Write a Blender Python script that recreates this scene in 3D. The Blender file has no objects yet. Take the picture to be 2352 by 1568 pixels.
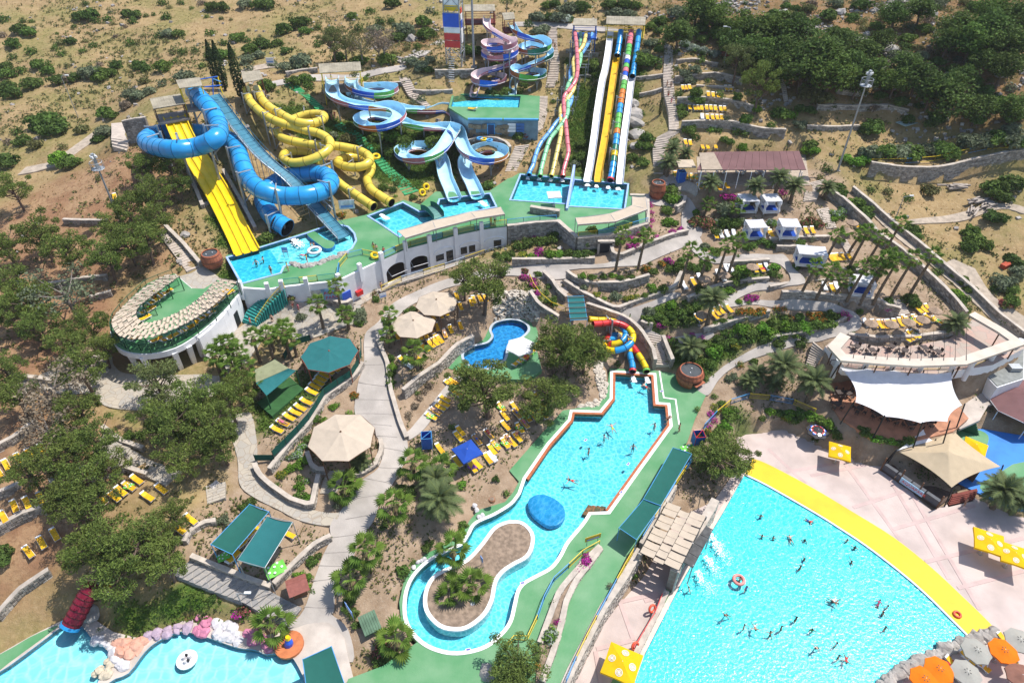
import bpy,bmesh,math,random
import numpy as np
from mathutils import Vector,Matrix,noise as mnoise
from mathutils.geometry import delaunay_2d_cdt
R=math.radians
rnd=random.Random(11)
S=bpy.context.scene
COL=S.collection
# ---------------------------------------------------------------- camera
CAM_H,PITCH=70.0,R(40)
cd=bpy.data.cameras.new('camera');cam=bpy.data.objects.new('camera',cd);COL.objects.link(cam)
cam.location=(0,0,CAM_H);cam.rotation_euler=(math.pi/2-PITCH,0,0)
cd.sensor_width=36;cd.lens=24.0;cd.clip_start=1;cd.clip_end=1500
S.camera=cam
# ---------------------------------------------------------------- sky + sun
SUN_EL,SUN_AZ=R(63),math.atan2(.90,.43)
w=bpy.data.worlds.new('World');S.world=w;w.use_nodes=True
nt=w.node_tree;bg=nt.nodes['Background']
sky=nt.nodes.new('ShaderNodeTexSky');sky.sky_type='NISHITA';sky.sun_disc=False
sky.sun_elevation=SUN_EL;sky.sun_rotation=SUN_AZ
nt.links.new(sky.outputs[0],bg.inputs[0]);bg.inputs[1].default_value=.15
sd=bpy.data.lights.new('sun','SUN');sd.energy=4.6;sd.angle=R(.5);sd.color=(1,.955,.88)
so=bpy.data.objects.new('sun',sd);COL.objects.link(so)
sdir=Vector((math.sin(SUN_AZ)*math.cos(SUN_EL),math.cos(SUN_AZ)*math.cos(SUN_EL),math.sin(SUN_EL)))
so.rotation_euler=sdir.to_track_quat('Z','Y').to_euler();so.location=(60,60,150)
vs=S.view_settings;vs.view_transform='Standard';vs.look='None';vs.gamma=1;vs.use_curve_mapping=False
vs.exposure=.27
S.cycles.max_bounces=6;S.cycles.transparent_max_bounces=8;S.cycles.diffuse_bounces=3
S.cycles.caustics_reflective=False;S.cycles.caustics_refractive=False
# ---------------------------------------------------------------- projection of photo positions to the ground
CP,SP=math.cos(PITCH),math.sin(PITCH)
def ray(u,v):
 x=(u-1176)/1568;y=-(v-784)/1568
 return(x,CP+SP*y,-SP+CP*y)
def P(u,v,z=0.0):
 d=ray(u,v);t=(z-CAM_H)/d[2]
 return Vector((d[0]*t,d[1]*t,z))
def PP(pts,z=0.0):return[P(u,v,z)for u,v in pts]
# ---------------------------------------------------------------- materials
MATS={}
def mat(name,col,rough=.8,var=.12,scale=1.5,bump=0.0,bscale=8.0,col2=None,spec=.3,metal=0.0,island=0.0,rand=0.0,detail=4,trans=0):
 if name in MATS:return MATS[name]
 m=bpy.data.materials.new(name);m.use_nodes=True;n=m.node_tree.nodes;L=m.node_tree.links
 b=n['Principled BSDF'];b.inputs['Roughness'].default_value=rough;b.inputs['Metallic'].default_value=metal
 b.inputs['Specular IOR Level'].default_value=spec
 tc=n.new('ShaderNodeTexCoord');cur=None
 c1=(*col,1);c2=(*col2,1)if col2 else tuple(min(1,c*(1+var))for c in col)+(1,)
 if not col2:c1=tuple(c*(1-var)for c in col)+(1,)
 tx=n.new('ShaderNodeTexNoise');tx.inputs['Scale'].default_value=scale;tx.inputs['Detail'].default_value=detail
 L.new(tc.outputs['Object'],tx.inputs['Vector'])
 cr=n.new('ShaderNodeMapRange');cr.inputs[1].default_value=.36;cr.inputs[2].default_value=.64
 L.new(tx.outputs['Fac'],cr.inputs[0])
 mx=n.new('ShaderNodeMix');mx.data_type='RGBA';L.new(cr.outputs[0],mx.inputs[0])
 mx.inputs[6].default_value=c1;mx.inputs[7].default_value=c2;cur=mx.outputs[2]
 if island or rand:
  hs=n.new('ShaderNodeHueSaturation');L.new(cur,hs.inputs['Color']);val=None
  if island:
   g=n.new('ShaderNodeNewGeometry');a=n.new('ShaderNodeMapRange')
   a.inputs[3].default_value=1-island;a.inputs[4].default_value=1+island
   L.new(g.outputs['Random Per Island'],a.inputs[0]);val=a.outputs[0]
  if rand:
   oi=n.new('ShaderNodeObjectInfo');a2=n.new('ShaderNodeMapRange')
   a2 .inputs[3].default_value=1-rand;a2 .inputs[4].default_value=1+rand
   L.new(oi.outputs['Random'],a2 .inputs[0])
   a3=n.new('ShaderNodeMapRange');a3 .inputs[3].default_value=.5-rand*.06;a3 .inputs[4].default_value=.5+rand*.06
   ml=n.new('ShaderNodeMath');ml.operation='FRACT'
   m9=n.new('ShaderNodeMath');m9 .operation='MULTIPLY';m9 .inputs[1].default_value=7.31
   L.new(oi.outputs['Random'],m9 .inputs[0]);L.new(m9 .outputs[0],ml.inputs[0]);L.new(ml.outputs[0],a3 .inputs[0])
   L.new(a3 .outputs[0],hs.inputs['Hue'])
   if val:
    mm=n.new('ShaderNodeMath');mm.operation='MULTIPLY';L.new(val,mm.inputs[0]);L.new(a2 .outputs[0],mm.inputs[1]);val=mm.outputs[0]
   else:val=a2 .outputs[0]
  L.new(val,hs.inputs['Value']);cur=hs.outputs[0]
 L.new(cur,b.inputs['Base Color'])
 if trans:
  tl=n.new('ShaderNodeBsdfTranslucent');L.new(cur,tl.inputs[0]);ms=n.new('ShaderNodeMixShader');ms.inputs[0].default_value=trans
  L.new(b.outputs[0],ms.inputs[1]);L.new(tl.outputs[0],ms.inputs[2]);L.new(ms.outputs[0],n['Material Output'].inputs[0])
 if bump:
  t2=n.new('ShaderNodeTexNoise');t2 .inputs['Scale'].default_value=bscale;t2 .inputs['Detail'].default_value=5
  L.new(tc.outputs['Object'],t2 .inputs['Vector'])
  bp=n.new('ShaderNodeBump');bp.inputs['Strength'].default_value=bump;bp.inputs['Distance'].default_value=.1
  L.new(t2 .outputs['Fac'],bp.inputs['Height']);L.new(bp.outputs[0],b.inputs['Normal'])
 MATS[name]=m;return m
def water_mat(name,tint,amp=.5,wscale=.9,net=.35,gr=.05,bs=1.7):
 """clear water: most light passes through a tinted rippled sheet, the rest is mirrored; a bright net of caustic light is painted into the tint"""
 m=bpy.data.materials.new(name);m.use_nodes=True;n=m.node_tree.nodes;L=m.node_tree.links
 n.remove(n['Principled BSDF']);out=n['Material Output']
 tc=n.new('ShaderNodeTexCoord')
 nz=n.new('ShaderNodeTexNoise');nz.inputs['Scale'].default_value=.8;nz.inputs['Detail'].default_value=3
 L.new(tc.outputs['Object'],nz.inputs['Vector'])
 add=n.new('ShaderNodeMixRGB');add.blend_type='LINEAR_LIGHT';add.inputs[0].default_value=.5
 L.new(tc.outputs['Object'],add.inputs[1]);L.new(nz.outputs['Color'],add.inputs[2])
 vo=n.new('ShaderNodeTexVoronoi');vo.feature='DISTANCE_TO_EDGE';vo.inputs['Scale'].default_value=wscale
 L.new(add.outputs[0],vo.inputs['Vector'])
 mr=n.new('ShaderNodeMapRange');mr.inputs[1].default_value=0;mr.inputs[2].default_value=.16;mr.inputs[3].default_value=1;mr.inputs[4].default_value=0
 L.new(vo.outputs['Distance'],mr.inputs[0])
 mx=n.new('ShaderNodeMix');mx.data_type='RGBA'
 mx.inputs[6].default_value=(*[t*(1-net*(.4 if i else 1))for i,t in enumerate(tint)],1);mx.inputs[7].default_value=(*[min(1,t*1.2)for t in tint],1)  # cell edges get a brighter tint: caustic light put into the colour
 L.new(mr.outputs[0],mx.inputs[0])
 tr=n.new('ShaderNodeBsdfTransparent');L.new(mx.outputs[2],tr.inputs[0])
 gl=n.new('ShaderNodeBsdfGlossy');gl.inputs['Roughness'].default_value=gr
 w2=n.new('ShaderNodeTexNoise');w2 .inputs['Scale'].default_value=bs;w2 .inputs['Detail'].default_value=3
 L.new(tc.outputs['Object'],w2 .inputs['Vector'])
 bp=n.new('ShaderNodeBump');bp.inputs['Strength'].default_value=amp;bp.inputs['Distance'].default_value=.1
 L.new(w2 .outputs['Fac'],bp.inputs['Height']);L.new(bp.outputs[0],gl.inputs['Normal'])
 fr=n.new('ShaderNodeFresnel');fr.inputs[0].default_value=1.33;L.new(bp.outputs[0],fr.inputs['Normal'])
 ms=n.new('ShaderNodeMixShader');L.new(fr.outputs[0],ms.inputs[0]);L.new(tr.outputs[0],ms.inputs[1]);L.new(gl.outputs[0],ms.inputs[2])
 L.new(ms.outputs[0],out.inputs[0]);MATS[name]=m;return m
def cloth_mat(name,col,trans=.25,rough=.85):
 m=bpy.data.materials.new(name);m.use_nodes=True;n=m.node_tree.nodes;L=m.node_tree.links
 b=n['Principled BSDF'];b.inputs['Base Color'].default_value=(*col,1);b.inputs['Roughness'].default_value=rough
 b.inputs['Specular IOR Level'].default_value=.15
 tc=n.new('ShaderNodeTexCoord');tx=n.new('ShaderNodeTexNoise');tx.inputs['Scale'].default_value=1.3
 L.new(tc.outputs['Object'],tx.inputs['Vector'])
 mx=n.new('ShaderNodeMix');mx.data_type='RGBA';L.new(tx.outputs['Fac'],mx.inputs[0])
 mx.inputs[6].default_value=(*[c*.86 for c in col],1);mx.inputs[7].default_value=(*[min(1,c*1.1)for c in col],1)
 L.new(mx.outputs[2],b.inputs['Base Color'])
 t=n.new('ShaderNodeBsdfTranslucent');L.new(mx.outputs[2],t.inputs[0])
 ms=n.new('ShaderNodeMixShader');ms.inputs[0].default_value=trans
 L.new(b.outputs[0],ms.inputs[1]);L.new(t.outputs[0],ms.inputs[2]);L.new(ms.outputs[0],n['Material Output'].inputs[0])
 MATS[name]=m;return m
 # ---------------------------------------------------------------- mesh building
class MB:
 def __init__(s):s.v=[];s.f=[];s.m=[]
 def add(s,vs,fs,m=0):
  o=len(s.v);s.v+=[tuple(p)for p in vs]
  for f in fs:s.f.append(tuple(i+o for i in f));s.m.append(m)
 def box(s,c,sz,rz=0.0,m=0,rx=0.0,ry=0.0):
  x,y,z=sz[0]/2,sz[1]/2,sz[2]/2
  M=Matrix.Translation(c)@Matrix.Rotation(rz,4,'Z')@Matrix.Rotation(ry,4,'Y')@Matrix.Rotation(rx,4,'X')
  s.add([M@Vector(p)for p in((-x,-y,-z),(x,-y,-z),(x,y,-z),(-x,y,-z),(-x,-y,z),(x,-y,z),(x,y,z),(-x,y,z))],[(3,2,1,0),(4,5,6,7),(0,1,5,4),(1,2,6,5),(2,3,7,6),(3,0,4,7)],m)
 def quadprism(s,a,b,c,d,th,m=0):
  """a..d top corners (ccw from above), solid down by th"""
  t=[Vector(p)for p in(a,b,c,d)];q=[p-Vector((0,0,th))for p in t]
  s.add(t+q,[(0,1,2,3),(7,6,5,4),(0,4,5,1),(1,5,6,2),(2,6,7,3),(3,7,4,0)],m)
 def bar(s,a,b,r=.04,n=6,m=0,r2=None):
  s.tube([a,b],[r,r2 if r2 is not None else r],n,m=m)
 def tube(s,pts,rr,n=8,caps=True,m=0,closed=False):
  pts=[Vector(p)for p in pts];k=len(pts)
  if not hasattr(rr,'__len__'):rr=[rr]*k
  T=[]
  for i in range(k):
   a=pts[max(i-1,0)];b=pts[min(i+1,k-1)];d=b-a
   T.append(d.normalized()if d.length>1e-9 else Vector((0,0,1)))
  up=Vector((0,0,1))if abs(T[0].z)<.95 else Vector((1,0,0))
  nx=T[0].cross(up).normalized();rings=[]
  for i in range(k):
   nx=(nx-T[i]*nx.dot(T[i]));nx=nx.normalized()if nx.length>1e-6 else T[i].orthogonal().normalized()
   ny=T[i].cross(nx)
   rings.append([pts[i]+(nx*math.cos(2*math.pi*j/n)+ny*math.sin(2*math.pi*j/n))*rr[i]for j in range(n)])
  vs=[p for r in rings for p in r];fs=[]
  for i in range(k-1):
   for j in range(n):
    a=i*n+j;b=i*n+(j+1)%n;fs.append((a,b,b+n,a+n))
  if caps:fs+=[tuple(range(n-1,-1,-1)),tuple((k-1)*n+j for j in range(n))]
  s.add(vs,fs,m)
 def poly(s,outer,z0,z1,holes=(),m=0,ms=None,bottom=False):
  vs,tr=fill(outer,holes)
  s.add([(x,y,z1)for x,y in vs],tr,m)
  if bottom:s.add([(x,y,z0)for x,y in vs],[t[::-1]for t in tr],m)
  for ring in[outer]+list(holes):
   k=len(ring);A=area(ring);sgn=(ring is outer)==(A>0)
   v2=[(p[0],p[1],z0)for p in ring]+[(p[0],p[1],z1)for p in ring]
   fs=[(i,(i+1)%k,k+(i+1)%k,k+i)for i in range(k)]
   if not sgn:fs=[f[::-1]for f in fs]
   s.add(v2,fs,m if ms is None else ms)
 def mesh(s,name,mats,smooth=False):
  me=bpy.data.meshes.new(name);me.from_pydata(s.v,[],s.f)
  for mm in(mats if isinstance(mats,(list,tuple))else[mats]):me.materials.append(mm)
  if any(s.m):me.polygons.foreach_set('material_index',s.m)
  if smooth:me.polygons.foreach_set('use_smooth',[True]*len(s.f))
  me.update();return me
 def build(s,name,mats,parent=None,loc=None,smooth=False,world=False):
  """world=True: vertices are in world space; they are moved into the parent's frame"""
  if world and parent is not None:
   M=mworld(parent).inverted();s.v=[tuple(M@Vector(p))for p in s.v]
  o=bpy.data.objects.new(name,s.mesh(name,mats,smooth));COL.objects.link(o)
  if parent is not None:o.parent=parent
  if loc is not None:o.location=loc
  return o
def mworld(o):
 M=Matrix.LocRotScale(o.location,o.rotation_euler.to_quaternion(),o.scale)
 return mworld(o.parent)@M if o.parent else M
def area(p):return.5*sum(p[i][0]*p[(i+1)%len(p)][1]-p[(i+1)%len(p)][0]*p[i][1]for i in range(len(p)))
def inpoly(px,py,poly):
 """px,py numpy arrays"""
 ins=np.zeros(np.shape(px),bool);n=len(poly)
 for i in range(n):
  x0,y0=poly[i][0],poly[i][1];x1,y1=poly[(i+1)%n][0],poly[(i+1)%n][1]
  c=((y0>py)!=(y1>py));dy=(y1-y0)if abs(y1-y0)>1e-12 else 1e-12
  ins^=c&(px<(x1-x0)*(py-y0)/dy+x0)
 return ins
def distpoly(px,py,pts,closed=True,side=False):
 best=np.full(np.shape(px),1e9);sd_=np.zeros(np.shape(px));n=len(pts)
 for i in range(n if closed else n-1):
  ax,ay=pts[i][0],pts[i][1];bx,by=pts[(i+1)%n][0],pts[(i+1)%n][1]
  dx,dy=bx-ax,by-ay;l2=dx*dx+dy*dy+1e-12
  t=np.clip(((px-ax)*dx+(py-ay)*dy)/l2,0,1);d=np.hypot(px-ax-t*dx,py-ay-t*dy)
  cr=dx*(py-ay)-dy*(px-ax);mk=d<best;best=np.where(mk,d,best);sd_=np.where(mk,cr,sd_)
 return(best,sd_)if side else best
def clean(pts):
 o=[]
 for p in pts:
  if not o or math.hypot(p[0]-o[-1][0],p[1]-o[-1][1])>.02:o.append(p)
 if len(o)>2 and math.hypot(o[0][0]-o[-1][0],o[0][1]-o[-1][1])<.02:o.pop()
 return o
def fill(outer,holes=(),res=None):
 """triangles of an outline with holes; res adds inner grid points for draping"""
 vs=[];ed=[]
 for ring in[outer]+list(holes):
  o=len(vs);k=len(ring);vs+=[Vector((p[0],p[1]))for p in ring];ed+=[(o+i,o+(i+1)%k)for i in range(k)]
 if res:
  xs=[p[0]for p in outer];ys=[p[1]for p in outer]
  gx,gy=np.meshgrid(np.arange(min(xs)+res/2,max(xs),res),np.arange(min(ys)+res/2,max(ys),res))
  gx=gx.ravel();gy=gy.ravel();k=inpoly(gx,gy,outer)&(distpoly(gx,gy,outer)>res*.3)
  vs+=[Vector((a,b))for a,b in zip(gx[k],gy[k])]
 v,e,f,*_=delaunay_2d_cdt(vs,ed,[],0,1e-5)
 c=np.array([[sum(v[i][0]for i in t)/3,sum(v[i][1]for i in t)/3]for t in f])
 k=inpoly(c[:,0],c[:,1],outer)
 for h in holes:k&=~inpoly(c[:,0],c[:,1],h)
 tr=[]
 for t,ok in zip(f,k):
  if ok:
   t=tuple(t);a,b,cc=(v[i]for i in t)
   if(b[0]-a[0])*(cc[1]-a[1])-(b[1]-a[1])*(cc[0]-a[0])<0:t=t[::-1]
   tr.append(t)
 return[(p[0],p[1])for p in v],tr
def spline(pts,n=6,closed=False):
 """Catmull-Rom through points of any dimension"""
 p=[np.array(q,float)for q in pts];k=len(p);o=[]
 for i in range(k if closed else k-1):
  a,b,c,d=(p[(i-1)%k],p[i],p[(i+1)%k],p[(i+2)%k])if closed else(p[max(i-1,0)],p[i],p[i+1],p[min(i+2,k-1)])
  for j in range(n):
   t=j/n
   o.append(.5*((2*b)+(-a+c)*t+(2*a-5*b+4*c-d)*t*t+(-a+3*b-3*c+d)*t**3))
 if not closed:o.append(p[-1])
 return o
def resample(pts,step):
 pts=[np.array(p,float)for p in pts];L=[0]
 for a,b in zip(pts,pts[1:]):L.append(L[-1]+np.linalg.norm(b-a))
 n=max(1,int(round(L[-1]/step)));o=[];j=0
 for i in range(n+1):
  t=L[-1]*i/n
  while j<len(L)-2 and L[j+1]<t:j+=1
  f=(t-L[j])/max(L[j+1]-L[j],1e-9);o.append(pts[j]*(1-f)+pts[j+1]*f)
 return o
def offset(pts,d,closed=False):
 """shift a 2-d line to its left by d"""
 o=[];k=len(pts)
 for i in range(k):
  a=pts[(i-1)%k]if closed or i else pts[0];b=pts[i];c=pts[(i+1)%k]if closed or i<k-1 else pts[-1]
  n1=Vector((-(b[1]-a[1]),b[0]-a[0]));n2=Vector((-(c[1]-b[1]),c[0]-b[0]))
  n1=n1 .normalized()if n1 .length>1e-9 else None;n2=n2 .normalized()if n2 .length>1e-9 else None
  if n1 is None:n1=n2
  if n2 is None:n2=n1
  if n1 is None:o.append((b[0],b[1]));continue
  m=n1+n2;m=m.normalized()if m.length>1e-6 else n1
  s_=d/max(m.dot(n1),.5);o.append((b[0]+m.x*s_,b[1]+m.y*s_))
 return o
 # ---------------------------------------------------------------- objects, labels
def thing(name,label,cat,loc=(0,0,0),rz=0.0,group=None,scale=1.0):
 o=bpy.data.objects.new(name,None);COL.objects.link(o);o.empty_display_size=.3
 o.location=loc;o.rotation_euler=(0,0,rz)
 o.scale=scale if hasattr(scale,'__len__')else(scale,)*3
 return tag(o,label,cat,group)
def tag(o,label,cat,group=None):
 o['label']=label;o['category']=cat;o['kind']='thing'
 if group:o['group']=group
 return o
def struct(o):o['kind']='structure';return o
def stuff(o):o['kind']='stuff';return o
def inst(name,me,parent,loc=(0,0,0),rot=(0,0,0),sc=1.0):
 o=bpy.data.objects.new(name,me);COL.objects.link(o);o.parent=parent
 o.location=loc;o.rotation_euler=rot;o.scale=sc if hasattr(sc,'__len__')else(sc,)*3
 return o
def copy_thing(src,loc,rz=0.0,sc=None,label=None,group=None):
 r=src.copy();COL.objects.link(r);r.location=loc;r.rotation_euler=(0,0,rz)
 if sc is not None:r.scale=sc if hasattr(sc,'__len__')else(sc,)*3
 if label:r['label']=label
 if group:r['group']=group
 for ch in list(src.children):
  c=ch.copy();COL.objects.link(c);c.parent=r
  for g in list(ch.children):
   d=g.copy();COL.objects.link(d);d.parent=c
 return r
ORD=['first','second','third','fourth','fifth','sixth','seventh','eighth','ninth','tenth','eleventh','twelfth','thirteenth','fourteenth','fifteenth','sixteenth','seventeenth','eighteenth','nineteenth','twentieth']
def ordn(i):return ORD[i]if i<20 else '%d%s'%(i+1,{1:'st',2:'nd',3:'rd'}.get((i+1)%10,'th')if(i+1)%100 not in(11,12,13)else 'th')
# ================================================================ LAND: heights of the hillside (photo position -> metres above the lower pool)
CTRL="""0,0,20 300,0,21 600,0,22 900,0,24 1200,0,26 1500,0,28 1750,0,28.5 2000,0,29.5 2352,0,31.5 0,100,18 300,100,18.5 600,100,20 850,90,21.5 1000,90,22.5
0,190,15.5 178,270,14.5 350,190,18 0,300,14 100,330,13.5 230,330,15 60,420,12.5 300,270,17.5 270,350,16 440,215,22 520,200,21.5 600,190,21 770,190,20 900,160,21 1000,110,22.5 930,170,20.5
1040,150,21 1100,90,23 1180,80,23.5 1300,60,24.5 1420,60,25 1550,100,24.5 1500,30,27 1700,60,26.5 1900,100,26.5 2100,100,27 2352,100,28.5 1900,200,22.3 2150,200,23 2352,220,22.5
1620,150,22 1630,215,20 1640,260,18.5 1750,260,18.5 1800,320,16 1700,310,16.5 1980,290,17 2150,290,17.5 2352,300,19 1540,200,20 1540,300,16.5 1510,390,13.5 1500,430,12
1250,200,17.5 1270,100,22 1225,330,13.5 1170,400,11.5 1330,200,18 1340,300,14 1330,380,11.5 1450,300,14.5 1400,420,11 1130,310,14.5 1050,200,19 950,330,12.8 960,352,12.2 1020,350,12 1075,365,11.5 1110,352,12.2 1000,420,10.8 1042,425,10.3 1092,415,10.3 900,440,11.5 850,460,11.2
700,250,18 800,300,16 620,330,16 700,370,14 560,300,18.5 640,500,11.2 560,500,12.3 480,400,15 500,540,11.5 420,350,17 350,330,17.5 270,400,15.5 200,510,12 380,530,12 450,610,11 350,600,10.5 200,640,9 100,560,10.5 0,520,11
0,700,8.5 150,800,7.5 250,860,6.8 400,870,6.5 550,800,6.5 620,730,6.5 700,720,6.3 0,900,7 100,950,7 300,960,6.4 0,1050,6 0,1180,4.5 0,1300,3 0,1400,1 0,1480,-.3 0,1568,-.8 100,1050,6 250,1130,5.2 350,1150,4.5
100,1240,4 250,1280,3 430,1270,3.2 430,1100,4.8 550,1060,4.5 560,960,5 600,900,5.2 480,930,6 700,900,5 720,1080,3 600,1150,3.3 600,1250,3 690,1280,1.5 500,1380,1 400,1420,.5 600,1420,0 740,1450,-.4 200,1380,1
770,1200,1.2 830,1100,2 910,960,3.2 890,860,4.2 850,760,5.3 930,690,6 1030,640,6.3 870,620,6.2 1240,620,7 1350,600,7.6 1500,560,8.8 1600,540,9.3 1620,490,10.2 1580,450,11 1520,420,11.5
990,740,5.2 950,800,4.3 950,900,3 990,980,1.8 1060,900,2.4 1120,800,2.8 1210,860,2 1180,980,.6 1100,1080,.6 1250,930,.4 1000,1150,1 950,1250,.5 850,1330,0 900,1420,-.1 850,1500,-.3
1290,800,2.5 1330,720,4.8 1260,700,5.5 1200,690,5.8 1400,730,4.5 1440,800,.9 1415,780,1.6 1465,832,.3 1395,770,2.3 1350,900,.5 1500,800,2 1500,740,4.2 1450,690,5.5 1400,660,6.3 1550,650,6.6 1650,640,7.4 1600,600,8.3 1700,590,9.2 1830,640,8 1750,560,10 1900,560,9.6
1800,500,11.6 1740,440,13 1850,440,13 1700,400,14.3 1850,370,15 1950,650,7.6 2050,600,8 2100,650,6.8 1900,700,6.2 1980,740,5.2 2100,730,5.6 2200,760,4.9 2050,790,4.6 1700,740,5 1800,750,4 1650,780,3.2 1750,820,2.3
1650,870,.6 1830,830,1.5 1870,920,.3 2000,980,0 1780,900,-.3 1720,960,-1 2050,930,.3 1950,980,-1 2000,430,12 2200,400,12.3 2352,400,13 2150,480,9.5 2352,480,10.5 2250,600,7.2 2352,640,6 2352,720,4.5 2200,660,6.2 2352,800,2
2300,860,-.5 2352,950,-2.8 1800,1020,-3.3 2100,1150,-3.5 2300,1100,-3.4 2352,1300,-3.5 2352,1568,-3.5 1700,1060,-3.3 1640,1150,-3.4 1400,1500,-3.5 1450,1568,-3.5 1900,1568,-3.5 1600,980,-.5 1560,1000,0"""
cp=np.array([[float(a)for a in t.split(',')]for t in CTRL.split()])
cw=np.array([list(P(u,v,z))for u,v,z in cp])
# beyond the picture: the hill keeps rising slowly behind, and levels out in front and to the sides
far=[(-330,230,24),(-150,300,27),(0,330,36),(150,300,44),(330,230,44),(-330,120,13),(330,120,26),(-300,40,0),(300,40,-3.5),(0,5,-2),(-80,8,-1),(80,8,-3.5),(0,430,42),(-300,430,34),(300,430,54)]
cw=np.vstack([cw,np.array(far,float)])
def rbf_fit(X,Z):
 n=len(X);D=np.hypot(X[:,None,0]-X[None,:,0],X[:,None,1]-X[None,:,1])
 A=np.zeros((n+3,n+3));A[:n,:n]=D-np.eye(n)*.35;A[:n,n]=1;A[:n,n+1:]=X;A[n,:n]=1;A[n+1:,:n]=X.T
 s=np.linalg.solve(A,np.concatenate([Z,np.zeros(3)]));return s
RB=rbf_fit(cw[:,:2],cw[:,2])
GS=.75;GX0,GX1,GY0,GY1=-186.,186.,6.,276.
xs=np.arange(GX0,GX1+.01,GS);ys=np.arange(GY0,GY1+.01,GS);NX,NY=len(xs),len(ys)
XX,YY=np.meshgrid(xs,ys)
TZ=np.full(XX.shape,RB[len(cw)])+RB[-2]*XX+RB[-1]*YY
for i in range(len(cw)):TZ+=RB[i]*np.hypot(XX-cw[i,0],YY-cw[i,1])
_k=np.random.RandomState(3)
for wl,am in((23,.28),(11,.14),(5,.06)):
 for _ in range(5):
  a=_k.rand()*6.28;TZ+=am*np.sin((XX*math.cos(a)+YY*math.sin(a))*6.283/(wl*(.8+.4*_k.rand()))+_k.rand()*6.28)*.45
def hz(x,y):
 fx=min(max((x-GX0)/GS,0),NX-1.001);fy=min(max((y-GY0)/GS,0),NY-1.001);i,j=int(fx),int(fy);a,b=fx-i,fy-j
 return float(TZ[j,i]*(1-a)*(1-b)+TZ[j,i+1]*a*(1-b)+TZ[j+1,i]*(1-a)*b+TZ[j+1,i+1]*a*b)
def hza(x,y):
 fx=np.clip((x-GX0)/GS,0,NX-1.001);fy=np.clip((y-GY0)/GS,0,NY-1.001);i=fx.astype(int);j=fy.astype(int);a,b=fx-i,fy-j
 return TZ[j,i]*(1-a)*(1-b)+TZ[j,i+1]*a*(1-b)+TZ[j+1,i]*(1-a)*b+TZ[j+1,i+1]*a*b
_T=np.arange(30,420,.5)
def G(u,v,dz=0.0):
 """where the sight line of a photo position meets the land"""
 d=ray(u,v);x=d[0]*_T;y=d[1]*_T;z=CAM_H+d[2]*_T-hza(x,y)
 k=np.argmax(z<0);k=len(_T)-1 if k==0 else k
 lo,hi=_T[k-1],_T[k]
 for _ in range(12):
  m=(lo+hi)/2
  if CAM_H+d[2]*m<hz(d[0]*m,d[1]*m):hi=m
  else:lo=m
 return Vector((d[0]*hi,d[1]*hi,hz(d[0]*hi,d[1]*hi)+dz))
def Gc(u,v,h):
 """foot of a thing whose point at height h is seen at a photo position"""
 d=ray(u,v);z=CAM_H+d[2]*_T-h-hza(d[0]*_T,d[1]*_T);k=np.argmax(z<0);k=len(_T)-1 if k==0 else k;f=z[k-1]/(z[k-1]-z[k]+1e-9);t=_T[k-1]+f*.5
 return Vector((d[0]*t,d[1]*t,hz(d[0]*t,d[1]*t)))
def GG(pts):return[G(u,v)for u,v in pts]
def gdir(u,v,du,dv):
 a=G(u,v);b=G(u+du,v+dv);return math.atan2(b.y-a.y,b.x-a.x)
def bbox_win(poly,w_):
 x0=min(p[0]for p in poly)-w_;x1=max(p[0]for p in poly)+w_;y0=min(p[1]for p in poly)-w_;y1=max(p[1]for p in poly)+w_
 i0,i1=max(0,int((x0-GX0)/GS)),min(NX,int((x1-GX0)/GS)+2);j0,j1=max(0,int((y0-GY0)/GS)),min(NY,int((y1-GY0)/GS)+2)
 return slice(j0,j1),slice(i0,i1)
def flatten(poly,z,w_=1.2,inset=0.0):
 s_=bbox_win(poly,w_);X,Y=XX[s_],YY[s_];ins=inpoly(X,Y,poly);d=distpoly(X,Y,poly)
 sd_=np.where(ins,-d,d)+inset
 t=np.clip(sd_/w_,0,1);t=t*t*(3-2*t)
 TZ[s_]=z*(1-t)+TZ[s_]*t
def lower(poly,dz,grow=.5):
 s_=bbox_win(poly,grow);X,Y=XX[s_],YY[s_];ins=inpoly(X,Y,poly)|(distpoly(X,Y,poly)<grow)
 TZ[s_]=np.where(ins,TZ[s_]-dz,TZ[s_])
def smoothpath(poly,n=3):
 """even out the land under a path so that the path lies calm"""
 s_=bbox_win(poly,2);X,Y=XX[s_],YY[s_];ins=inpoly(X,Y,poly)|(distpoly(X,Y,poly)<.8)
 for _ in range(n):
  Z=TZ[s_].copy();A=Z.copy()
  A[1:-1,1:-1]=(Z[:-2,1:-1]+Z[2:,1:-1]+Z[1:-1,:-2]+Z[1:-1,2:]+Z[1:-1,1:-1])/5
  TZ[s_]=np.where(ins,A,Z)
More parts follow.
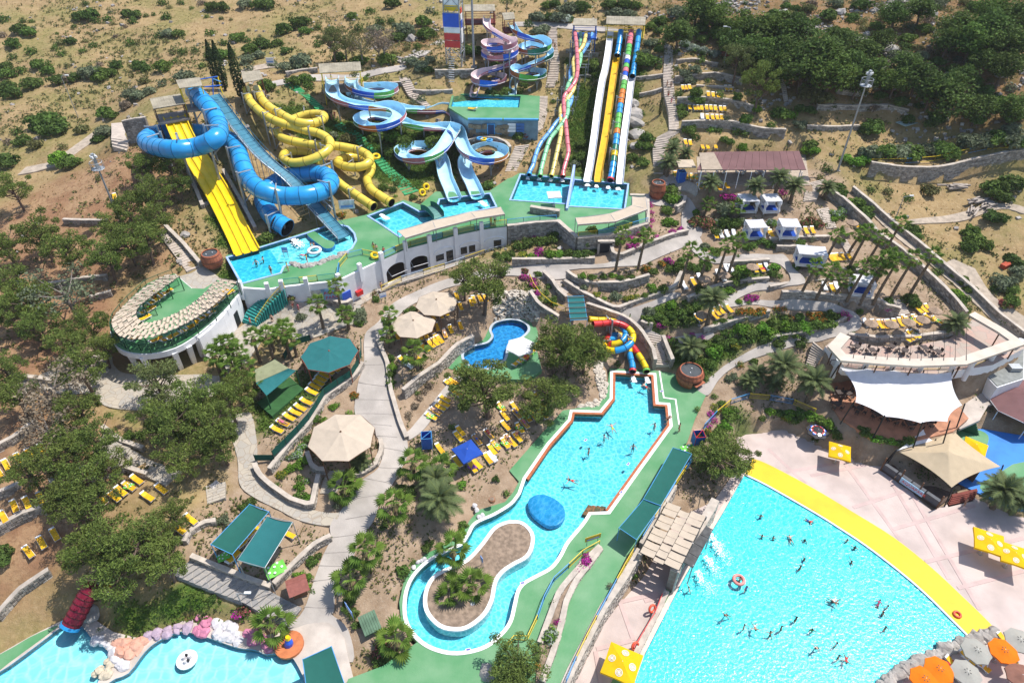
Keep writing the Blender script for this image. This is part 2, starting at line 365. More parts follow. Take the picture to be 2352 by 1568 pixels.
  # ---------------------------------------------------------------- retaining walls: (line at the foot of the wall, height, side that is raised, label)
def L_(s):return[tuple(float(a)for a in t.split(','))for t in s.split()]
WALLS=[('1553,147 1600,143 1625,152 1648,155',.8,1,'short low dry stone wall nearest the forest above the highest loungers'),('1548,192 1590,187 1640,182 1690,192 1704,198',1.4,1,'dry stone terrace wall behind the uppermost pair of yellow loungers'),('1598,204 1640,206 1684,209',.7,1,'very low stone edging between the two uppermost lounger rows'),('1553,243 1620,241 1680,248 1727,262',1.6,1,'grey stone terrace wall behind the long row of hillside loungers'),('1563,300 1620,297 1680,299 1740,315 1800,318',1.8,1,'tall grey stone terrace wall uphill from the brown roofed restaurant'),('1452,184 1490,182 1523,177',.6,1,'low pale wall crossing the dry slope right of the multicoloured tube, upper one'),('1468,222 1500,216 1520,209',.6,1,'low pale wall crossing the dry slope right of the multicoloured tube, lower one'),('1300,122 1330,126 1375,130',.6,1,'low wall across the slope between the pastel tubes and the white slide, top one'),('1345,176 1362,180 1380,190',.5,1,'low wall across the slope between the pastel tubes and the white slide, second one'),('1000,180 1050,180 1090,178',1.7,1,'stone wall in the shade below the steel tower slide'),('950,214 980,217 1040,214',.7,1,'low stone wall behind the raised blue pool building'),('835,199 880,200 923,197',.8,1,'stone wall under the platform of the open blue slides'),('658,177 700,171 731,167',1.0,1,'stone wall along the walkway left of the open blue slide platform'),('1072,338 1100,329 1140,330 1165,342 1172,354',1.4,1,'round stone wall around the right loop of the open blue slide'),('299,330 312,326 330,323 352,321',4.2,1,'high curved stone wall beside the yellow lane slide platform'),('1990,405 2050,414 2100,417 2150,415 2215,399 2290,382 2352,374 2400,370',2.8,1,'long high grey stone wall with a yellow and blue rail on top'),('1874,252 1956,254 2039,252 2084,264',1.0,1,'old stone wall at the back edge of the golden dry field'),('1851,298 1914,300 1971,297',.8,1,'short stone wall in the golden dry field by the round bush'),('1919,214 1950,218 1989,222',.8,1,'short wall in scrub below the dark forest trees'),('1956,440 2004,480 2044,517 2064,532 2124,580 2164,617 2226,667 2289,729 2352,777 2400,820',1.0,0,'outer one of the two long diagonal stone walls at right'),('1899,450 1934,475 1984,520 2011,552 2029,565 2059,585 2106,625 2146,662 2189,705 2211,735',1.6,0,'inner one of the two long diagonal stone walls at right, behind the palms'),('1764,559 1864,554 1901,554',1.0,1,'stone wall below the row of white loungers and the right front cabana'),('1780,579 1821,579 1850,577',1.2,1,'stone wall left of the wide white cabana tent'),('1836,620 1900,624 1964,627 2014,642',.8,1,'low stone edge in front of the wide white cabana tent'),('1764,669 1814,660 1889,653 1959,648',1.0,1,'stone wall behind the lowest cabana and its leaning palms'),('1789,692 1839,692 1904,699 2014,709 2029,722 2059,729',1.9,1,'long stone wall in front of the lowest cabana and leaning palms'),('1764,782 1864,767 1910,752 1939,737',.8,1,'stone wall along the lower edge of the tapering green bed'),('1944,777 2014,784 2089,782 2174,772 2216,752',.9,1,'stone wall in front of the long yellow lounger row by the terrace pergola'),('1176,613 1280,613 1365,610',1.6,1,'straight stone planter wall beside the wide upper walkway'),('1401,574 1408,600 1426,600 1476,576 1501,566 1551,549 1578,543',1.3,1,'curved stone wall below the bougainvillea bank and barrel kiosk'),('1551,492 1568,482 1571,467',1.5,0,'short curved stone wall beside the sloping path near the big barrel'),('1301,645 1316,657 1351,671 1426,671 1488,654',2.0,1,'tall stone wall under the palm bed beside the upper walkway'),('1296,656 1316,668 1338,682 1401,714 1416,721 1451,705 1501,688 1546,671 1563,636',1.1,1,'angled stone wall around the yellow flower bed'),('1248,637 1268,655 1281,677 1301,695',1.2,0,'stone wall left of the narrow stairs near the green shade roof'),('1218,680 1238,710 1283,737',1.0,0,'stone wall with yellow rail beside the white rockery'),('1346,712 1401,729 1438,744 1463,764 1478,784 1498,817 1503,842',1.4,0,'curving stone wall behind the coloured spiral tubes'),('1471,748 1485,755 1498,753',1.0,1,'rounded planter wall at the corner of the dark green shrub bed'),('1521,784 1531,811 1543,839',1.2,0,'stone wall right of the stairs down to the pool barrel bar'),('1613,769 1676,749 1764,726',1.2,1,'stone wall below the loungers with the thick trunked palm'),('1676,612 1720,609 1764,607',1.0,1,'stone wall behind the straw parasol loungers on the middle terrace'),('1576,692 1663,657 1691,652 1764,647',.8,1,'low stone wall below the leaning palms and white loungers'),('928,916 963,886 1013,851 1050,811 1088,791',1.8,1,'thick stone wall below the two beige octagonal parasols'),('868,784 890,834 898,899 920,974 935,1009',.5,0,'low kerb wall along the right edge of the main path'),('835,843 815,876 752,918 735,946 710,986 665,1033 622,1088',1.0,1,'stone wall carrying the green mesh fence along the main path'),('708,1046 716,1074 735,1089 750,1086',.8,1,'curved wall left of the beige gazebo steps'),('798,1098 828,1096 863,1073 880,1036 875,1016',.7,1,'curved stone edge right of the beige gazebo by the path'),('588,1073 595,1093 620,1118 670,1153 720,1171 725,1134 734,1098',.8,0,'stone wall around the flower bed below the gazebo'),('0,1038 50,1011 88,978',1.2,1,'stone wall at left edge above the top lounger row under the pines'),('0,1148 38,1133 55,1123',1.3,1,'stone wall at left edge between the two left lounger rows'),('215,1112 225,1108 260,1092 295,1078',1.2,1,'stone wall behind the loungers with the green printed towel'),('295,1081 343,1096',.8,1,'stone wall below the broad steps under the pines'),('240,986 280,1018 333,1036',.7,1,'stone wall above the broad steps under the pines'),('0,1228 63,1193 110,1178',1.4,1,'stone wall at left edge above the lowest lounger row'),('0,1423 50,1365 120,1318',1.0,0,'broad stone wall leading down to the children pool at left'),('68,672 125,662 200,649 250,644',1.0,1,'stone wall in pine shade left of the curved sun terrace'),('210,692 260,679',.9,1,'short sunlit stone wall behind the curved sun terrace'),('150,514 200,516 250,516',.9,1,'short dry stone wall on the straw slope below the cage mast'),('25,871 83,878 140,886',1.0,1,'stone wall in the shade at left of the paved plaza'),('383,526 425,568 463,613',.8,0,'sloping wall beside the stairs to the left barrel kiosk'),('433,397 450,435 468,480',.7,0,'pale border wall left of the yellow lane slide'),('515,397 552,462 588,530',.7,0,'pale border wall right of the yellow lane slide'),('427,1252 432,1234 463,1208 500,1203',.8,1,'curved stone wall left of the two green shade roofs'),('443,1283 515,1312 588,1340 625,1352',.7,1,'stone edge between the two green shade roofs and the broad stairs'),('633,1350 680,1300 730,1255 763,1240',1.0,0,'stone wall between the main path and the two green shade roofs'),]
WALLS=[(L_(a),h,s,l)for a,h,s,l in WALLS]
wall_world=[]
for px,h,side,lab in WALLS:
 base=[G(u,v)for u,v in px]
 line=[Vector(p)for p in resample([tuple(b)for b in base],1.0)]
 wall_world.append((line,h,side,lab))
 if side:
  s_=bbox_win(line,6);X,Y=XX[s_],YY[s_]
  d,cr=distpoly(X,Y,line,closed=False,side=True)
  a,b=line[0],line[-1];n=Vector((-(b.y-a.y),b.x-a.x))
  farleft=n.dot(Vector(((a.x+b.x)/2,(a.y+b.y)/2)))>0
  up=(cr>0)if farleft else(cr<0)
  # beyond the ends of the wall the bank runs out
  da=np.hypot(X-a.x,Y-a.y);db=np.hypot(X-b.x,Y-b.y);endk=np.clip((np.minimum(da,db)-d)/1.0+.2,0,1)
  t=np.clip(1-d/(2.5+2.5*h),0,1)
  TZ[s_]+=np.where(up,h*.9*t*endk,0)
  # ---------------------------------------------------------------- level areas (photo outline at its own height)
DECK_Z,PROM_Z,UPOOL_Z,KID_Z,WAVE_Z=11.0,6.2,18.0,-.5,-3.5
deck_px=L_('519,586 560,577 600,564 652,549 700,533 778,507 838,494 926,459 965,470 1000,440 1060,440 1125,438 1190,394 1250,398 1320,404 1445,414 1445,450 1486,451 1488,512 1401,539 1326,546 1282,508 1230,511 1163,518 1105,526 1045,539 985,556 930,570 874,596 825,618 776,642 704,650 648,656 615,662 555,658')
DECK=PP(deck_px,DECK_Z)
prom_px=L_('776,690 790,676 870,645 985,603 1045,585 1105,566 1163,551 1180,560 1160,574 1120,584 1018,619 968,634 905,654 876,671 828,700')
PROM=PP(prom_px,PROM_Z)
mdeck_px=L_('1400,846 1500,850 1545,856 1622,906 1597,960 1580,1010 1500,1190 1440,1275 1290,1568 1230,1690 1020,1700 775,1620 800,1558 880,1528 958,1474 922,1432 917,1382 928,1332 950,1297 980,1270 1036,1244 1064,1220 1078,1195 1100,1170 1160,1152 1180,1128 1192,1105 1170,1080 1240,1000 1293,942 1375,930 1394,903')
MDECK=PP(mdeck_px,0)
plaza_px=L_('1690,1000 1800,985 1900,1030 2040,1062 2090,1130 2140,1172 2250,1130 2360,1180 2560,1400 2560,1800 1100,1800 1262,1568 1480,1322 1556,1190 1640,1150 1690,1080')
PLAZA=PP(plaza_px,WAVE_Z)
kidz_px=L_('0,1500 70,1460 140,1425 215,1420 260,1450 340,1470 420,1425 520,1440 600,1460 660,1448 745,1418 790,1462 800,1510 815,1568 780,1700 -200,1760 -160,1568')
KIDZ=PP(kidz_px,KID_Z)
kdeck_px=L_('1012,842 1050,815 1110,780 1128,745 1160,727 1215,730 1238,758 1232,800 1245,850 1215,872 1160,870 1090,856 1050,850')
KDECK=PP(kdeck_px,3.0)
terr_px=L_('1895,795 1925,772 2010,795 2090,795 2180,778 2225,742 2245,722 2352,788 2352,800 2280,838 2150,858 2010,850 1940,842')
TERR=PP(terr_px,4.6)
rest_px=L_('1905,880 1960,872 2160,885 2225,960 2190,990 2100,1012 2000,1005 1930,960 1912,935')
REST=PP(rest_px,.3)
brown_px=L_('1605,425 1600,360 1850,355 1860,425');BROWN=PP(brown_px,14.0)
blue_px=L_('2200,985 2260,985 2352,1000 2480,1040 2480,1190 2330,1170 2240,1128 2180,1100 2200,1050');BLUEZ=PP(blue_px,-3.1)
flatten(DECK,DECK_Z-.35,1.0,.9);flatten(PROM,PROM_Z-.12,1.5);flatten(MDECK,-.3,1.2,.2);flatten(PLAZA,WAVE_Z-.2,1.5,.3)
flatten(KIDZ,KID_Z-.3,2.0);flatten(KDECK,2.75,1.2,.3);flatten(TERR,4.35,1.0,.3);flatten(REST,.1,1.5);flatten(BROWN,13.9,2.0);flatten(BLUEZ,-3.3,1.5)
# room behind the arches, open ground under the curved sun terrace
edge_in=[P(u,v,DECK_Z)for u,v in L_('776,642 825,618 874,596 930,570 985,556')]
ARCH_ROOM=[tuple(p[:2])for p in edge_in]+[(x,y)for x,y in offset([tuple(p[:2])for p in edge_in],4.6)][::-1]
if P(874,560,DECK_Z).y<ARCH_ROOM[-3][1]-12 or ARCH_ROOM[-3][1]<ARCH_ROOM[2][1]:ARCH_ROOM=[tuple(p[:2])for p in edge_in]+[(x,y)for x,y in offset([tuple(p[:2])for p in edge_in],-4.6)][::-1]
flatten(ARCH_ROOM,PROM_Z-.12,.5,-.4)
UT_Z=10.6
ut_px=L_('400,628 340,650 290,695 262,728 255,755 262,785 290,803 340,808 400,795 450,765 500,722 545,672 553,660 505,640 468,663 440,662')
UT=[tuple(p)for p in spline([tuple(p[:2])for p in PP(ut_px[:12],UT_Z)],3)]+[tuple(p[:2])for p in PP(ut_px[12:],UT_Z)]
under=[tuple(p[:2])for p in PP(L_('300,690 262,728 255,755 262,785 290,803 340,808 400,795 450,765 500,722 545,672 470,690 400,715'),UT_Z)]
flatten(under,6.3,2.0,-1.0)
# ---------------------------------------------------------------- paths (concrete, stone) lie on the land
PATHS={'main_path':('concrete','870,738 838,770 836,840 822,890 815,950 845,976 870,1009 881,1034 868,1079 828,1109 793,1159 760,1205 760,1238 743,1276 723,1326 698,1401 663,1441 645,1465 740,1490 810,1520 800,1446 763,1413 768,1401 773,1326 808,1288 820,1251 843,1218 863,1183 875,1139 898,1116 920,1079 935,1046 935,1009 920,976 905,924 892,891 889,834 880,805 888,765 925,714 963,692 1023,662 1100,642 1176,632 1301,642 1306,624 1451,612 1501,597 1566,570 1601,542 1576,540 1506,563 1411,597 1366,612 1176,613 1100,622 1025,642 960,668 905,694'),'terrace_path':('concrete','1605,545 1640,588 1764,587 1804,590 1826,618 1848,652 1764,666 1728,670 1690,690 1764,692 1864,702 1939,713 1972,727 1978,750 1951,766 1889,785 1839,792 1764,812 1688,842 1651,872 1626,909 1601,897 1640,860 1676,832 1764,788 1839,776 1904,752 1945,742 1948,730 1900,718 1764,706 1668,706 1660,690 1700,665 1760,650 1815,645 1800,615 1764,604 1640,606 1585,570'),'upper_ramp':('concrete','1490,445 1510,420 1560,418 1555,440 1590,470 1608,500 1610,545 1570,545 1565,510 1560,480 1500,470'),'shade_path':('concrete','1430,716 1490,700 1545,672 1562,680 1492,712 1478,745 1500,762 1540,775 1600,765 1640,772 1600,790 1520,786 1480,775 1440,742 1400,727'),'service_path':('gravel','2004,488 2030,520 2064,548 2124,595 2164,632 2226,684 2289,745 2352,795 2352,772 2289,725 2226,663 2164,612 2124,576 2064,528'),'service_road':('gravel','2169,604 2189,595 2239,617 2264,657 2284,682 2352,724 2420,760 2420,830 2352,772 2276,708 2226,655'),'dirt_track':('gravel','2080,520 2140,512 2220,505 2300,480 2352,490 2352,475 2290,468 2200,490 2120,500 2080,512 2090,560 2130,600 2150,600 2110,560'),'stone_plaza':('flagstone','238,809 262,840 300,860 450,858 508,862 560,840 590,800 620,770 700,780 763,760 800,745 833,742 826,700 790,708 763,710 645,710 588,730 560,745 500,800 520,870 500,905 458,915 412,928 358,938 300,941 240,931 212,903 150,906 82,892 48,914 25,874 62,878'),'barrel_plaza':('flagstone','440,625 462,610 478,618 505,640 500,652 480,668 430,660 400,640'),'kiosk_path':('flagstone','545,950 577,950 590,1014 600,1090 680,1150 720,1172 770,1180 783,1176 760,1208 690,1196 640,1170 580,1140 550,1110 545,1050 520,960'),'broad_steps_path':('flagstone','390,1323 440,1284 588,1341 693,1396 660,1440 563,1391'),'hill_walk':('concrete','588,195 650,183 731,172 800,172 838,165 905,152 930,150 925,160 840,180 800,186 720,186 640,196 600,203'),'hill_road':('concrete','1180,50 1260,50 1350,58 1420,66 1420,74 1350,72 1260,62 1180,60'),'field_road':('gravel','60,385 120,372 190,322 235,288 245,295 205,332 140,378 80,395 40,402'),'top_track':('gravel','560,158 620,146 680,150 680,156 620,155 560,166'),'cove_path':('concrete','935,1009 970,990 1000,950 1040,890 1062,870 1050,862 1020,890 985,935 960,965 935,990 920,976'),'barrel_walk':('flagstone','1505,422 1530,405 1565,412 1600,420 1600,440 1560,442 1500,452'),}
path_world={}
for k,(m_,s)in PATHS.items():
 poly=[tuple(G(u,v)[:2])for u,v in L_(s)]
 path_world[k]=(m_,clean([tuple(p)for p in spline(poly,4,True)]if 'road' not in k else poly))
for k,(m_,poly)in path_world.items():smoothpath(poly,14)
PATH_Z={}
for k,(m_,poly)in path_world.items():
 v2,tr=fill(poly,res=.8);PATH_Z[k]=(v2,tr,[hz(x,y)for x,y in v2])
for k,(m_,poly)in path_world.items():lower(poly,.2,.35)
# ================================================================ GROUND SURFACES
def ground_mat():
 m=bpy.data.materials.new('dry_ground');m.use_nodes=True;n=m.node_tree.nodes;L=m.node_tree.links
 b=n['Principled BSDF'];b.inputs['Roughness'].default_value=.95;b.inputs['Specular IOR Level'].default_value=.1
 tc=n.new('ShaderNodeTexCoord')
 def noise(sc,det=6,rough=.6):
  t=n.new('ShaderNodeTexNoise');t.inputs['Scale'].default_value=sc;t.inputs['Detail'].default_value=det;t.inputs['Roughness'].default_value=rough
  L.new(tc.outputs['Object'],t.inputs['Vector']);return t.outputs['Fac']
 def ramp(src,lo,hi):
  r=n.new('ShaderNodeMapRange');r.inputs[1].default_value=lo;r.inputs[2].default_value=hi;L.new(src,r.inputs[0]);return r.outputs[0]
 def mix(f,a,c):
  x=n.new('ShaderNodeMix');x.data_type='RGBA';L.new(f,x.inputs[0])
  for i,s in((6,a),(7,c)):
   if isinstance(s,tuple):x.inputs[i].default_value=(*s,1)
   else:L.new(s,x.inputs[i])
  return x.outputs[2]
 at=n.new('ShaderNodeAttribute');at.attribute_name='soil';sep=n.new('ShaderNodeSeparateColor');L.new(at.outputs['Color'],sep.inputs[0])
 straw=mix(ramp(noise(.35),.38,.62),(.36,.255,.13),(.27,.185,.092))
 straw=mix(ramp(noise(2.2,4),.52,.72),straw,(.41,.305,.175))
 olive=mix(ramp(noise(1.1),.4,.6),(.20,.175,.065),(.29,.23,.10))
 fld=mix(ramp(noise(.06,8,.7),.45,.58),straw,olive)
 garden=mix(ramp(noise(.5),.4,.6),(.36,.265,.185),(.27,.19,.125))
 garden=mix(ramp(noise(4,3),.55,.75),garden,(.42,.33,.25))
 litter=mix(ramp(noise(.25),.42,.6),(.27,.15,.085),(.36,.23,.13))
 litter=mix(ramp(noise(1.7),.5,.7),litter,(.20,.11,.06))
 lush=mix(ramp(noise(1.2),.42,.6),(.055,.115,.018),(.10,.15,.03))
 lush=mix(ramp(noise(.3),.55,.7),lush,(.20,.15,.06))
 rock=mix(ramp(noise(.22,7,.65),.47,.56),(.24,.145,.07),(.155,.11,.045))
 rock=mix(ramp(noise(1.6,6,.7),.57,.66),rock,(.30,.27,.245))
 c=mix(sep.outputs[0],fld,garden)
 c=mix(sep.outputs[1],c,lush)
 c=mix(sep.outputs[2],c,litter)
 c=mix(at.outputs['Alpha'],c,rock)
 L.new(c,b.inputs['Base Color'])
 bp=n.new('ShaderNodeBump');bp.inputs['Strength'].default_value=.8;bp.inputs['Distance'].default_value=.25
 L.new(noise(1.3,8,.7),bp.inputs['Height']);L.new(bp.outputs[0],b.inputs['Normal']);return m
def paint(polys,soft=2.5):
 a=np.zeros(XX.shape)
 for s in polys:
  poly=[tuple(G(u,v)[:2])for u,v in L_(s)];s_=bbox_win(poly,soft)
  X,Y=XX[s_],YY[s_];d=distpoly(X,Y,poly);ins=inpoly(X,Y,poly)
  wob=1.3*np.sin(X*.9+np.sin(Y*.7)*2)+.9*np.sin(Y*1.7+X*.6)
  a[s_]=np.maximum(a[s_],np.clip(.5+(np.where(ins,d,-d)+wob*.5)/soft,0,1))
 return a
soilR=paint(['820,620 1100,600 1240,580 1480,500 1500,420 1560,300 1560,400 1900,380 2000,480 2140,610 2250,760 2352,850 2352,1568 900,1568 640,1440 560,1380 400,1300 420,1230 520,1100 560,960 600,890 680,760 700,700'],4)
soilG=paint(['610,240 690,240 760,290 720,330 640,290','700,300 745,310 880,420 960,430 1000,410 1050,420 1060,300 1000,300 890,270 820,280 740,260','1310,195 1380,195 1352,345 1290,345','1296,130 1372,136 1368,192 1330,180 1300,150','1410,190 1480,120 1470,220 1440,290 1430,410 1400,420','1300,345 1350,350 1340,410 1300,405','470,480 480,470 545,560 520,585 500,560','520,590 545,605 556,660 500,655','1478,770 1480,720 1520,690 1620,690 1600,740 1530,765','1620,780 1700,755 1764,735 1900,722 1945,742 1860,768 1764,784 1680,830 1640,850','1545,850 1540,790 1610,800 1700,790 1660,840 1620,880','270,1420 430,1330 560,1400 440,1432 330,1460 280,1470','1650,1030 1700,940 1740,955 1720,1000','1210,665 1250,660 1260,700 1230,700','640,900 720,850 760,900 640,960 590,1000 585,930','1690,640 1750,620 1764,645 1700,660'],2.0)
soilB=paint(['-60,520 60,450 250,340 330,330 440,400 380,520 420,600 300,640 280,760 250,860 100,900 240,1000 300,1100 250,1230 180,1300 100,1350 -60,1420'],7)
soilA=paint(['1490,30 1560,110 1700,130 1740,230 1860,240 2000,250 2100,260 2352,300 2500,300 2700,0 2500,-60 1500,-60','960,60 1030,70 1020,100 940,130 880,110'],8)
def sm(px,z,n=5,closed=True):return[tuple(p)for p in spline([tuple(P(u,v,z)[:2])for u,v in px],n,closed)]
spA=L_('524,592 560,583 595,571 653,553 703,538 765,515 798,522 812,537 816,553 806,571 778,587 728,603 695,607 668,607 650,612 643,627 588,642 557,650')
spB=L_('848,497 925,467 963,488 1003,484 1011,459 1124,446 1138,475 1065,490 990,510 918,543 880,517')
spC=L_('1197,402 1316,413 1299,468 1174,459');spD=L_('1320,414 1441,424 1433,480 1305,473')
SPA,SPB,SPC,SPD=([tuple(p[:2])for p in PP(q,DECK_Z)]for q in(spA,spB,spC,spD))
mp=L_('1408,855 1501,861 1506,928 1533,930 1538,977 1466,1076 1396,1174 1352,1176 1336,1201 1301,1243 1283,1276 1263,1301 1233,1318 1201,1336 1186,1356 1178,1388 1168,1426 1145,1456 1108,1483 1050,1495 1000,1486 963,1463 938,1426 934,1381 943,1341 963,1311 993,1286 1040,1262 1063,1251 1080,1226 1095,1203 1138,1183 1176,1159 1196,1134 1208,1099 1262,1020 1311,965 1315,946 1381,948 1407,916')
MPW=PP(mp,0)
head,tail=[tuple(p[:2])for p in MPW[:7]],[tuple(p[:2])for p in MPW[33:]]
mid=[tuple(p)for p in spline([tuple(p[:2])for p in MPW[7:34]],5)]
MP=clean(head+mid+tail[1:])
wl_px=L_('1711,1088 1661,1176 1586,1301 1566,1336 1481,1501 1458,1566 1390,1700');wa_px=L_('1711,1088 1764,1114 1869,1174 1924,1208 1989,1251 2064,1308 2126,1361 2189,1423 2228,1462')
WL=[tuple(p[:2])for p in PP(wl_px,WAVE_Z)];WA=sm(wa_px,WAVE_Z,4,False)
edge=[tuple(p[:2])for p in PP(L_('2189,1480 2114,1513 2064,1543 2029,1570 1930,1700'),WAVE_Z)]
WP=clean(WL[::-1]+WA[1:]+edge)
kp1=L_('-140,1640 20,1530 110,1463 140,1441 170,1431 190,1440 212,1466 250,1498 238,1538 205,1600 150,1680 0,1700');kp2=L_('205,1640 250,1568 295,1546 332,1498 362,1473 405,1453 430,1451 475,1463 512,1476 550,1488 588,1493 613,1503 650,1498 670,1508 688,1536 700,1568 712,1640 700,1680 300,1690')
KP1,KP2=sm(kp1,KID_Z,3),sm(kp2,KID_Z,3)
kn=L_('1140,742 1175,735 1203,742 1212,757 1195,775 1166,790 1157,825 1122,845 1086,840 1066,822 1072,803 1097,794 1121,788 1134,773 1129,757')
KN=sm(kn,3,4)
for q,z in((SPA,DECK_Z-1.6),(SPB,DECK_Z-2),(SPC,DECK_Z-2),(SPD,DECK_Z-2),(MP,-2.2),(WP,WAVE_Z-2),(KP1,KID_Z-1.5),(KP2,KID_Z-1.5),(KN,1.2)):
 s_=bbox_win(q,1);X,Y=XX[s_],YY[s_];TZ[s_]=np.where(inpoly(X,Y,q)|(distpoly(X,Y,q)<.5),np.minimum(TZ[s_],z),TZ[s_])
me=bpy.data.meshes.new('ground')
vv=np.stack([XX,YY,TZ],-1).reshape(-1,3);idx=np.arange(NX*NY).reshape(NY,NX)
ff=np.stack([idx[:-1,:-1],idx[:-1,1:],idx[1:,1:],idx[1:,:-1]],-1).reshape(-1,4)
me.vertices.add(len(vv));me.vertices.foreach_set('co',vv.ravel().astype(np.float32))
me.loops.add(len(ff)*4);me.loops.foreach_set('vertex_index',ff.ravel().astype(np.int32))
me.polygons.add(len(ff));me.polygons.foreach_set('loop_start',np.arange(len(ff),dtype=np.int32)*4);me.polygons.foreach_set('loop_total',np.full(len(ff),4,np.int32))
me.polygons.foreach_set('use_smooth',np.ones(len(ff),bool));me.update(calc_edges=True)
ca=me.attributes.new('soil','FLOAT_COLOR','POINT')
ca.data.foreach_set('color',np.stack([soilR,soilG,soilB,soilA],-1).reshape(-1).astype(np.float32))
me.materials.append(ground_mat());go=bpy.data.objects.new('ground',me);COL.objects.link(go);struct(go)
# far land behind and beside the picture
mb=MB();gx=[-420,-300,GX0+.4,-60,60,GX1-.4,300,420];gy=[-120,GY0+.4,120,GY1-.5,340,420,500]
for a in range(len(gx)-1):
 for b_ in range(len(gy)-1):
  if 2<=a<=4 and 1<=b_<=2:continue
  q=[]
  for(i,j)in((a,b_),(a+1,b_),(a+1,b_+1),(a,b_+1)):
   x,y=gx[i],gy[j];z=hz(x,y)-.3 if GX0<=x<=GX1 and GY0<=y<=GY1 else hz(x,y)+max(0,y-GY1)*.1-1
   q.append((x,y,z))
  mb.add(q,[(0,1,2,3)])
struct(mb.build('far_hills',mat('far_scrub',(.24,.17,.08),.95,.3,.05,.4,.3)))
CONC=mat('concrete',(.40,.36,.325),.9,.15,.35,.25,3,detail=8)
CONC2=mat('worn_concrete',(.47,.41,.36),.9,.16,.5,.25,3)
def pave_mat(name,c1,c2,mortar,sc,wid=.06,bump=.4):
 m=bpy.data.materials.new(name);m.use_nodes=True;n=m.node_tree.nodes;L=m.node_tree.links
 b=n['Principled BSDF'];b.inputs['Roughness'].default_value=.85;b.inputs['Specular IOR Level'].default_value=.2
 tc=n.new('ShaderNodeTexCoord');v1=n.new('ShaderNodeTexVoronoi');v1 .inputs['Scale'].default_value=sc;L.new(tc.outputs['Object'],v1 .inputs['Vector'])
 v2=n.new('ShaderNodeTexVoronoi');v2 .feature='DISTANCE_TO_EDGE';v2 .inputs['Scale'].default_value=sc;L.new(tc.outputs['Object'],v2 .inputs['Vector'])
 s=n.new('ShaderNodeSeparateColor');L.new(v1 .outputs['Color'],s.inputs[0])
 x=n.new('ShaderNodeMix');x.data_type='RGBA';L.new(s.outputs[0],x.inputs[0]);x.inputs[6].default_value=(*c1,1);x.inputs[7].default_value=(*c2,1)
 r=n.new('ShaderNodeMapRange');r.inputs[1].default_value=0;r.inputs[2].default_value=wid;L.new(v2 .outputs['Distance'],r.inputs[0])
 y=n.new('ShaderNodeMix');y.data_type='RGBA';L.new(r.outputs[0],y.inputs[0]);y.inputs[6].default_value=(*mortar,1);L.new(x.outputs[2],y.inputs[7])
 L.new(y.outputs[2],b.inputs['Base Color'])
 bp=n.new('ShaderNodeBump');bp.inputs['Strength'].default_value=bump;bp.inputs['Distance'].default_value=.05
 L.new(r.outputs[0],bp.inputs['Height']);L.new(bp.outputs[0],b.inputs['Normal']);MATS[name]=m;return m
FLAG=pave_mat('flagstone',(.44,.385,.31),(.36,.335,.30),(.33,.27,.21),1.1)
FLAGG=pave_mat('grey_flagstone',(.32,.30,.28),(.24,.235,.235),(.39,.35,.31),1.3,.09)
GRAVEL=mat('gravel',(.40,.33,.26),.95,.16,1.2,.5,6)
GREEN=mat('green_deck_paint',(.07,.245,.095),.55,.16,.28,.12,4,col2=(.14,.30,.15),spec=.4,detail=9)
GREEN2=mat('green_step_paint',(.05,.30,.12),.6,.16,1.0)
WHITE=mat('white_paint',(.78,.78,.80),.6,.05,.7,.08,3)
PMAT={'concrete':CONC,'gravel':GRAVEL,'flagstone':FLAG}
for k,(m_,poly)in path_world.items():
 v2,tr,zz=PATH_Z[k];mb=MB();mb.add([(x,y,z+.03)for(x,y),z in zip(v2,zz)],tr)
 n0=len(poly);ring=[(*v2[i],zz[i]+.03)for i in range(n0)]
 mb.add(ring+[(x,y,z-.4)for x,y,z in ring],[(i,n0+i,n0+(i+1)%n0,(i+1)%n0)for i in range(n0)])
 struct(mb.build(k,FLAGG if k=='broad_steps_path' else PMAT[m_]))
 # ---------------------------------------------------------------- pools
FLOORB=mat('pool_floor_paint',(.26,.74,.88),.5,.10,.4)
FLOORP=mat('pale_pool_floor_paint',(.42,.80,.88),.5,.06,.4)
FLOORW=mat('wave_pool_floor_paint',(.24,.84,.93),.5,.06,.25)
FLOORK=mat('kids_pool_floor_paint',(.46,.84,.90),.5,.05,.4)
FLOORD=mat('mosaic_pool_floor',(.07,.32,.66),.4,.25,2.5)
RIMB=mat('blue_rim_paint',(.09,.30,.62),.5,.1)
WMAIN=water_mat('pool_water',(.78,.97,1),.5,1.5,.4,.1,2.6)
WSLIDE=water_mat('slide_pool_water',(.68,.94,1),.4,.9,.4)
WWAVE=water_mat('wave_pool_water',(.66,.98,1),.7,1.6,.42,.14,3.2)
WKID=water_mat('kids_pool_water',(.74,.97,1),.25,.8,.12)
def pool(name,outline,z,depth,floor,water,rim=None,shelf=None):
 fl=MB();fl.poly(offset(outline,-.15 if area(outline)>0 else.15,True),z-depth-.3,z-depth)
 struct(fl.build('pool_floor',floor))
 wl=MB();k=len(outline);v=[(p[0],p[1],z-depth-.05)for p in outline]+[(p[0],p[1],z+.16)for p in outline]
 fs=[(i,(i+1)%k,k+(i+1)%k,k+i)for i in range(k)]
 wl.add(v,fs);struct(wl.build('pool_wall',rim or floor))
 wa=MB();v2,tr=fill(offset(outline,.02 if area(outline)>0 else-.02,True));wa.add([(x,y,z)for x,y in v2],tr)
 struct(wa.build('pool_water',water))
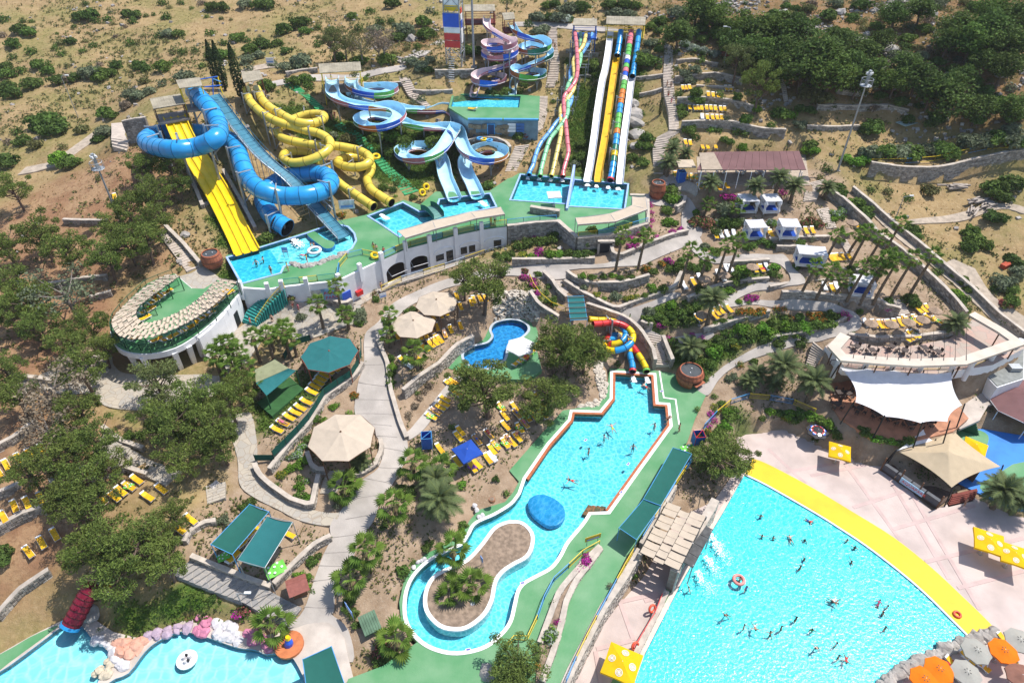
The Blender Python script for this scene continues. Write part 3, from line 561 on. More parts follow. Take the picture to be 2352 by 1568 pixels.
def strip(name,line,d0,d1,z,th,m,closed=False):
 """kerb band beside a line, between two sideways distances"""
 a=offset(line,d0,closed);b=offset(line,d1,closed);mb=MB();k=len(a)
 for i in range(k if closed else k-1):
  j=(i+1)%k;q=[(*a[i],z),(*a[j],z),(*b[j],z),(*b[i],z)]
  if area(q)<0:q=[q[3],q[2],q[1],q[0]]
  mb.quadprism(*q,th)
 return struct(mb.build(name,m))
def deck(name,outer,z,th,holes,m,side=None):
 mb=MB();mb.poly([tuple(p[:2])for p in outer],z-th,z,[[tuple(p[:2])for p in h]for h in holes],0,1 if side else None)
 return struct(mb.build(name,[m,side]if side else m))
 # slide splash pools on the upper deck
deck('slide_deck',DECK,DECK_Z,1.2,[SPA,SPB,SPC,SPD],GREEN)
for q,fl,dp in((SPA,FLOORP,.55),(SPB,FLOORB,.9),(SPC,FLOORB,.9),(SPD,FLOORB,.9)):
 pool('slide_pool',q,DECK_Z-.1,dp,fl,WSLIDE,RIMB);strip('pool_kerb',q,0 if area(q)>0 else 0,-.3 if area(q)>0 else.3,DECK_Z+.1,.4,mat('lilac_kerb_paint',(.32,.46,.78),.6,.1),True)
deep=[tuple(p[:2])for p in PP(L_('526,593 560,584 595,572 618,566 648,611 641,625 588,640 558,648'),DECK_Z)]
mb=MB();mb.poly(deep,DECK_Z-.75,DECK_Z-.64);struct(mb.build('pool_floor',mat('deep_pool_floor_paint',(.10,.60,.80),.5,.1)))
isl=sm(L_('705,538 722,532 745,548 768,557 764,568 750,571 735,563'),DECK_Z,4);mb=MB();mb.poly(isl,DECK_Z-.8,DECK_Z+.03,(),0,1);struct(mb.build('pool_island',[GREEN,RIMB]))
# main pool and lazy river
ilpx=L_('1176,1203 1198,1206 1217,1226 1218,1251 1206,1276 1176,1293 1150,1311 1133,1336 1125,1376 1108,1408 1078,1433 1050,1441 1013,1433 985,1401 983,1363 998,1331 1025,1314 1060,1300 1085,1283 1113,1251 1138,1218 1160,1206')
IL=sm(ilpx,0,4)
deck('pool_deck',MDECK,0,.8,[MP],GREEN)
pool('main_pool',MP,-.12,1.1,FLOORB,WMAIN)
# white coping, brick red band inside along the straight sides
BRICKR=mat('brick_red_tile',(.40,.12,.05),.7,.15,3)
COPE=mat('coping_white',(.80,.79,.77),.55,.05)
def ccw(p):return p if area(p)>0 else p[::-1]
sgn=-1 if area(MP)>0 else 1
strip('pool_coping',MP,0,sgn*.42,.06,.5,COPE,True)
st1=[tuple(p[:2])for p in PP(L_('1396,1174 1466,1076 1538,977 1533,930 1506,928 1501,861 1408,855 1407,916 1381,948 1315,946 1311,965 1262,1020 1208,1099'),0)]
strip('pool_tile_band',st1,0,.36,.05,.5,BRICKR)
strip('white_deck_line',[tuple(p[:2])for p in PP(L_('1513,852 1523,914 1550,918 1558,975'),0)],0,.22,.04,.2,COPE)
mb=MB();mb.poly(IL,-1.2,.12,(),0,0);struct(mb.build('island_bed',mat('island_soil',(.25,.185,.135),.95,.25,2,.6,5)))
strip('island_coping',IL,0,.45 if area(IL)<0 else-.45,.18,1.3,COPE,True)
# blue mound in the pool, red steps
mb=MB();ring=[tuple(p[:2])for p in PP(L_('1213,1145 1228,1132 1250,1130 1275,1140 1295,1158 1298,1180 1285,1198 1262,1203 1238,1190 1218,1170'),0)];cx=sum(p[0]for p in ring)/10;cy=sum(p[1]for p in ring)/10
lv=[(1,-1.0),(.985,-.45),(.93,-.4),(.6,-.36),(0.02,-.35)];rings=[[(cx+(x-cx)*k_,cy+(y-cy)*k_,z)for x,y in spline(ring,3,True)]for k_,z in lv]
nn=len(rings[0])
for a,b_ in zip(rings,rings[1:]):
 fs=[(i,(i+1)%nn,nn+(i+1)%nn,nn+i)for i in range(nn)];mb.add(a+b_,fs if area(a)>0 else[f[::-1]for f in fs])
o=mb.build('pool_mound',mat('blue_mound_paint',(.05,.34,.72),.4,.12,.6),smooth=True);tag(o,'round blue mound just breaking the surface of the main pool','pool mound')
t=thing('pool_steps','brick red entry steps at the right edge of the main pool','steps',P(1375,1165,0))
for i in range(4):
 f0,f1=i/4,(i+1)/4;a=P(1338,1172,0).lerp(P(1376,1182,0),f0);b_=P(1352,1150,0).lerp(P(1392,1162,0),f0);a2=P(1338,1172,0).lerp(P(1376,1182,0),f1);b2=P(1352,1150,0).lerp(P(1392,1162,0),f1)
 q=MB();z=-.75+i*.2;q.quadprism(*[(p.x,p.y,z)for p in(a,a2,b2,b_)],.9+i*.2);q.build('step',BRICKR,t,world=True)
 # depth plates and wave pool
oa=sm(L_('1728,1053 1764,1066 1864,1119 1956,1174 2051,1233 2139,1303 2214,1373 2264,1421 2289,1448'),WAVE_Z,4,False)
deck('plaza',PLAZA,WAVE_Z,.5,[WP],mat('pink_concrete',(.50,.41,.375),.85,.12,.3,.2,3,detail=8))
pool('wave_pool',WP,WAVE_Z-.08,1.5,FLOORW,WWAVE)
v2,tr=fill(WP,res=2.0);dd_=distpoly(np.array([p[0]for p in v2]),np.array([p[1]for p in v2]),WA,closed=False);mb=MB();mb.add([(p[0],p[1],WAVE_Z-.1-min(1.25,d*.045))for p,d in zip(v2,dd_)],tr);struct(mb.build('pool_floor',FLOORW))
YEL=mat('yellow_deck_paint',(.74,.48,.012),.55,.12,.25,.08,5,detail=8)
mb=MB();n_=min(len(WA),len(oa))
for i in range(n_-1):
 mb.quadprism((*WA[i],WAVE_Z+.02),(*WA[i+1],WAVE_Z+.02),(*oa[i+1],WAVE_Z+.05),(*oa[i],WAVE_Z+.05),.3)if area([WA[i],WA[i+1],oa[i+1],oa[i]])>0 else mb.quadprism((*oa[i],WAVE_Z+.05),(*oa[i+1],WAVE_Z+.05),(*WA[i+1],WAVE_Z+.02),(*WA[i],WAVE_Z+.02),.3)
struct(mb.build('yellow_pool_apron',YEL))
strip('wave_pool_kerb',WA,-.22,.0,WAVE_Z+.06,.4,mat('lilac_white_kerb',(.72,.68,.74),.6,.05))
strip('wave_pool_kerb',WL,-.55,0,WAVE_Z+.08,.5,mat('pale_pink_kerb',(.66,.52,.45),.7,.08))
mb=MB();gl=[tuple(p[:2])for p in PP(L_('1553,1338 1470,1503 1440,1560 1380,1690 1340,1690 1415,1545 1455,1490 1545,1325'),WAVE_Z)];mb.poly(gl,WAVE_Z-.1,WAVE_Z+.02);struct(mb.build('green_pool_edge',GREEN))
BAND=mat('rose_paving_band',(.50,.375,.35),.85,.08,.6)
for bi,s in enumerate(('1764,1030 1850,1110','1790,1086 2000,1050','1862,1092 2070,1052','1930,1050 2075,1250','2020,1060 2180,1330','1960,1165 2145,1105','2050,1215 2240,1160','2080,1110 2250,1400','2125,1290 2352,1235','2200,1350 2352,1310','1480,1380 1515,1370','1410,1385 1512,1362','1425,1385 1455,1470','1370,1490 1452,1470','1368,1495 1380,1568')):
 a,b_=PP(L_(s),WAVE_Z);d=(b_-a).normalized();nrm=Vector((-d.y,d.x,0))*.24
 q=MB();q.quadprism(a+nrm+Vector((0,0,.01+.004*bi)),a-nrm+Vector((0,0,.01+.004*bi)),b_-nrm+Vector((0,0,.01+.004*bi)),b_+nrm+Vector((0,0,.01+.004*bi)),.05);struct(q.build('paving_band',BAND))
 # kids pool
deck('kids_deck',KIDZ,KID_Z,.5,[KP1,KP2],CONC2)
for q in(KP1,KP2):pool('kids_pool',q,KID_Z-.1,.5,FLOORK,WKID,mat('bright_blue_rim',(.04,.45,.75),.5,.1))
mb=MB();mb.poly(sm(L_('0,1502 70,1462 130,1436 118,1450 20,1522 -60,1585 -160,1640 -200,1600'),KID_Z,3),KID_Z-.1,KID_Z+.02);struct(mb.build('green_pool_edge',GREEN))
# kidney pool
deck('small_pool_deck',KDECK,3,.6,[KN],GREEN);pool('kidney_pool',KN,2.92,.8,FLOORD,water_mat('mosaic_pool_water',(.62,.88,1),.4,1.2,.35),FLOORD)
strip('small_pool_coping',KN,0,-.4 if area(KN)>0 else.4,3.06,.3,mat('grey_blue_coping',(.42,.47,.52),.7,.1),True)
# upper pool building (pool on its roof)
deck('terrace_floor',TERR,4.6,1.6,[],pave_mat('rose_flagstone',(.46,.31,.26),(.40,.34,.29),(.36,.30,.26),.7,.05),WHITE)
deck('restaurant_floor',REST,.3,.6,[],mat('terracotta_floor',(.42,.20,.12),.8,.15,1.0,.1))
deck('restaurant_floor',BROWN,14.0,.6,[],mat('shade_floor',(.40,.33,.26),.85,.12))
deck('play_floor',BLUEZ,-3.1,.4,[],mat('blue_play_floor',(.03,.20,.60),.6,.12,.5))
for s in('2190,985 2240,985 2270,1000 2262,1028 2220,1050 2200,1040','2250,1120 2290,1090 2352,1060 2480,1090 2480,1180 2330,1165'):
 mb=MB();mb.poly(sm(L_(s),-3.1,3),-3.2,-3.08);struct(mb.build('green_play_floor',GREEN))
jl=['870,745 905,720','845,765 888,760','838,800 886,800','836,840 890,838','824,880 896,890','817,920 904,922','820,952 915,955','846,976 925,985','866,1003 935,1010','880,1030 936,1040','870,1075 921,1078','838,1100 900,1112','800,1150 876,1138','765,1200 862,1182','760,1236 836,1226','745,1272 812,1268','733,1300 801,1302','718,1335 775,1330','700,1395 768,1398']
mb=MB()
for s in jl:a,b_=GG(L_(s));q=[a.lerp(b_,i/6)for i in range(7)];q=[Vector((p.x,p.y,hz(p.x,p.y)+.245))for p in q];[mb.quadprism(x-Vector((0,.05,0)),y-Vector((0,.05,0)),y+Vector((0,.05,0)),x+Vector((0,.05,0)),.04)for x,y in zip(q,q[1:])]
struct(mb.build('path_joint',mat('joint_mortar',(.27,.245,.225),.9)))
deck('promenade',PROM,PROM_Z,.5,[],FLAG)
# ================================================================ STONE WALLS
STONE=mat('wall_stone',(.36,.32,.28),.9,.22,1.5,.4,6,island=.38)
MORTAR=mat('wall_mortar',(.27,.235,.20),.95,.15,2,.3)
CAPST=mat('wall_coping',(.46,.40,.34),.9,.14,1.2,.3,5)
def stone_wall(line,h,label,thick=.45,cap=True,name='stone_wall',cat='stone wall',base=None,top=None,stone=STONE,sw=(.4,.75),sh=(.26,.36),capm=CAPST,bodym=MORTAR):
 n=len(line);t=thing(name,label,cat,line[n//2])
 org=Vector(line[n//2]);pts=[(p[0],p[1])for p in line]
 A,B=offset(pts,thick/2),offset(pts,-thick/2)
 zt=[(top if top is not None else p[2]+h)for p in line]
 for _ in range(3 if top is None else 0):zt=[zt[0]]+[(zt[i-1]+zt[i]+zt[i+1])/3 for i in range(1,n-1)]+[zt[-1]]
 zb=[(base if base is not None else min(hz(*A[i]),hz(*B[i]),line[i][2])-.4)for i in range(n)]
 mb=MB();v=[]
 for i in range(n):v+=[(*A[i],zb[i]),(*A[i],zt[i]),(*B[i],zt[i]),(*B[i],zb[i])]
 f=[(i*4+k,i*4+4+k,i*4+4+(k+1)%4,i*4+(k+1)%4)for i in range(n-1)for k in range(3)]
 f=[q[::-1]for q in f];mb.add(v,f+[(0,3,2,1),(n*4-4,n*4-3,n*4-2,n*4-1)]);mb.build('wall_core',bodym,t,world=True)
 sb=MB();mid_=Vector(line[n//2]);tocam=Vector((-mid_.x,-mid_.y))
 for side,E in((1,A),(-1,B)):
  d=Vector((pts[-1][0]-pts[0][0],pts[-1][1]-pts[0][1]));nv=Vector((-d.y,d.x))*side
  E3=resample([(E[i][0],E[i][1],zt[i],max(zb[i]+.3,hz(*offset_pt(E[i],A[i],B[i],side))-.15))for i in range(n)],.3)
  row=0;hmax=max(e[2]-e[3]for e in E3)
  if nv.dot(tocam)<0 and h>0:hmax=min(hmax,.6)
  z=0.0
  while z<hmax:
   hh=rnd.uniform(*sh);i=0.0;x=rnd.uniform(0,.3)
   k=0
   while k<len(E3)-1:
    w_=rnd.uniform(*sw);st=max(1,int(round(w_/.3)));k2=min(k+st,len(E3)-1)
    a,b=E3[k],E3[k2];za,zb_=a[2]-z,b[2]-z
    if min(za-hh*.5-a[3],zb_-hh*.5-b[3])>0:
     dd=Vector((b[0]-a[0],b[1]-a[1]));ln=dd.length
     if ln>.05:
      dd/=ln;nn_=Vector((-dd.y,dd.x))*side;pr=rnd.uniform(.03,.11);g=.02
      p0=Vector((a[0],a[1]))+dd*g;p1=Vector((b[0],b[1]))-dd*g;i0,i1=p0+nn_*pr+dd*.03,p1+nn_*pr-dd*.03
      t1,t2=za-g,zb_-g;b1,b2=za-hh+g,zb_-hh+g
      vs=[(p0 .x,p0 .y,b1),(p1 .x,p1 .y,b2),(p1 .x,p1 .y,t2),(p0 .x,p0 .y,t1),(i0 .x,i0 .y,b1+.03),(i1 .x,i1 .y,b2+.03),(i1 .x,i1 .y,t2-.03),(i0 .x,i0 .y,t1-.03)]
      fs=[(4,5,6,7),(0,1,5,4),(1,2,6,5),(2,3,7,6),(3,0,4,7)]
      sb.add(vs,fs if side<0 else[q[::-1]for q in fs])
    k=k2
   z+=hh
 if sb.v:stuff(sb.build('stone',stone,t,world=True))
 if cap:
  A2,B2=offset(pts,thick/2+.06),offset(pts,-thick/2-.06);cb=MB()
  for i in range(n-1):
   j=i+1;z0,z1=zt[i]+.02,zt[j]+.02
   cb.quadprism((*A2[i],z0+.08+.03*math.sin(i*5.1)),(*B2[i],z0+.08+.03*math.sin(i*2.7)),(*B2[j],z1+.08+.03*math.sin(j*2.7)),(*A2[j],z1+.08+.03*math.sin(j*5.1)),.14)
  cb.build('coping',capm,t,world=True)
 return t
def offset_pt(e,a,b,side):
 m=((a[0]+b[0])/2,(a[1]+b[1])/2);return(e[0]+(e[0]-m[0])*1.2,e[1]+(e[1]-m[1])*1.2)
for line,h,side,lab in wall_world:stone_wall(line,h,lab)
# ================================================================ STAIRS
STEP=mat('step_concrete',(.47,.40,.34),.9,.13,1.2,.2,5)
def stairs(L,Rr,n,label,m=STEP,name='staircase',rise=.17,zl=None):
 A=resample([tuple(G(u,v))for u,v in L_(L)],.05);B=resample([tuple(G(u,v))for u,v in L_(Rr)],.05)
 def at(Q,f):
  x=f*(len(Q)-1);i=min(int(x),len(Q)-2);return Vector(Q[i]*(1-(x-i))+Q[i+1]*(x-i))
 t=thing(name,label,'stairs',at(A,.5).lerp(at(B,.5),.5))
 for i in range(n):
  f0,f1=i/n,(i+1)/n;a0,a1,b0,b1=at(A,f0),at(A,f1),at(B,f0),at(B,f1)
  if zl:z=zl[0]+(zl[1]-zl[0])*(f0+f1)/2
  else:z=max(a0 .z,a1 .z,b0 .z,b1 .z,(a0 .z+b1 .z)/2)+.03+rise*.35
  q=[(p.x,p.y,z)for p in(a0,a1,b1,b0)]
  if area(q)<0:q=q[::-1]
  mb=MB();mb.quadprism(*q,.9);mb.build('step',m,t,world=True)
 return t
stairs('1527,105 1525,140 1522,187 1524,225 1534,270 1536,302','1545,107 1546,150 1547,187 1551,237 1557,270 1561,300',52,'long concrete stairs climbing the hill right of the steep straight slides')
stairs('1536,304 1508,322 1498,350 1501,400','1561,304 1538,322 1526,350 1523,400',26,'lower bend of stairs curving down beside the palm left of the brown restaurant')
stairs('1263,62 1256,100 1262,137 1258,175 1253,202','1280,61 1280,107 1286,150 1281,187 1273,202',38,'long straight stairs between the blue spiral slide and the pastel tubes')
stairs('1238,222 1236,270 1230,312','1258,222 1257,262 1248,295',22,'stairs with a red edge beside the raised blue pool building')
stairs('1183,337 1172,365 1160,395','1216,335 1200,365 1186,395',15,'wide stairs left of the pastel tubes ending at the slide deck')
stairs('905,152 920,190 938,225 978,250','925,150 943,185 958,215 990,245',26,'walled stairs down the dry slope right of the open blue slides')
stairs('910,142 958,120 1013,90','925,150 978,130 1023,98',14,'broad shallow steps up to the steel tower slide',CONC)
stairs('260,295 261,320 262,347','285,283 297,322 292,350',16,'stairs beside the high curved wall at the yellow lane slide')
stairs('362,537 395,580 430,627','382,527 425,568 462,612',18,'stairs under the pines leading to the left barrel kiosk')
stairs('645,192 670,207 700,225 728,257','680,185 693,205 718,225 745,250',22,'upper green painted stairs between the yellow tubes and the open blue slides',GREEN2)
stairs('763,290 800,312 830,340 862,375 888,404 930,450','783,282 838,317 868,350 900,387 938,417 962,440',30,'lower green painted stairs under the open blue slide loops',GREEN2)
stairs('1851,422 1848,444 1844,464','1889,424 1882,444 1874,464',12,'stairs at the right end of the brown roofed restaurant')
stairs('1874,482 1886,505 1899,527','1901,480 1911,503 1921,525',12,'stairs right of the back cabanas')
stairs('1926,552 1935,568 1944,584','1944,552 1953,565 1961,577',9,'short stairs right of the wide white cabana tent')
stairs('2049,689 2056,708 2064,727','2069,689 2079,706 2089,722',9,'short stairs below the lowest cabana')
stairs('1268,645 1283,662 1298,680','1291,645 1299,658 1306,672',9,'narrow stairs going down to the green shade roof')
stairs('1478,762 1490,800 1506,844','1515,770 1520,800 1543,841',14,'wide stairs down to the main pool beside the spiral tubes')
stairs('1864,794 1856,818 1849,842','1896,809 1884,826 1871,844',10,'stairs left of the terrace pergola')
stairs('545,1017 550,1063 555,1109','577,1014 583,1059 588,1104',8,'long shallow stone steps beside the dense pines',FLAG)
stairs('555,1114 610,1150 676,1176','588,1089 640,1128 713,1172',12,'stone steps curving below the gazebo flower bed',FLAG)
stairs('472,1117 475,1138 477,1159','520,1112 520,1131 520,1149',6,'short walled steps above the two green shade roofs',FLAG)
stairs('440,1286 515,1316 588,1343 640,1371 693,1396','395,1325 480,1360 563,1391 605,1416 648,1441',18,'broad grey stone stairs descending to the main path',FLAGG,rise=.1)
stairs('240,990 290,1025 345,1058 420,1085','215,1040 245,1055 300,1080 380,1118',10,'broad stone steps under the pines at left',FLAG)
stairs('758,1082 742,1105 735,1134','793,1080 786,1103 773,1134',5,'stone steps in front of the beige gazebo',FLAG)
stairs('1785,176 1795,205 1800,235','1795,174 1805,202 1810,232',14,'steep narrow steps into the forest edge')
# ================================================================ WATER SLIDES
STEEL=mat('galvanised_steel',(.36,.38,.40),.5,.1,2,metal=.4)
def gloss(name,col,rough=.28):return mat(name,col,rough,.09,.8,0,spec=.5)
BLUE_T=gloss('blue_tube_plastic',(.022,.30,.66));YEL_T=gloss('yellow_tube_plastic',(.74,.56,.075));YEL_M=gloss('yellow_lane_plastic',(.82,.56,.005),.3)
SKY_F=gloss('sky_blue_flume',(.46,.74,.90));WHT_F=gloss('white_flume',(.86,.85,.86),.35);DARK_IN=mat('bore_shade_paint',(.012,.013,.016),.6)
PINK_T=gloss('pink_tube_plastic',(.70,.19,.22));GRN_T=gloss('mint_tube_plastic',(.26,.62,.34));PYEL_T=gloss('pale_yellow_tube_plastic',(.78,.62,.20));PBLU_T=gloss('pale_blue_tube_plastic',(.16,.40,.78))
ORG_T=gloss('orange_plastic',(.66,.20,.03));RBLU=gloss('royal_blue_plastic',(.02,.10,.58));LGRN=gloss('leaf_green_plastic',(.13,.46,.08));DGRN=gloss('dark_green_plastic',(.01,.16,.10));MAUVE=gloss('mauve_plastic',(.42,.15,.20));RED_T=gloss('red_plastic',(.62,.03,.03));BRWN=gloss('rust_plastic',(.36,.10,.035));DYEL=gloss('amber_flume',(.80,.47,.015))
JOINT={}
def jointmat(m):
 if m.name not in JOINT:
  c=m.node_tree.nodes['Mix'].inputs[6].default_value;JOINT[m.name]=mat(m.name+'_joint',tuple(x*.45 for x in c[:3]),.5,.05)
 return JOINT[m.name]
def px_path(pts,z0,z1,n=8):
 """photo positions plus height falling evenly from z0 to z1 -> smooth line in the world"""
 q=[p if isinstance(p,tuple)else p for p in pts];L=[0]
 for a,b in zip(q,q[1:]):L.append(L[-1]+math.hypot(b[0]-a[0],b[1]-a[1]))
 w_=[tuple(P(p[0],p[1],p[2]if len(p)>2 else z0+(z1-z0)*l/L[-1]))for p,l in zip(q,L)]
 return[Vector(p)for p in spline(w_,n)]
def frames(pts):
 T=[];k=len(pts)
 for i in range(k):
  d=pts[min(i+1,k-1)]-pts[max(i-1,0)];T.append(d.normalized())
 out=[]
 for t in T:
  s_=t.cross(Vector((0,0,1)));s_=s_.normalized()if s_.length>.05 else Vector((1,0,0));out.append((t,s_,s_.cross(t)))
 return out
def ring_tube(pts,fr,r,n=16):
 return[[p+(s_*math.cos(2*math.pi*j/n)+u*math.sin(2*math.pi*j/n))*r for j in range(n)]for p,(t,s_,u)in zip(pts,fr)]
def loft(mb,rings,m=0,closed=True,flip=False):
 n=len(rings[0]);vs=[p for r_ in rings for p in r_];fs=[]
 for i in range(len(rings)-1):
  for j in range(n if closed else n-1):
   a=i*n+j;b=i*n+(j+1)%n;q=(a,b,b+n,a+n);fs.append(q[::-1]if flip else q)
 mb.add(vs,fs,m)
def tube_slide(label,px,z0,z1,r,seglen,cols,mouth=None,posts=0,post_r=.14,n=16,arms=True,start=True,res=.7):
 pts=[Vector(p)for p in resample([tuple(p)for p in px_path(px,z0,z1)],res)];fr=frames(pts);R_=ring_tube(pts,fr,r,n);k=len(pts)
 t=thing('tube_slide',label,'water slide',(pts[0].x,pts[0].y,hz(pts[0].x,pts[0].y)))
 st=max(1,int(round(seglen/res)));i=0;si=0;nseg=math.ceil((k-1)/st)
 while i<k-1:
  j=min(i+st,k-1);m=cols(si/max(nseg-1,1),si)if callable(cols)else cols
  mb=MB();loft(mb,R_[i:j+1])
  q0,(tt,ss,uu)=pts[j],fr[j];fl=[[q0+tt*d+(ss*math.cos(2*math.pi*a/n)+uu*math.sin(2*math.pi*a/n))*(r*f+ex)for a in range(n)]for d,f,ex in((-.05,1,0),(-.05,1,.05),(.05,1,.05),(.05,1,0))]
  loft(mb,fl,1);mb.build('tube_section',[m,jointmat(m)],t,smooth=True,world=True)
  i=j;si+=1
 e,(tt,ss,uu)=pts[-1],fr[-1]
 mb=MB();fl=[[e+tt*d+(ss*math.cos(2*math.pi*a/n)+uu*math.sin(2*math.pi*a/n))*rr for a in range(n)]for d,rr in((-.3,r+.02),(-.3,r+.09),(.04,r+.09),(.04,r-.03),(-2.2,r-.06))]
 loft(mb,fl[:4],0);mb.build('mouth_rim',mouth or cols if not callable(mouth or cols)else RED_T,t,smooth=False,world=True)
 mb=MB();loft(mb,fl[3:],0);mb.add(fl[4],[tuple(range(n))]);mb.build('painted_bore_shade',DARK_IN,t,smooth=True,world=True)  # near-black sleeve and end disc paint the shade inside the tube
 if posts:
  st=int(posts/res)
  for i in range(st//2,k-st//3,st):
   p=pts[i];g=hz(p.x,p.y)
   if p.z-r-g<.5:continue
   s_=fr[i][1];q=p+s_*(r+.25);mb=MB()
   mb.bar((q.x,q.y,g-.3),(q.x,q.y,p.z+(r+.6 if arms else 0)),post_r,8)
   if arms:mb.bar((q.x,q.y,p.z+r+.3),(p-s_*r*.4)+Vector((0,0,r+.3)),post_r*.6,6)
   mb.bar((q.x,q.y,p.z-r-.1),p-Vector((0,0,r+.02)),post_r*.6,6);mb.bar((q.x,q.y,max(g,p.z-r-2)),p-s_*.4-Vector((0,0,r)),post_r*.5,6)
   mb.build('support_post',STEEL,t,world=True)
 return t,pts
def flume(label,px,z0,z1,r,inner,cols,seglen=3.0,wall=.35,flat=False,posts=0,name='open_slide',res=.7,stripe=True,cap_end=False,z_end=None):
 pts=[Vector(p)for p in resample([tuple(p)for p in px_path(px,z0,z1)],res)];fr=frames(pts);k=len(pts)
 t=thing(name,label,'water slide',(pts[0].x,pts[0].y,hz(pts[0].x,pts[0].y)))
 def prof(i,d):
  p,(tt,s_,u)=pts[i],fr[i]
  a0,a1=fr[max(i-2,0)][0],fr[min(i+2,k-1)][0];cv=(a0 .x*a1 .y-a0 .y*a1 .x)
  b=max(-.5,min(.5,cv*1.0));o=[]
  if flat:sec=[(-r-d,wall),(-r-d,-d),(r+d,-d),(r+d,wall)]
  else:sec=[(-(r+d),wall+max(0,-b)*1.6*0+max(0,b)*0+(max(0,b)*0))]+[((r+d)*math.sin(a),-(r+d)*math.cos(a)*.62)for a in[R(x)for x in(-88,-62,-35,-10,10,35,62,88)]]+[((r+d),wall)]
  for x,y in sec:
   if not flat:
    if x<-.8*r and y>0:y+=max(0,-cv)*.8
    if x>.8*r and y>0:y+=max(0,cv)*.8
   o.append(p+s_*x+u*y)
  return o
 inn=[prof(i,0)for i in range(k)];out=[prof(i,.07)for i in range(k)]
 mb=MB();loft(mb,inn,0,False);mb.build('trough',inner,t,smooth=not flat,world=True)
 st=max(1,int(round(seglen/res)));i=0;si=0;nseg=math.ceil((k-1)/st)
 while i<k-1:
  j=min(i+st,k-1);m=cols[si%len(cols)];mb=MB();loft(mb,out[i:j+1],0,False,True)
  mb.build('flume_shell',m,t,smooth=not flat,world=True);i=j;si+=1
 for e in(0,-1):
  mb=MB();loft(mb,[[inn[i][e],out[i][e]+Vector((0,0,.03))]for i in range(k)],0,False,e==0);mb.build('rim',inner,t,world=True)
 if stripe and not flat:
  for e,sgn_ in((1,-1),(-2,1)):
   mb=MB();mb.tube([out[i][e]+fr[i][1]*sgn_*.02+fr[i][2]*.05 for i in range(k)],.05,5);mb.build('white_band',WHITE,t,world=True)
 if posts:
  st=int(posts/res)
  for i in range(st//2,k-st//3,st):
   p=pts[i];g=hz(p.x,p.y)
   if p.z-g<1.2:continue
   mb=MB();mb.bar((p.x,p.y,g-.3),(p.x,p.y,p.z-r*.62-.06),.13,8);mb.bar((p.x,p.y,p.z-r-1.1),p-fr[i][1]*r*.8-Vector((0,0,r*.5)),.07,6);mb.bar((p.x,p.y,p.z-r-1.1),p+fr[i][1]*r*.8-Vector((0,0,r*.5)),.07,6)
   mb.build('support_post',STEEL,t,world=True)
 return t,pts
 # --- huge blue raft tube
tube_slide('huge blue tube slide with two wide loops and a black mouth',[(445,210,25),(462,228),(486,255,24.2),(503,290,22.9),(495,318),(450,338,22),(400,343),(352,336,21),(336,322,20.4),(360,308,19.8),(400,303,19.4),(470,306,19),(530,322,18.8),(546,345,18.4),(556,378),(572,412,17.2),(600,436),(650,450,16.3),(710,447),(752,432,15.5),(757,410),(728,398,14.8),(670,404),(625,425,13.9),(605,455),(614,482),(632,505,12.9),(660,524,12.2)],25,12.2,1.5,2.1,BLUE_T,BLUE_T,posts=8,post_r=.2,n=20)
# --- yellow three lane mat slide
LFT=[(376,272,22.5),(397,322),(422,362),(440,392),(475,452),(520,542),(540,588)];RGT=[(425,265,22.5),(446,311),(472,352),(492,382),(529,441),(574,530),(597,573)]
zs=[22.5,20.2,18.3,17.0,14.6,11.9,11.15]
A_=[Vector(p)for p in spline([tuple(P(p[0],p[1],z))for p,z in zip(LFT,zs)],8)];B_=[Vector(p)for p in spline([tuple(P(p[0],p[1],z))for p,z in zip(RGT,zs)],8)]
t=thing('lane_slide','bright yellow three lane racing slide with raised ridges','water slide',A_[0].lerp(B_[0],.5))
for ln in range(3):
 mb=MB();rows=[]
 for a,b in zip(A_,B_):
  rows.append([a.lerp(b,(ln+f)/3)+Vector((0,0,dz))for f,dz in((.04,.03),(.12,-.04),(.5,-.07),(.88,-.04),(.96,.03))])
 loft(mb,rows,0,False);mb.build('slide_lane',YEL_M,t,smooth=True,world=True)
for f in(0,1/3,2/3,1):
 mb=MB();w2=.1;rows=[]
 for a,b in zip(A_,B_):
  c=a.lerp(b,f);d=(b-a).normalized();hgt=.32 if f in(0,1)else.17
  rows.append([c-d*w2+Vector((0,0,-.3)),c-d*w2*.9+Vector((0,0,hgt)),c+d*w2*.9+Vector((0,0,hgt)),c+d*w2+Vector((0,0,-.3))])
 loft(mb,rows,0,False);mb.build('lane_ridge',YEL_M,t,world=True)
mb=MB()
for i in range(4,len(A_)-6,7):
 for q in(A_[i],B_[i]):mb.bar((q.x,q.y,hz(q.x,q.y)-.2),(q.x,q.y,q.z-.1),.12,6)
mb.build('support_post',STEEL,t,world=True)
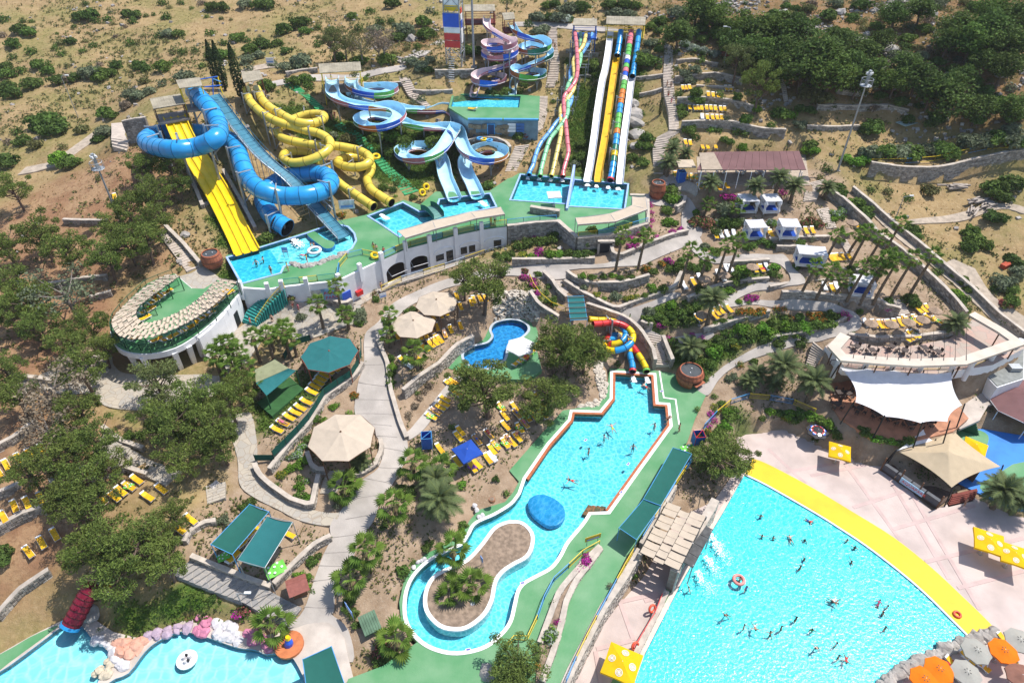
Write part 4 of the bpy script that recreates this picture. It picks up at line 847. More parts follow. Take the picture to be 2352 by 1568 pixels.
# --- boat conveyor
cv=[Vector(p)for p in spline([tuple(P(*q))for q in((490,218,24),(560,310,20.4),(610,365,18),(670,415,15.1),(720,470,13),(790,545,11.2))],8)]
t=thing('boat_conveyor','long straight blue green conveyor ramp passing through the blue tube loop','conveyor',cv[0]);fr=frames(cv);TEAL=mat('teal_belt',(.055,.20,.28),.45,.12,1.2);TEAL2=mat('teal_frame',(.03,.12,.19),.5)
for i in range(len(cv)-1):
 mb=MB();s0,s1=fr[i][1],fr[i+1][1];g=(cv[i+1]-cv[i])*.03
 mb.quadprism(cv[i]-s0*.95+g,cv[i]+s0*.95+g,cv[i+1]+s1*.95-g,cv[i+1]-s1*.95-g,.12);mb.build('belt_panel',TEAL,t,world=True)
for sg in(-1,1):
 mb=MB();mb.tube([p+f[1]*sg*1.05+Vector((0,0,.05))for p,f in zip(cv,fr)],.12,6);mb.tube([p+f[1]*sg*1.15+Vector((0,0,.9))for p,f in zip(cv,fr)],.04,5)
 for i in range(0,len(cv),2):q=cv[i]+fr[i][1]*sg*1.1;mb.bar((q.x,q.y,min(hz(q.x,q.y),q.z-.3)),(q.x,q.y,q.z+.9),.05,5)
 mb.build('side_frame',TEAL2 if sg<0 else STEEL,t,world=True)
 # --- two yellow tubes
tube_slide('yellow tube slide with a small upper loop and a lower right loop',[(590,204),(603,230),(620,247),(638,258),(660,271),(683,281),(706,284),(728,281),(743,273),(744,266),(728,262),(700,265),(665,278),(640,293),(640,308),(655,320),(690,328),(730,333),(775,336),(800,340),(825,346),(845,357),(850,368),(838,380),(813,385),(788,381),(775,373),(787,364),(812,361),(840,367),(853,380),(851,395),(843,412),(853,435),(872,449),(899,466)],22.4,11.9,.78,2.6,YEL_T,YEL_T,posts=9)
tube_slide('yellow tube slide with one broad loop beside the blue conveyor',[(567,206),(573,230),(588,248),(608,265),(638,280),(670,290),(700,299),(730,306),(751,317),(760,331),(750,347),(728,361),(700,371),(670,374),(651,365),(655,352),(678,347),(705,349),(725,360),(740,378),(757,398),(783,424),(813,445),(858,475)],22.4,11.9,.78,2.6,YEL_T,YEL_T,posts=9)
# --- pair of open blue flumes
MIX=[RBLU,BRWN,DGRN,MAUVE,RBLU,ORG_T,LGRN,PINK_T]
flume('open pale blue slide with left loop around a round bush',[(763,176),(763,205),(768,220),(788,232),(818,239),(848,244),(878,245),(903,249),(917,260),(912,274),(895,285),(868,292),(840,289),(828,280),(835,271),(860,266),(890,270),(923,278),(950,287),(988,291),(1022,293),(1050,302),(1060,325),(1070,346),(1090,361),(1118,368),(1146,362),(1153,350),(1138,342),(1112,342),(1085,352),(1068,372),(1073,398),(1086,424),(1097,450)],21.8,11.4,1.25,SKY_F,MIX,3.4,.22,posts=7)
flume('open pale blue slide with upper ring and large front loop',[(808,176),(808,197),(825,209),(853,215),(883,215),(901,207),(884,200),(852,201),(822,208),(810,221),(825,233),(870,243),(920,247),(950,251),(988,252),(1022,251),(1046,262),(1050,282),(1033,312),(1013,342),(988,359),(958,367),(930,361),(922,350),(938,341),(968,338),(998,346),(1015,368),(1023,404),(1036,435),(1044,456)],21.8,11.4,1.25,SKY_F,[DGRN,BRWN,RBLU,LGRN,MAUVE,RBLU,PINK_T,ORG_T],3.4,.22,posts=7)
# --- spiral flumes
flume('white and pink spiral slide beside the tall steel mast',[(1119,38),(1119,60),(1138,76),(1163,89),(1180,100),(1166,112),(1136,115),(1114,108),(1122,101),(1150,101),(1176,110),(1182,122),(1164,133),(1134,135),(1114,128),(1124,121),(1152,121),(1176,131),(1174,147),(1142,157),(1110,167),(1092,178),(1094,189),(1116,194),(1144,190),(1156,183),(1136,180),(1110,187),(1093,202),(1087,220)],27.3,18.2,.72,mat('pale_pink_flume',(.80,.66,.66),.35,.05),[MAUVE,RBLU,MAUVE,RBLU,PINK_T],3.4,.3,posts=6)
flume('sky blue spiral slide with rust red shells beside the long stairs',[(1174,54),(1190,78),(1213,87),(1244,94),(1259,105),(1250,117),(1226,122),(1203,119),(1200,112),(1216,107),(1240,110),(1261,120),(1261,132),(1238,142),(1206,155),(1184,162),(1182,171),(1198,179),(1221,181),(1245,176),(1243,170),(1220,168),(1194,176),(1180,192),(1177,217)],26.6,18.2,.72,SKY_F,[DGRN,BRWN,RBLU,BRWN,LGRN],3.4,.3,posts=6)
# --- four pastel tubes
def T2(s):return[(588*2+float(a.split(',')[0])/4,float(a.split(',')[1])/4)for a in s.split()]
for nm,s,c,mo in(('pastel pink','578,296 590,400 600,540 602,650 580,750 525,830 480,890 477,1000 495,1150 511,1320 518,1400 495,1490 472,1568 467,1622',PINK_T,RED_T),('mint green','628,306 632,450 626,560 585,680 520,770 505,860 515,960 508,1050 480,1110 420,1190 350,1280 312,1390 282,1500 265,1568 259,1618',GRN_T,LGRN),('pale yellow','680,312 655,420 605,490 565,560 570,650 576,740 566,820 520,900 452,985 446,1080 451,1200 431,1320 402,1450 376,1568 362,1618',PYEL_T,YEL_T),('pale blue','735,312 700,400 650,480 590,560 540,640 536,740 546,860 540,940 480,1050 405,1130 342,1220 262,1320 216,1430 190,1530 165,1568 157,1606',PBLU_T,BLUE_T)):
 t,_p=tube_slide(f'narrow {nm} tube slide weaving between its three pastel neighbours',T2(s),25.6+{'pastel pink':.5,'mint green':-.3,'pale yellow':.2,'pale blue':-.6}[nm],11.7,.42,2.4,c,mo,posts=0,n=12)
 # scaffold frames that carry the four tubes
for i,(u0,u1,v,z)in enumerate(((1310,1360,108,23.9),(1310,1352,140,22),(1302,1345,165,20.4),(1296,1330,190,19.2),(1290,1327,215,17.8),(1280,1322,240,16.6),(1275,1315,265,15.4),(1278,1302,300,13.9))):
 a,b=P(u0,v,z+.2),P(u1,v,z+.2);t=thing('slide_scaffold',f'grey steel H frame carrying the four pastel tubes, {ordn(i)} from the top','steel frame',(a.x,a.y,hz(a.x,a.y)),group='frames under the pastel tubes')
 for q in(a,b):mb=MB();mb.bar((q.x,q.y,hz(q.x,q.y)-.2),(q.x,q.y,q.z+1.4),.13,6);mb.build('post',STEEL,t,world=True)
 for dz in(-.75,.9):mb=MB();mb.bar(a+Vector((-.3,0,dz)),b+Vector((.3,0,dz)),.08,6);mb.build('crossbar',STEEL,t,world=True)
 # --- four steep straight slides
KZ=dict(z0=26.0,z1=11.5)
def T2b(s):return T2(s)
def prof_z(px,z0,z1,k=.25):
 """steep straight slide: steady drop, easing out at the foot"""
 n=len(px);v0,v1=px[0][1],px[-1][1];return[(u,v,z0+(z1-z0)*((v-v0)/(v1-v0)))for u,v in px]
flume('white straight speed slide, the one nearest the pastel tubes',prof_z(T2('905,290 888,450 856,650 830,750 790,1000 758,1250 722,1500 690,1672'),25.6,11.2),0,0,.62,WHT_F,[WHT_F],3,.42,True,posts=6,name='speed_slide',res=1.2)
t,_=tube_slide('blue covered start of the amber speed slide',prof_z(T2('1000,286 985,400 967,510'),26.2,22.9),0,0,.6,2.4,BLUE_T,BLUE_T,n=12)
flume('amber yellow open speed slide below a blue covered start',prof_z(T2('966,500 932,720 900,950 865,1200 832,1400 800,1568 788,1672'),22.4,11.2),0,0,.62,DYEL,[DYEL],3,.42,True,posts=6,name='speed_slide',res=1.2)
SEQ=[PINK_T,PINK_T,PINK_T,LGRN,LGRN,LGRN,WHT_F,RBLU,LGRN,PINK_T,RBLU,WHT_F,LGRN,LGRN,ORG_T,ORG_T,BLUE_T,BLUE_T,LGRN,LGRN,LGRN,ORG_T,BLUE_T,BLUE_T,DGRN,YEL_M,DGRN,BLUE_T,BLUE_T]
tube_slide('straight tube slide striped pink, green, white, blue and orange',prof_z(T2('1095,290 1080,400 1063,520 1045,640 1030,760 1010,870 990,1000 970,1150 955,1300 936,1450 920,1568 904,1655'),26.2,11.8),0,0,.6,1.75,lambda f,i:SEQ[min(int(f*(len(SEQ)-.01)),len(SEQ)-1)],RED_T,posts=7,n=14)
tube_slide('blue covered start of the white speed slide beside the rock face',prof_z(T2('1165,288 1150,420 1130,560 1107,700'),26.2,20.9),0,0,.6,2.4,BLUE_T,BLUE_T,n=12)
flume('white straight speed slide beside the rock face, below a blue tube',prof_z(T2('1108,695 1090,800 1072,950 1045,1150 1020,1350 1000,1568 988,1690'),20.5,11.2),0,0,.62,WHT_F,[WHT_F],3,.42,True,posts=6,name='speed_slide',res=1.2)
# --- coloured spiral tubes at the main pool
def cyc(seq):return lambda f,i:seq[min(int(f*(len(seq)-.01)),len(seq)-1)]
tube_slide('spiral tube slide starting red and ending in a green mouth',[(1362,744),(1388,742),(1412,741),(1436,749),(1453,766),(1451,785),(1432,800),(1404,805),(1388,796),(1396,781),(1424,777),(1452,795),(1470,820),(1481,838),(1485,853)],5.6,.75,.48,1.5,cyc([RED_T,RED_T,RED_T,YEL_M,YEL_M,BLUE_T,BLUE_T,YEL_M,YEL_M,BLUE_T,BLUE_T,RED_T,RED_T,RED_T,YEL_M,YEL_M]),LGRN,posts=6,n=12,res=.5)
tube_slide('spiral tube slide starting yellow and ending in a red mouth',[(1352,733),(1375,735),(1398,736),(1424,745),(1437,764),(1430,782),(1408,790),(1392,783),(1405,770),(1430,772),(1444,790),(1446,812),(1452,835),(1453,853)],5.4,.75,.48,1.5,cyc([YEL_M,YEL_M,BLUE_T,BLUE_T,BLUE_T,YEL_M,RED_T,RED_T,BLUE_T,YEL_M,YEL_M,YEL_M,BLUE_T,BLUE_T]),RED_T,posts=6,n=12,res=.5)
# --- dark red tunnel slide of the children pool
tube_slide('dark red ribbed tunnel slide dropping into a blue bowl',[(212,1345,3.3),(195,1375),(178,1408),(160,1440)],3.3,.7,.95,1.0,mat('maroon_plastic',(.20,.012,.03),.35,.1),BLUE_T,n=14)
# foam where slides end
FOAM=mat('white_water_foam',(.85,.9,.92),.6,.1,4,.6,5)
def foam(u,v,z,w_,l_,ang,r0=.085):
 c=P(u,v,z);mb=MB()
 for _ in range(200):
  f=rnd.random();a=rnd.gauss(0,.3)*w_*(.5+f);x=c.x+math.cos(ang)*f*l_-math.sin(ang)*a;y=c.y+math.sin(ang)*f*l_+math.cos(ang)*a;s_=r0*(1-.6*f)*rnd.uniform(.5,1.4)
  mb.add([(x+s_*math.cos(q)*1.6,y+s_*math.sin(q)*1.6,z+.015)for q in(0,1.05,2.1,3.14,4.2,5.25)]+[(x,y,z+s_*.5)],[(i,(i+1)%6,6)for i in range(6)])
 o=mb.build('splash_foam',FOAM);stuff(o);o['label']='white splash foam where a slide runs into its pool';return o
for u,v,w_,l_,a in((672,548,1.2,3.4,-.9),(875,492,.7,2.4,-.9),(1104,462,.8,2.2,-1.0),(1212,407,.4,1.0,-1.6),(1238,409,.4,1,-1.6),(1264,411,.4,1,-1.6),(1291,412,.4,1,-1.6),(1397,427,.5,1.2,-1.6),(1349,422,.6,1,-1.6),(1420,431,.6,1,-1.6),(1370,425,.5,1,-1.6)):foam(u,v,DECK_Z-.1,w_,l_,a)
for u,v in((1453,864),(1485,866)):foam(u,v,-.12,.5,1.3,-1.5)
for u,v in((1640,1245),(1620,1275),(1600,1310),(1630,1225)):foam(u,v,WAVE_Z-.08,1.2,3.4,-1.2,.045)
# ================================================================ BUILDINGS, ROOFS, SHADES
WOODP=mat('grey_roof_planks',(.30,.265,.20),.85,.2,.6,.2,6,island=.16);BROWNW=mat('brown_timber',(.13,.065,.035),.7,.15);DKRED=mat('dark_red_timber',(.17,.035,.025),.7,.15)
BLUEP=mat('blue_paint',(.03,.13,.50),.5,.08);YELP=mat('yellow_paint',(.72,.52,.03),.5,.08);LBLUE=mat('light_blue_paint',(.08,.32,.62),.5,.08);BLACK=mat('black_metal',(.02,.02,.022),.5,.1);GREENP=mat('dark_green_paint',(.015,.085,.04),.5,.1)
BEIGE=cloth_mat('beige_canvas',(.62,.52,.41),.22);TEALC=cloth_mat('green_shade_net',(.025,.135,.11),.18);TEALB=cloth_mat('teal_shade_net',(.03,.17,.175),.18);WHITEC=cloth_mat('white_canvas',(.82,.81,.83),.2);YELC=cloth_mat('yellow_canvas',(.80,.50,.01),.2);BLUEC=cloth_mat('blue_canvas',(.025,.09,.45),.2);ORANGEC=cloth_mat('orange_canvas',(.85,.20,.01),.2);GREYC=cloth_mat('grey_canvas',(.40,.39,.35),.2);SAND=cloth_mat('sand_canvas',(.55,.44,.30),.12)
DARKV=mat('interior_shade_paint',(.03,.03,.035),.9)  # near-black paint standing for shade inside the doorway and pavilion
def lerp4(q,s_,t_):return q[0].lerp(q[1],s_).lerp(q[3].lerp(q[2],s_),t_)
def board_roof(name,label,cat,q,floor=None,nb=10,postm=BROWNW,roofm=WOODP,tilt=.35,th=.1,rail=True,platform=None,name_piece='roof_board',postr=.09):
 """lean-to roof of boards on four posts; q = roof corners (back left, back right, front right, front left)"""
 q=[Vector(p)for p in q];q[0].z+=tilt;q[1].z+=tilt;c=sum(q,Vector())/4;g=floor if floor is not None else hz(c.x,c.y)
 t=thing(name,label,cat,(c.x,c.y,g))
 for i in range(nb):
  f0,f1=(i+.015)/nb,(i+.985)/nb;p=[q[0].lerp(q[1],f0),q[0].lerp(q[1],f1),q[3].lerp(q[2],f1),q[3].lerp(q[2],f0)]
  for k in p:k.z+=.015*(i%2)
  if area([tuple(k)for k in p])<0:p=p[::-1]
  mb=MB();mb.quadprism(*p,th);mb.build(name_piece,roofm,t,world=True)
 for i,(s_,t_)in enumerate(((.04,.08),(.96,.08),(.96,.92),(.04,.92))):
  p=lerp4(q,s_,t_);zz=floor if floor is not None else hz(p.x,p.y);mb=MB();mb.bar((p.x,p.y,zz-.3),(p.x,p.y,p.z-th),postr,6);mb.build('post',postm,t,world=True)
 for a,b in(((.0,.06),(1,.06)),((0,.94),(1,.94))):
  mb=MB();mb.bar(lerp4(q,*a)-Vector((0,0,th+.06)),lerp4(q,*b)-Vector((0,0,th+.06)),.07,6);mb.build('beam',postm,t,world=True)
 if platform is not None:
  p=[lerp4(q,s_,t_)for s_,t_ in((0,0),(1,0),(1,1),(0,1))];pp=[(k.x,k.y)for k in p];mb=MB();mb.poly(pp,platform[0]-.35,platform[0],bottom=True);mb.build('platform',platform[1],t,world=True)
 if rail:
  zf=platform[0]if platform else g;mb=MB()
  for a,b in(((0,0),(1,0)),((0,0),(0,1)),((1,0),(1,1))):
   A,B=lerp4(q,*a),lerp4(q,*b)
   for dz in(.5,1.0):mb.bar((A.x,A.y,zf+dz),(B.x,B.y,zf+dz),.05,5)
  mb.build('rail',postm,t,world=True)
 return t
def PQ(s,z):return PP(L_(s),z)
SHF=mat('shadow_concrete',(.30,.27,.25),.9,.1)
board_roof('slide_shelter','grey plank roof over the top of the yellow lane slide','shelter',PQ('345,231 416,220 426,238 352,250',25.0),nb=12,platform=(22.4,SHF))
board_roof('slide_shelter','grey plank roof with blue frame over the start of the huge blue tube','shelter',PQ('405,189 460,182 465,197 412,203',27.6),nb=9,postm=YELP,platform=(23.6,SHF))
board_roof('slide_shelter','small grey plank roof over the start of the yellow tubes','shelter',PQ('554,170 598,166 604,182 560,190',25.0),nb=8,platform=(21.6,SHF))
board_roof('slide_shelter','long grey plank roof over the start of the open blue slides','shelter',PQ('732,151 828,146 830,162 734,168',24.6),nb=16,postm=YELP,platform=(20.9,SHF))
board_roof('slide_shelter','grey plank roof on dark red timber tower beside the steel mast','shelter',PQ('1066,15 1136,14 1138,25 1067,26',29.0),nb=10,postm=DKRED,platform=(26.4,DKRED))
board_roof('slide_shelter','little grey plank roof at the start of the sky blue spiral slide','shelter',PQ('1153,34 1180,32 1183,43 1158,46',28.6),nb=5,postm=DKRED,platform=(26,DKRED))
board_roof('slide_shelter','grey plank roof with blue posts over the start of the four pastel tubes','shelter',PQ('1318,46 1371,47 1372,59 1315,58',27.6),nb=9,postm=BLUEP,platform=(25.0,BLUEP))
board_roof('slide_shelter','wide grey plank roof on yellow posts over the four steep straight slides','shelter',PQ('1393,41 1483,43 1482,58 1392,55',27.9),nb=15,postm=YELP,platform=(25.2,mat('yellow_steel',(.42,.33,.05),.6)))
# blue and yellow gantry behind the blue tube
t=thing('gantry','tall blue and yellow steel gantry frame behind the blue tube start','steel frame',P(485,222,23.5))
for a,b,m_ in(((456,183),(500,176),BLUEP),((500,176),(512,218),YELP),((490,182),(507,188),LBLUE),((456,183),(458,212),BLUEP),((488,180),(490,222),BLUEP),((470,200),(510,196),BLUEP)):
 mb=MB();mb.bar(P(*a,26),P(*b,26 if b[1]<200 else 23),.11,6);mb.build('beam',m_,t,world=True)
 # steel tower slide
base=G(1040,152);t=thing('slide_tower','tall steel tower with stacked blue, white, red and yellow cladding panels','slide tower',base)
TW=[P(1026,154,21),P(1060,156,21)];wd=(TW[1]-TW[0]);wl_=wd.length;ex=wd.normalized();ey=Vector((-ex.y,ex.x,0))
def tw(a,b,z):p=TW[0]+ex*a*wl_+ey*b*3.4;return Vector((p.x,p.y,z))
mb=MB()
for a in(0,1):
 for b in(0,1):mb.bar(tw(a,b,19.5),tw(a,b,44),.12,6)
mb.build('leg',STEEL,t,world=True);mb=MB()
for k in range(7):
 z=21+k*3
 for(a,b),(c,d)in(((0,0),(1,0)),((1,0),(1,1)),((1,1),(0,1)),((0,1),(0,0))):mb.bar(tw(a,b,z),tw(c,d,z+3),.06,5);mb.bar(tw(a,b,z),tw(c,d,z),.06,5);mb.bar(tw(c,d,z),tw(a,b,z+3),.05,5)
mb.build('brace',STEEL,t,world=True)
def tz(v):
 y=TW[0].y;d=ray(1040,v);return CAM_H+d[2]*(y/d[1])
for v0,v1,m_,off in((28,60,RBLU,-.5),(61,74,WHT_F,-.1),(75,91,RED_T,-.1),(92,108,RED_T,-.1),(-8,12,WHT_F,.35),(12,25,YEL_M,.3),(26,30,STEEL,-.4)):
 z1,z0=tz(v0),tz(v1);mb=MB();c=tw(.5,0,(z0+z1)/2)-ey*(.2-off)
 mb.box(c,(wl_*1.02,.15,z1-z0-.06),math.atan2(ex.y,ex.x));mb.build('cladding_panel',m_,t,world=True)
for v0,v1,m_ in((20,32,RED_T),(33,47,WHT_F),(48,66,RBLU),(67,100,WHT_F)):
 z1,z0=tz(v0),tz(v1);mb=MB();mb.box(tw(1.04,.35,(z0+z1)/2),(.14,1.3,z1-z0-.05),math.atan2(ex.y,ex.x));mb.build('side_panel',m_,t,world=True)
mb=MB()
for k in range(12):mb.box(tw(.45+k*.03,-.3-k*.14,23.5-k*.3),(1.2,.3,.06),math.atan2(ex.y,ex.x))
mb.build('stair',STEEL,t,world=True)
p0=G(1089,157);t=thing('steel_mast','very tall grey steel mast rising out of the picture beside the white spiral slide','mast',p0)
mb=MB();mb.tube([(0,0,-.5),(0,0,12),(0,0,32)],[.26,.22,.13],10);mb.build('pole',mat('grey_pole',(.30,.30,.32),.5,.08),t);mb=MB();mb.box((0,0,.15),(1.2,1.2,.5));mb.build('footing',CONC,t)
# ---------------------------------------------------------------- raised pool building
UB=[tuple(p[:2])for p in PP(L_('1039,214 1196,218 1240,221 1238,274 1073,273 1030,247'),UPOOL_Z)];UPL=[tuple(p[:2])for p in PP(L_('1043,217 1196,221 1192,247 1036,245'),UPOOL_Z)]
t=thing('pool_house','low building carrying a blue splash pool and green deck on its roof','building',(sum(p[0]for p in UB)/6,sum(p[1]for p in UB)/6,14.2))
mb=MB();mb.poly(UB,UPOOL_Z-.35,UPOOL_Z,[UPL]);mb.build('roof_deck',GREEN,t,world=True)
zb_=13.2;mb=MB();ub2=offset(UB,.15 if area(UB)>0 else-.15,True);k=len(ub2)
for i in range(k):
 a,b=ub2[i],ub2[(i+1)%k];mb.add([(*a,zb_),(*b,zb_),(*b,UPOOL_Z-.3),(*a,UPOOL_Z-.3)],[(0,1,2,3)]if area(UB)>0 else[(3,2,1,0)])
mb.build('wall',mat('blue_grey_rendered_wall',(.20,.30,.36),.8,.25,.5,.3,3),t,world=True)
FA,FB_=Vector((*UB[4],0)),Vector((*UB[3],0));fd=(FB_-FA).normalized();fo=Vector((fd.y,-fd.x,0));fo=fo if fo.y<0 else-fo;fl_=(FB_-FA).length;fa=math.atan2(fd.y,fd.x)
def fpt(f,o,z):p=FA+fd*fl_*f+fo*o;return Vector((p.x,p.y,z))
mb=MB();mb.box(fpt(.33,.0,15.6),(1.3,.3,2.6),fa);d_=mb.build('door',mat('navy_door',(.02,.05,.13),.6),t,world=True)
mb=MB();[mb.box(fpt(.33,.02,z),(1.6,.3,.15),fa)for z in(16.98,)];[mb.box(fpt(.33+s_,.02,15.6),(.14,.3,2.7),fa)for s_ in(-.048,.048)];mb.build('door_frame',LBLUE,t,world=True)
for r_ in range(3):
 for cc in range(2):mb=MB();mb.box(fpt(.62+cc*.12,.05,16.9-r_*.62),(1.55,.1,.5),fa);mb.build('notice_board',mat('board_blue',(.06,.16,.42),.5)if cc else WHITE,t,world=True)
mb=MB();[mb.box(fpt(f,-.1,UPOOL_Z-.1),(fl_*.48,.5,.28),fa)for f in(.25,.75)];mb.build('blue_fascia',LBLUE,t,world=True)
for f0,f1 in((.02,.32),(.36,.66),(.7,.98)):
 rk=MB()
 for _ in range(14):
  f=rnd.uniform(f0,f1)
  if.25<f<.41 or f>.58:continue
  rk.box(fpt(f,-.05,rnd.uniform(14.3,16.6)),(rnd.uniform(.7,1.3),.3,rnd.uniform(.5,.9)),fa+rnd.uniform(-.1,.1))
 if rk.v:rk.build('rock_relief',mat('brown_rock_relief',(.24,.19,.13),.9,.25,1.2,.5),t,world=True)
up=MB();up.poly(UPL,UPOOL_Z-1.3,UPOOL_Z-.8);up.build('pool_basin',FLOORB,t,world=True)
up=MB();v2,tr=fill(UPL);up.add([(x,y,UPOOL_Z-.12)for x,y in v2],tr);up.build('water',WSLIDE,t,world=True)
up=MB();k=len(UPL);up.add([(*p,UPOOL_Z-.9)for p in UPL]+[(*p,UPOOL_Z)for p in UPL],[(i,(i+1)%k,k+(i+1)%k,k+i)for i in range(k)]);up.build('basin_wall',LBLUE,t,world=True)
# ---------------------------------------------------------------- railings
def railing(label,pts,h=1.0,cols=None,seg=3.0,gap=.16,name='railing',base=None,zoff=0.0):
 """pts = world points along the foot; posts, two rails and thin bars; the colour alternates by stretch"""
 cols=cols or[YELP,LBLUE];pts=[Vector(p)for p in pts]
 t=thing(name,label,'railing',pts[len(pts)//2]);line=[Vector(p)for p in resample([tuple(p)for p in pts],seg)];cur=0
 for i in range(len(line)-1):
  a,b=line[i],line[i+1];m=cols[i%len(cols)];mb=MB();d=b-a
  mb.bar(a+Vector((0,0,h)),b+Vector((0,0,h)),.05,5);mb.bar(a+Vector((0,0,.12)),b+Vector((0,0,.12)),.035,4);mb.bar(a,a+Vector((0,0,h)),.055,5);mb.bar(b,b+Vector((0,0,h)),.055,5)
  k=max(1,int(d.length/gap))
  for j in range(1,k):q=a+d*(j/k);mb.bar(q+Vector((0,0,.12)),q+Vector((0,0,h)),.016,3)
  mb.build('rail_panel',m,t,world=True)
 return t
def RL(s,z):return PP(L_(s),z)
# ---------------------------------------------------------------- white arcade under the slide deck
fpx=L_('874,596 930,570 985,556 1045,539 1105,526 1163,518');F=PP(fpx,DECK_Z)
t=thing('arcade_building','white arcade building with round arches under the green slide deck','building',(F[2].x,F[2].y,PROM_Z))
for i in range(5):
 a,b=F[i],F[i+1];d=Vector((b.x-a.x,b.y-a.y,0));ln=d.length;d.normalize();o=Vector((d.y,-d.x,0));o=o if o.y<0 else-o
 H_=DECK_Z-PROM_Z-.02;out=[(0,0),(ln,0),(ln,H_),(0,H_)];hole=[]
 if i<2:aw,s0=ln/2-.5,1.9;hole=[(ln/2-aw,.02)]+[(ln/2+aw,.02)]+[(ln/2+aw*math.cos(x),s0+aw*.62*math.sin(x))for x in[math.pi*j/14 for j in range(15)]]
 mb=MB();v2,tr=fill(out,[hole]if hole else[])
 def W(x,z,off):p=a+d*x+o*off;return(p.x,p.y,PROM_Z+z)
 mb.add([W(x,z,.3)for x,z in v2],tr);mb.add([W(x,z,-.1)for x,z in v2],[q[::-1]for q in tr])
 for ring in([hole]if hole else[]):
  k=len(ring);mb.add([W(x,z,.3)for x,z in ring]+[W(x,z,-.1)for x,z in ring],[(j,(j+1)%k,k+(j+1)%k,k+j)for j in range(k)])
 mb.build('wall',WHITE,t,world=True)
 if i>=2:
  aw=ln/2-.4;mb=MB();mb.tube([W(ln/2+aw*math.cos(x),2.2+aw*.5*math.sin(x),.32)for x in[math.pi*j/14 for j in range(15)]],.09,6);mb.build('arch_moulding',WHITE,t,world=True)
 ops={2:[(.34,1.0,1.3,1.0,'window'),(.72,1.05,1.1,2.2,'door')],3:[(.28,1.0,1.0,1.2,'window'),(.6,1.0,1.0,1.2,'window')],4:[(.62,1.05,1.2,2.3,'door')]}.get(i,[])
 for f,sill,w_,h_,kind in ops:
  z0=sill if kind=='window' else 0.05;c=Vector(W(ln*f,z0+h_/2,.31));mb=MB();mb.box(c,(w_,.06,h_),math.atan2(d.y,d.x));wn=mb.build(kind,mat('dark_glass',(.02,.025,.03),.15,spec=.6),t,world=True)
  mb=MB();an=math.atan2(d.y,d.x)
  for x_,z_,sx,sz in((-w_/2,0,.09,h_+.1),(w_/2,0,.09,h_+.1),(0,h_/2,w_+.1,.09),(0,-h_/2,w_+.1,.09),(0,0,.06,h_)):mb.box(c+d*x_+Vector((0,0,z_))+o*.02,(sx,.1,sz),an)
  mb.build('frame',BLACK,wn,world=True)
 mb=MB();mb.box((Vector(W(0,H_/2+.75,.32))),(.62,.62,H_+1.5),math.atan2(d.y,d.x));mb.build('pier',WHITE,t,world=True)
mb=MB();rm=ARCH_ROOM[5:];
for a,b in zip(rm,rm[1:]):mb.quadprism((*a,DECK_Z-1.2),(*b,DECK_Z-1.2),(b[0]+.05,b[1]+.3,DECK_Z-1.2),(a[0]+.05,a[1]+.3,DECK_Z-1.2),4.8)
mb.build('back_wall',WHITE,t,world=True)
mb=MB();mb.poly(ARCH_ROOM,PROM_Z-.1,PROM_Z+.01);mb.build('floor',mat('brown_quarry_floor',(.14,.085,.06),.8,.15,1),t,world=True)
q=PP(L_('1030,585 1055,577'),PROM_Z+3)
mb=MB();mb.box(fpt(.5,0,0)*0+Vector((P(1098,535,PROM_Z+4).x,P(1098,535,PROM_Z+4).y-.3,PROM_Z+3.6)),(.9,.4,.6));mb.build('air_conditioner',mat('ac_white',(.6,.6,.6),.5),t,world=True)
# white front wall left of the arcade, with mural boards
F2=PP(L_('555,659 615,663 648,657 704,651 776,643 825,619 874,596'),DECK_Z)
t=thing('deck_front_wall','white front wall of the slide deck with painted AQUA PARK board','wall',(F2[3].x,F2[3].y,6.5));AN=[]
for i in range(6):
 a,b=F2[i],F2[i+1];d=Vector((b.x-a.x,b.y-a.y,0));o=Vector((d.y,-d.x,0)).normalized();o=o if o.y<0 else-o;d.normalize();AN.append((a,d,o,(b-a).length))
 A,B=a+o*.25,b+o*.25;mb=MB();mb.quadprism((A.x,A.y,DECK_Z-.02),(B.x,B.y,DECK_Z-.02),(b.x-o.x*.1,b.y-o.y*.1,DECK_Z-.02),(a.x-o.x*.1,a.y-o.y*.1,DECK_Z-.02),6.0 if i else 5.4);mb.build('wall',WHITE,t,world=True)
 mb=MB();mb.box(A+Vector((0,0,-.4)),(.6,.6,3.2),math.atan2(d.y,d.x));mb.build('pier',WHITE,t,world=True)
a,d,o,ln=AN[3];ang=math.atan2(d.y,d.x)
for f,w_,m_ in((.22,2.6,mat('mural_cream',(.50,.50,.46),.7,.3,1.2)),(.72,3.0,mat('mural_blue',(.22,.44,.62),.7,.1))):
 mb=MB();mb.box(a+d*ln*f+o*.3+Vector((0,0,-2.35)),(w_,.1,2.3),ang);bd=mb.build('mural_board',m_,t,world=True)
def text(body,size,loc,rot,m,parent,ext=.01,name='lettering'):
 cu=bpy.data.curves.new(name,'FONT');cu.body=body;cu.size=size;cu.extrude=ext;cu.align_x='CENTER';cu.align_y='CENTER';cu.resolution_u=2
 o_=bpy.data.objects.new(name,cu);o_.data.materials.append(m);COL.objects.link(o_);o_.parent=parent
 M=mworld(parent).inverted()@(Matrix.Translation(loc)@Matrix(rot).to_4x4())
 me_=bpy.data.meshes.new_from_object(o_.evaluated_get(bpy.context.evaluated_depsgraph_get()));bpy.data.objects.remove(o_);bpy.data.curves.remove(cu)
 me_.transform(M)
 if not me_.materials:me_.materials.append(m)
 ob=bpy.data.objects.new(name,me_);COL.objects.link(ob);ob.parent=parent;return ob
def facing(d,o,up=Vector((0,0,1))):
 return Matrix((d,up,d.cross(up))).transposed()
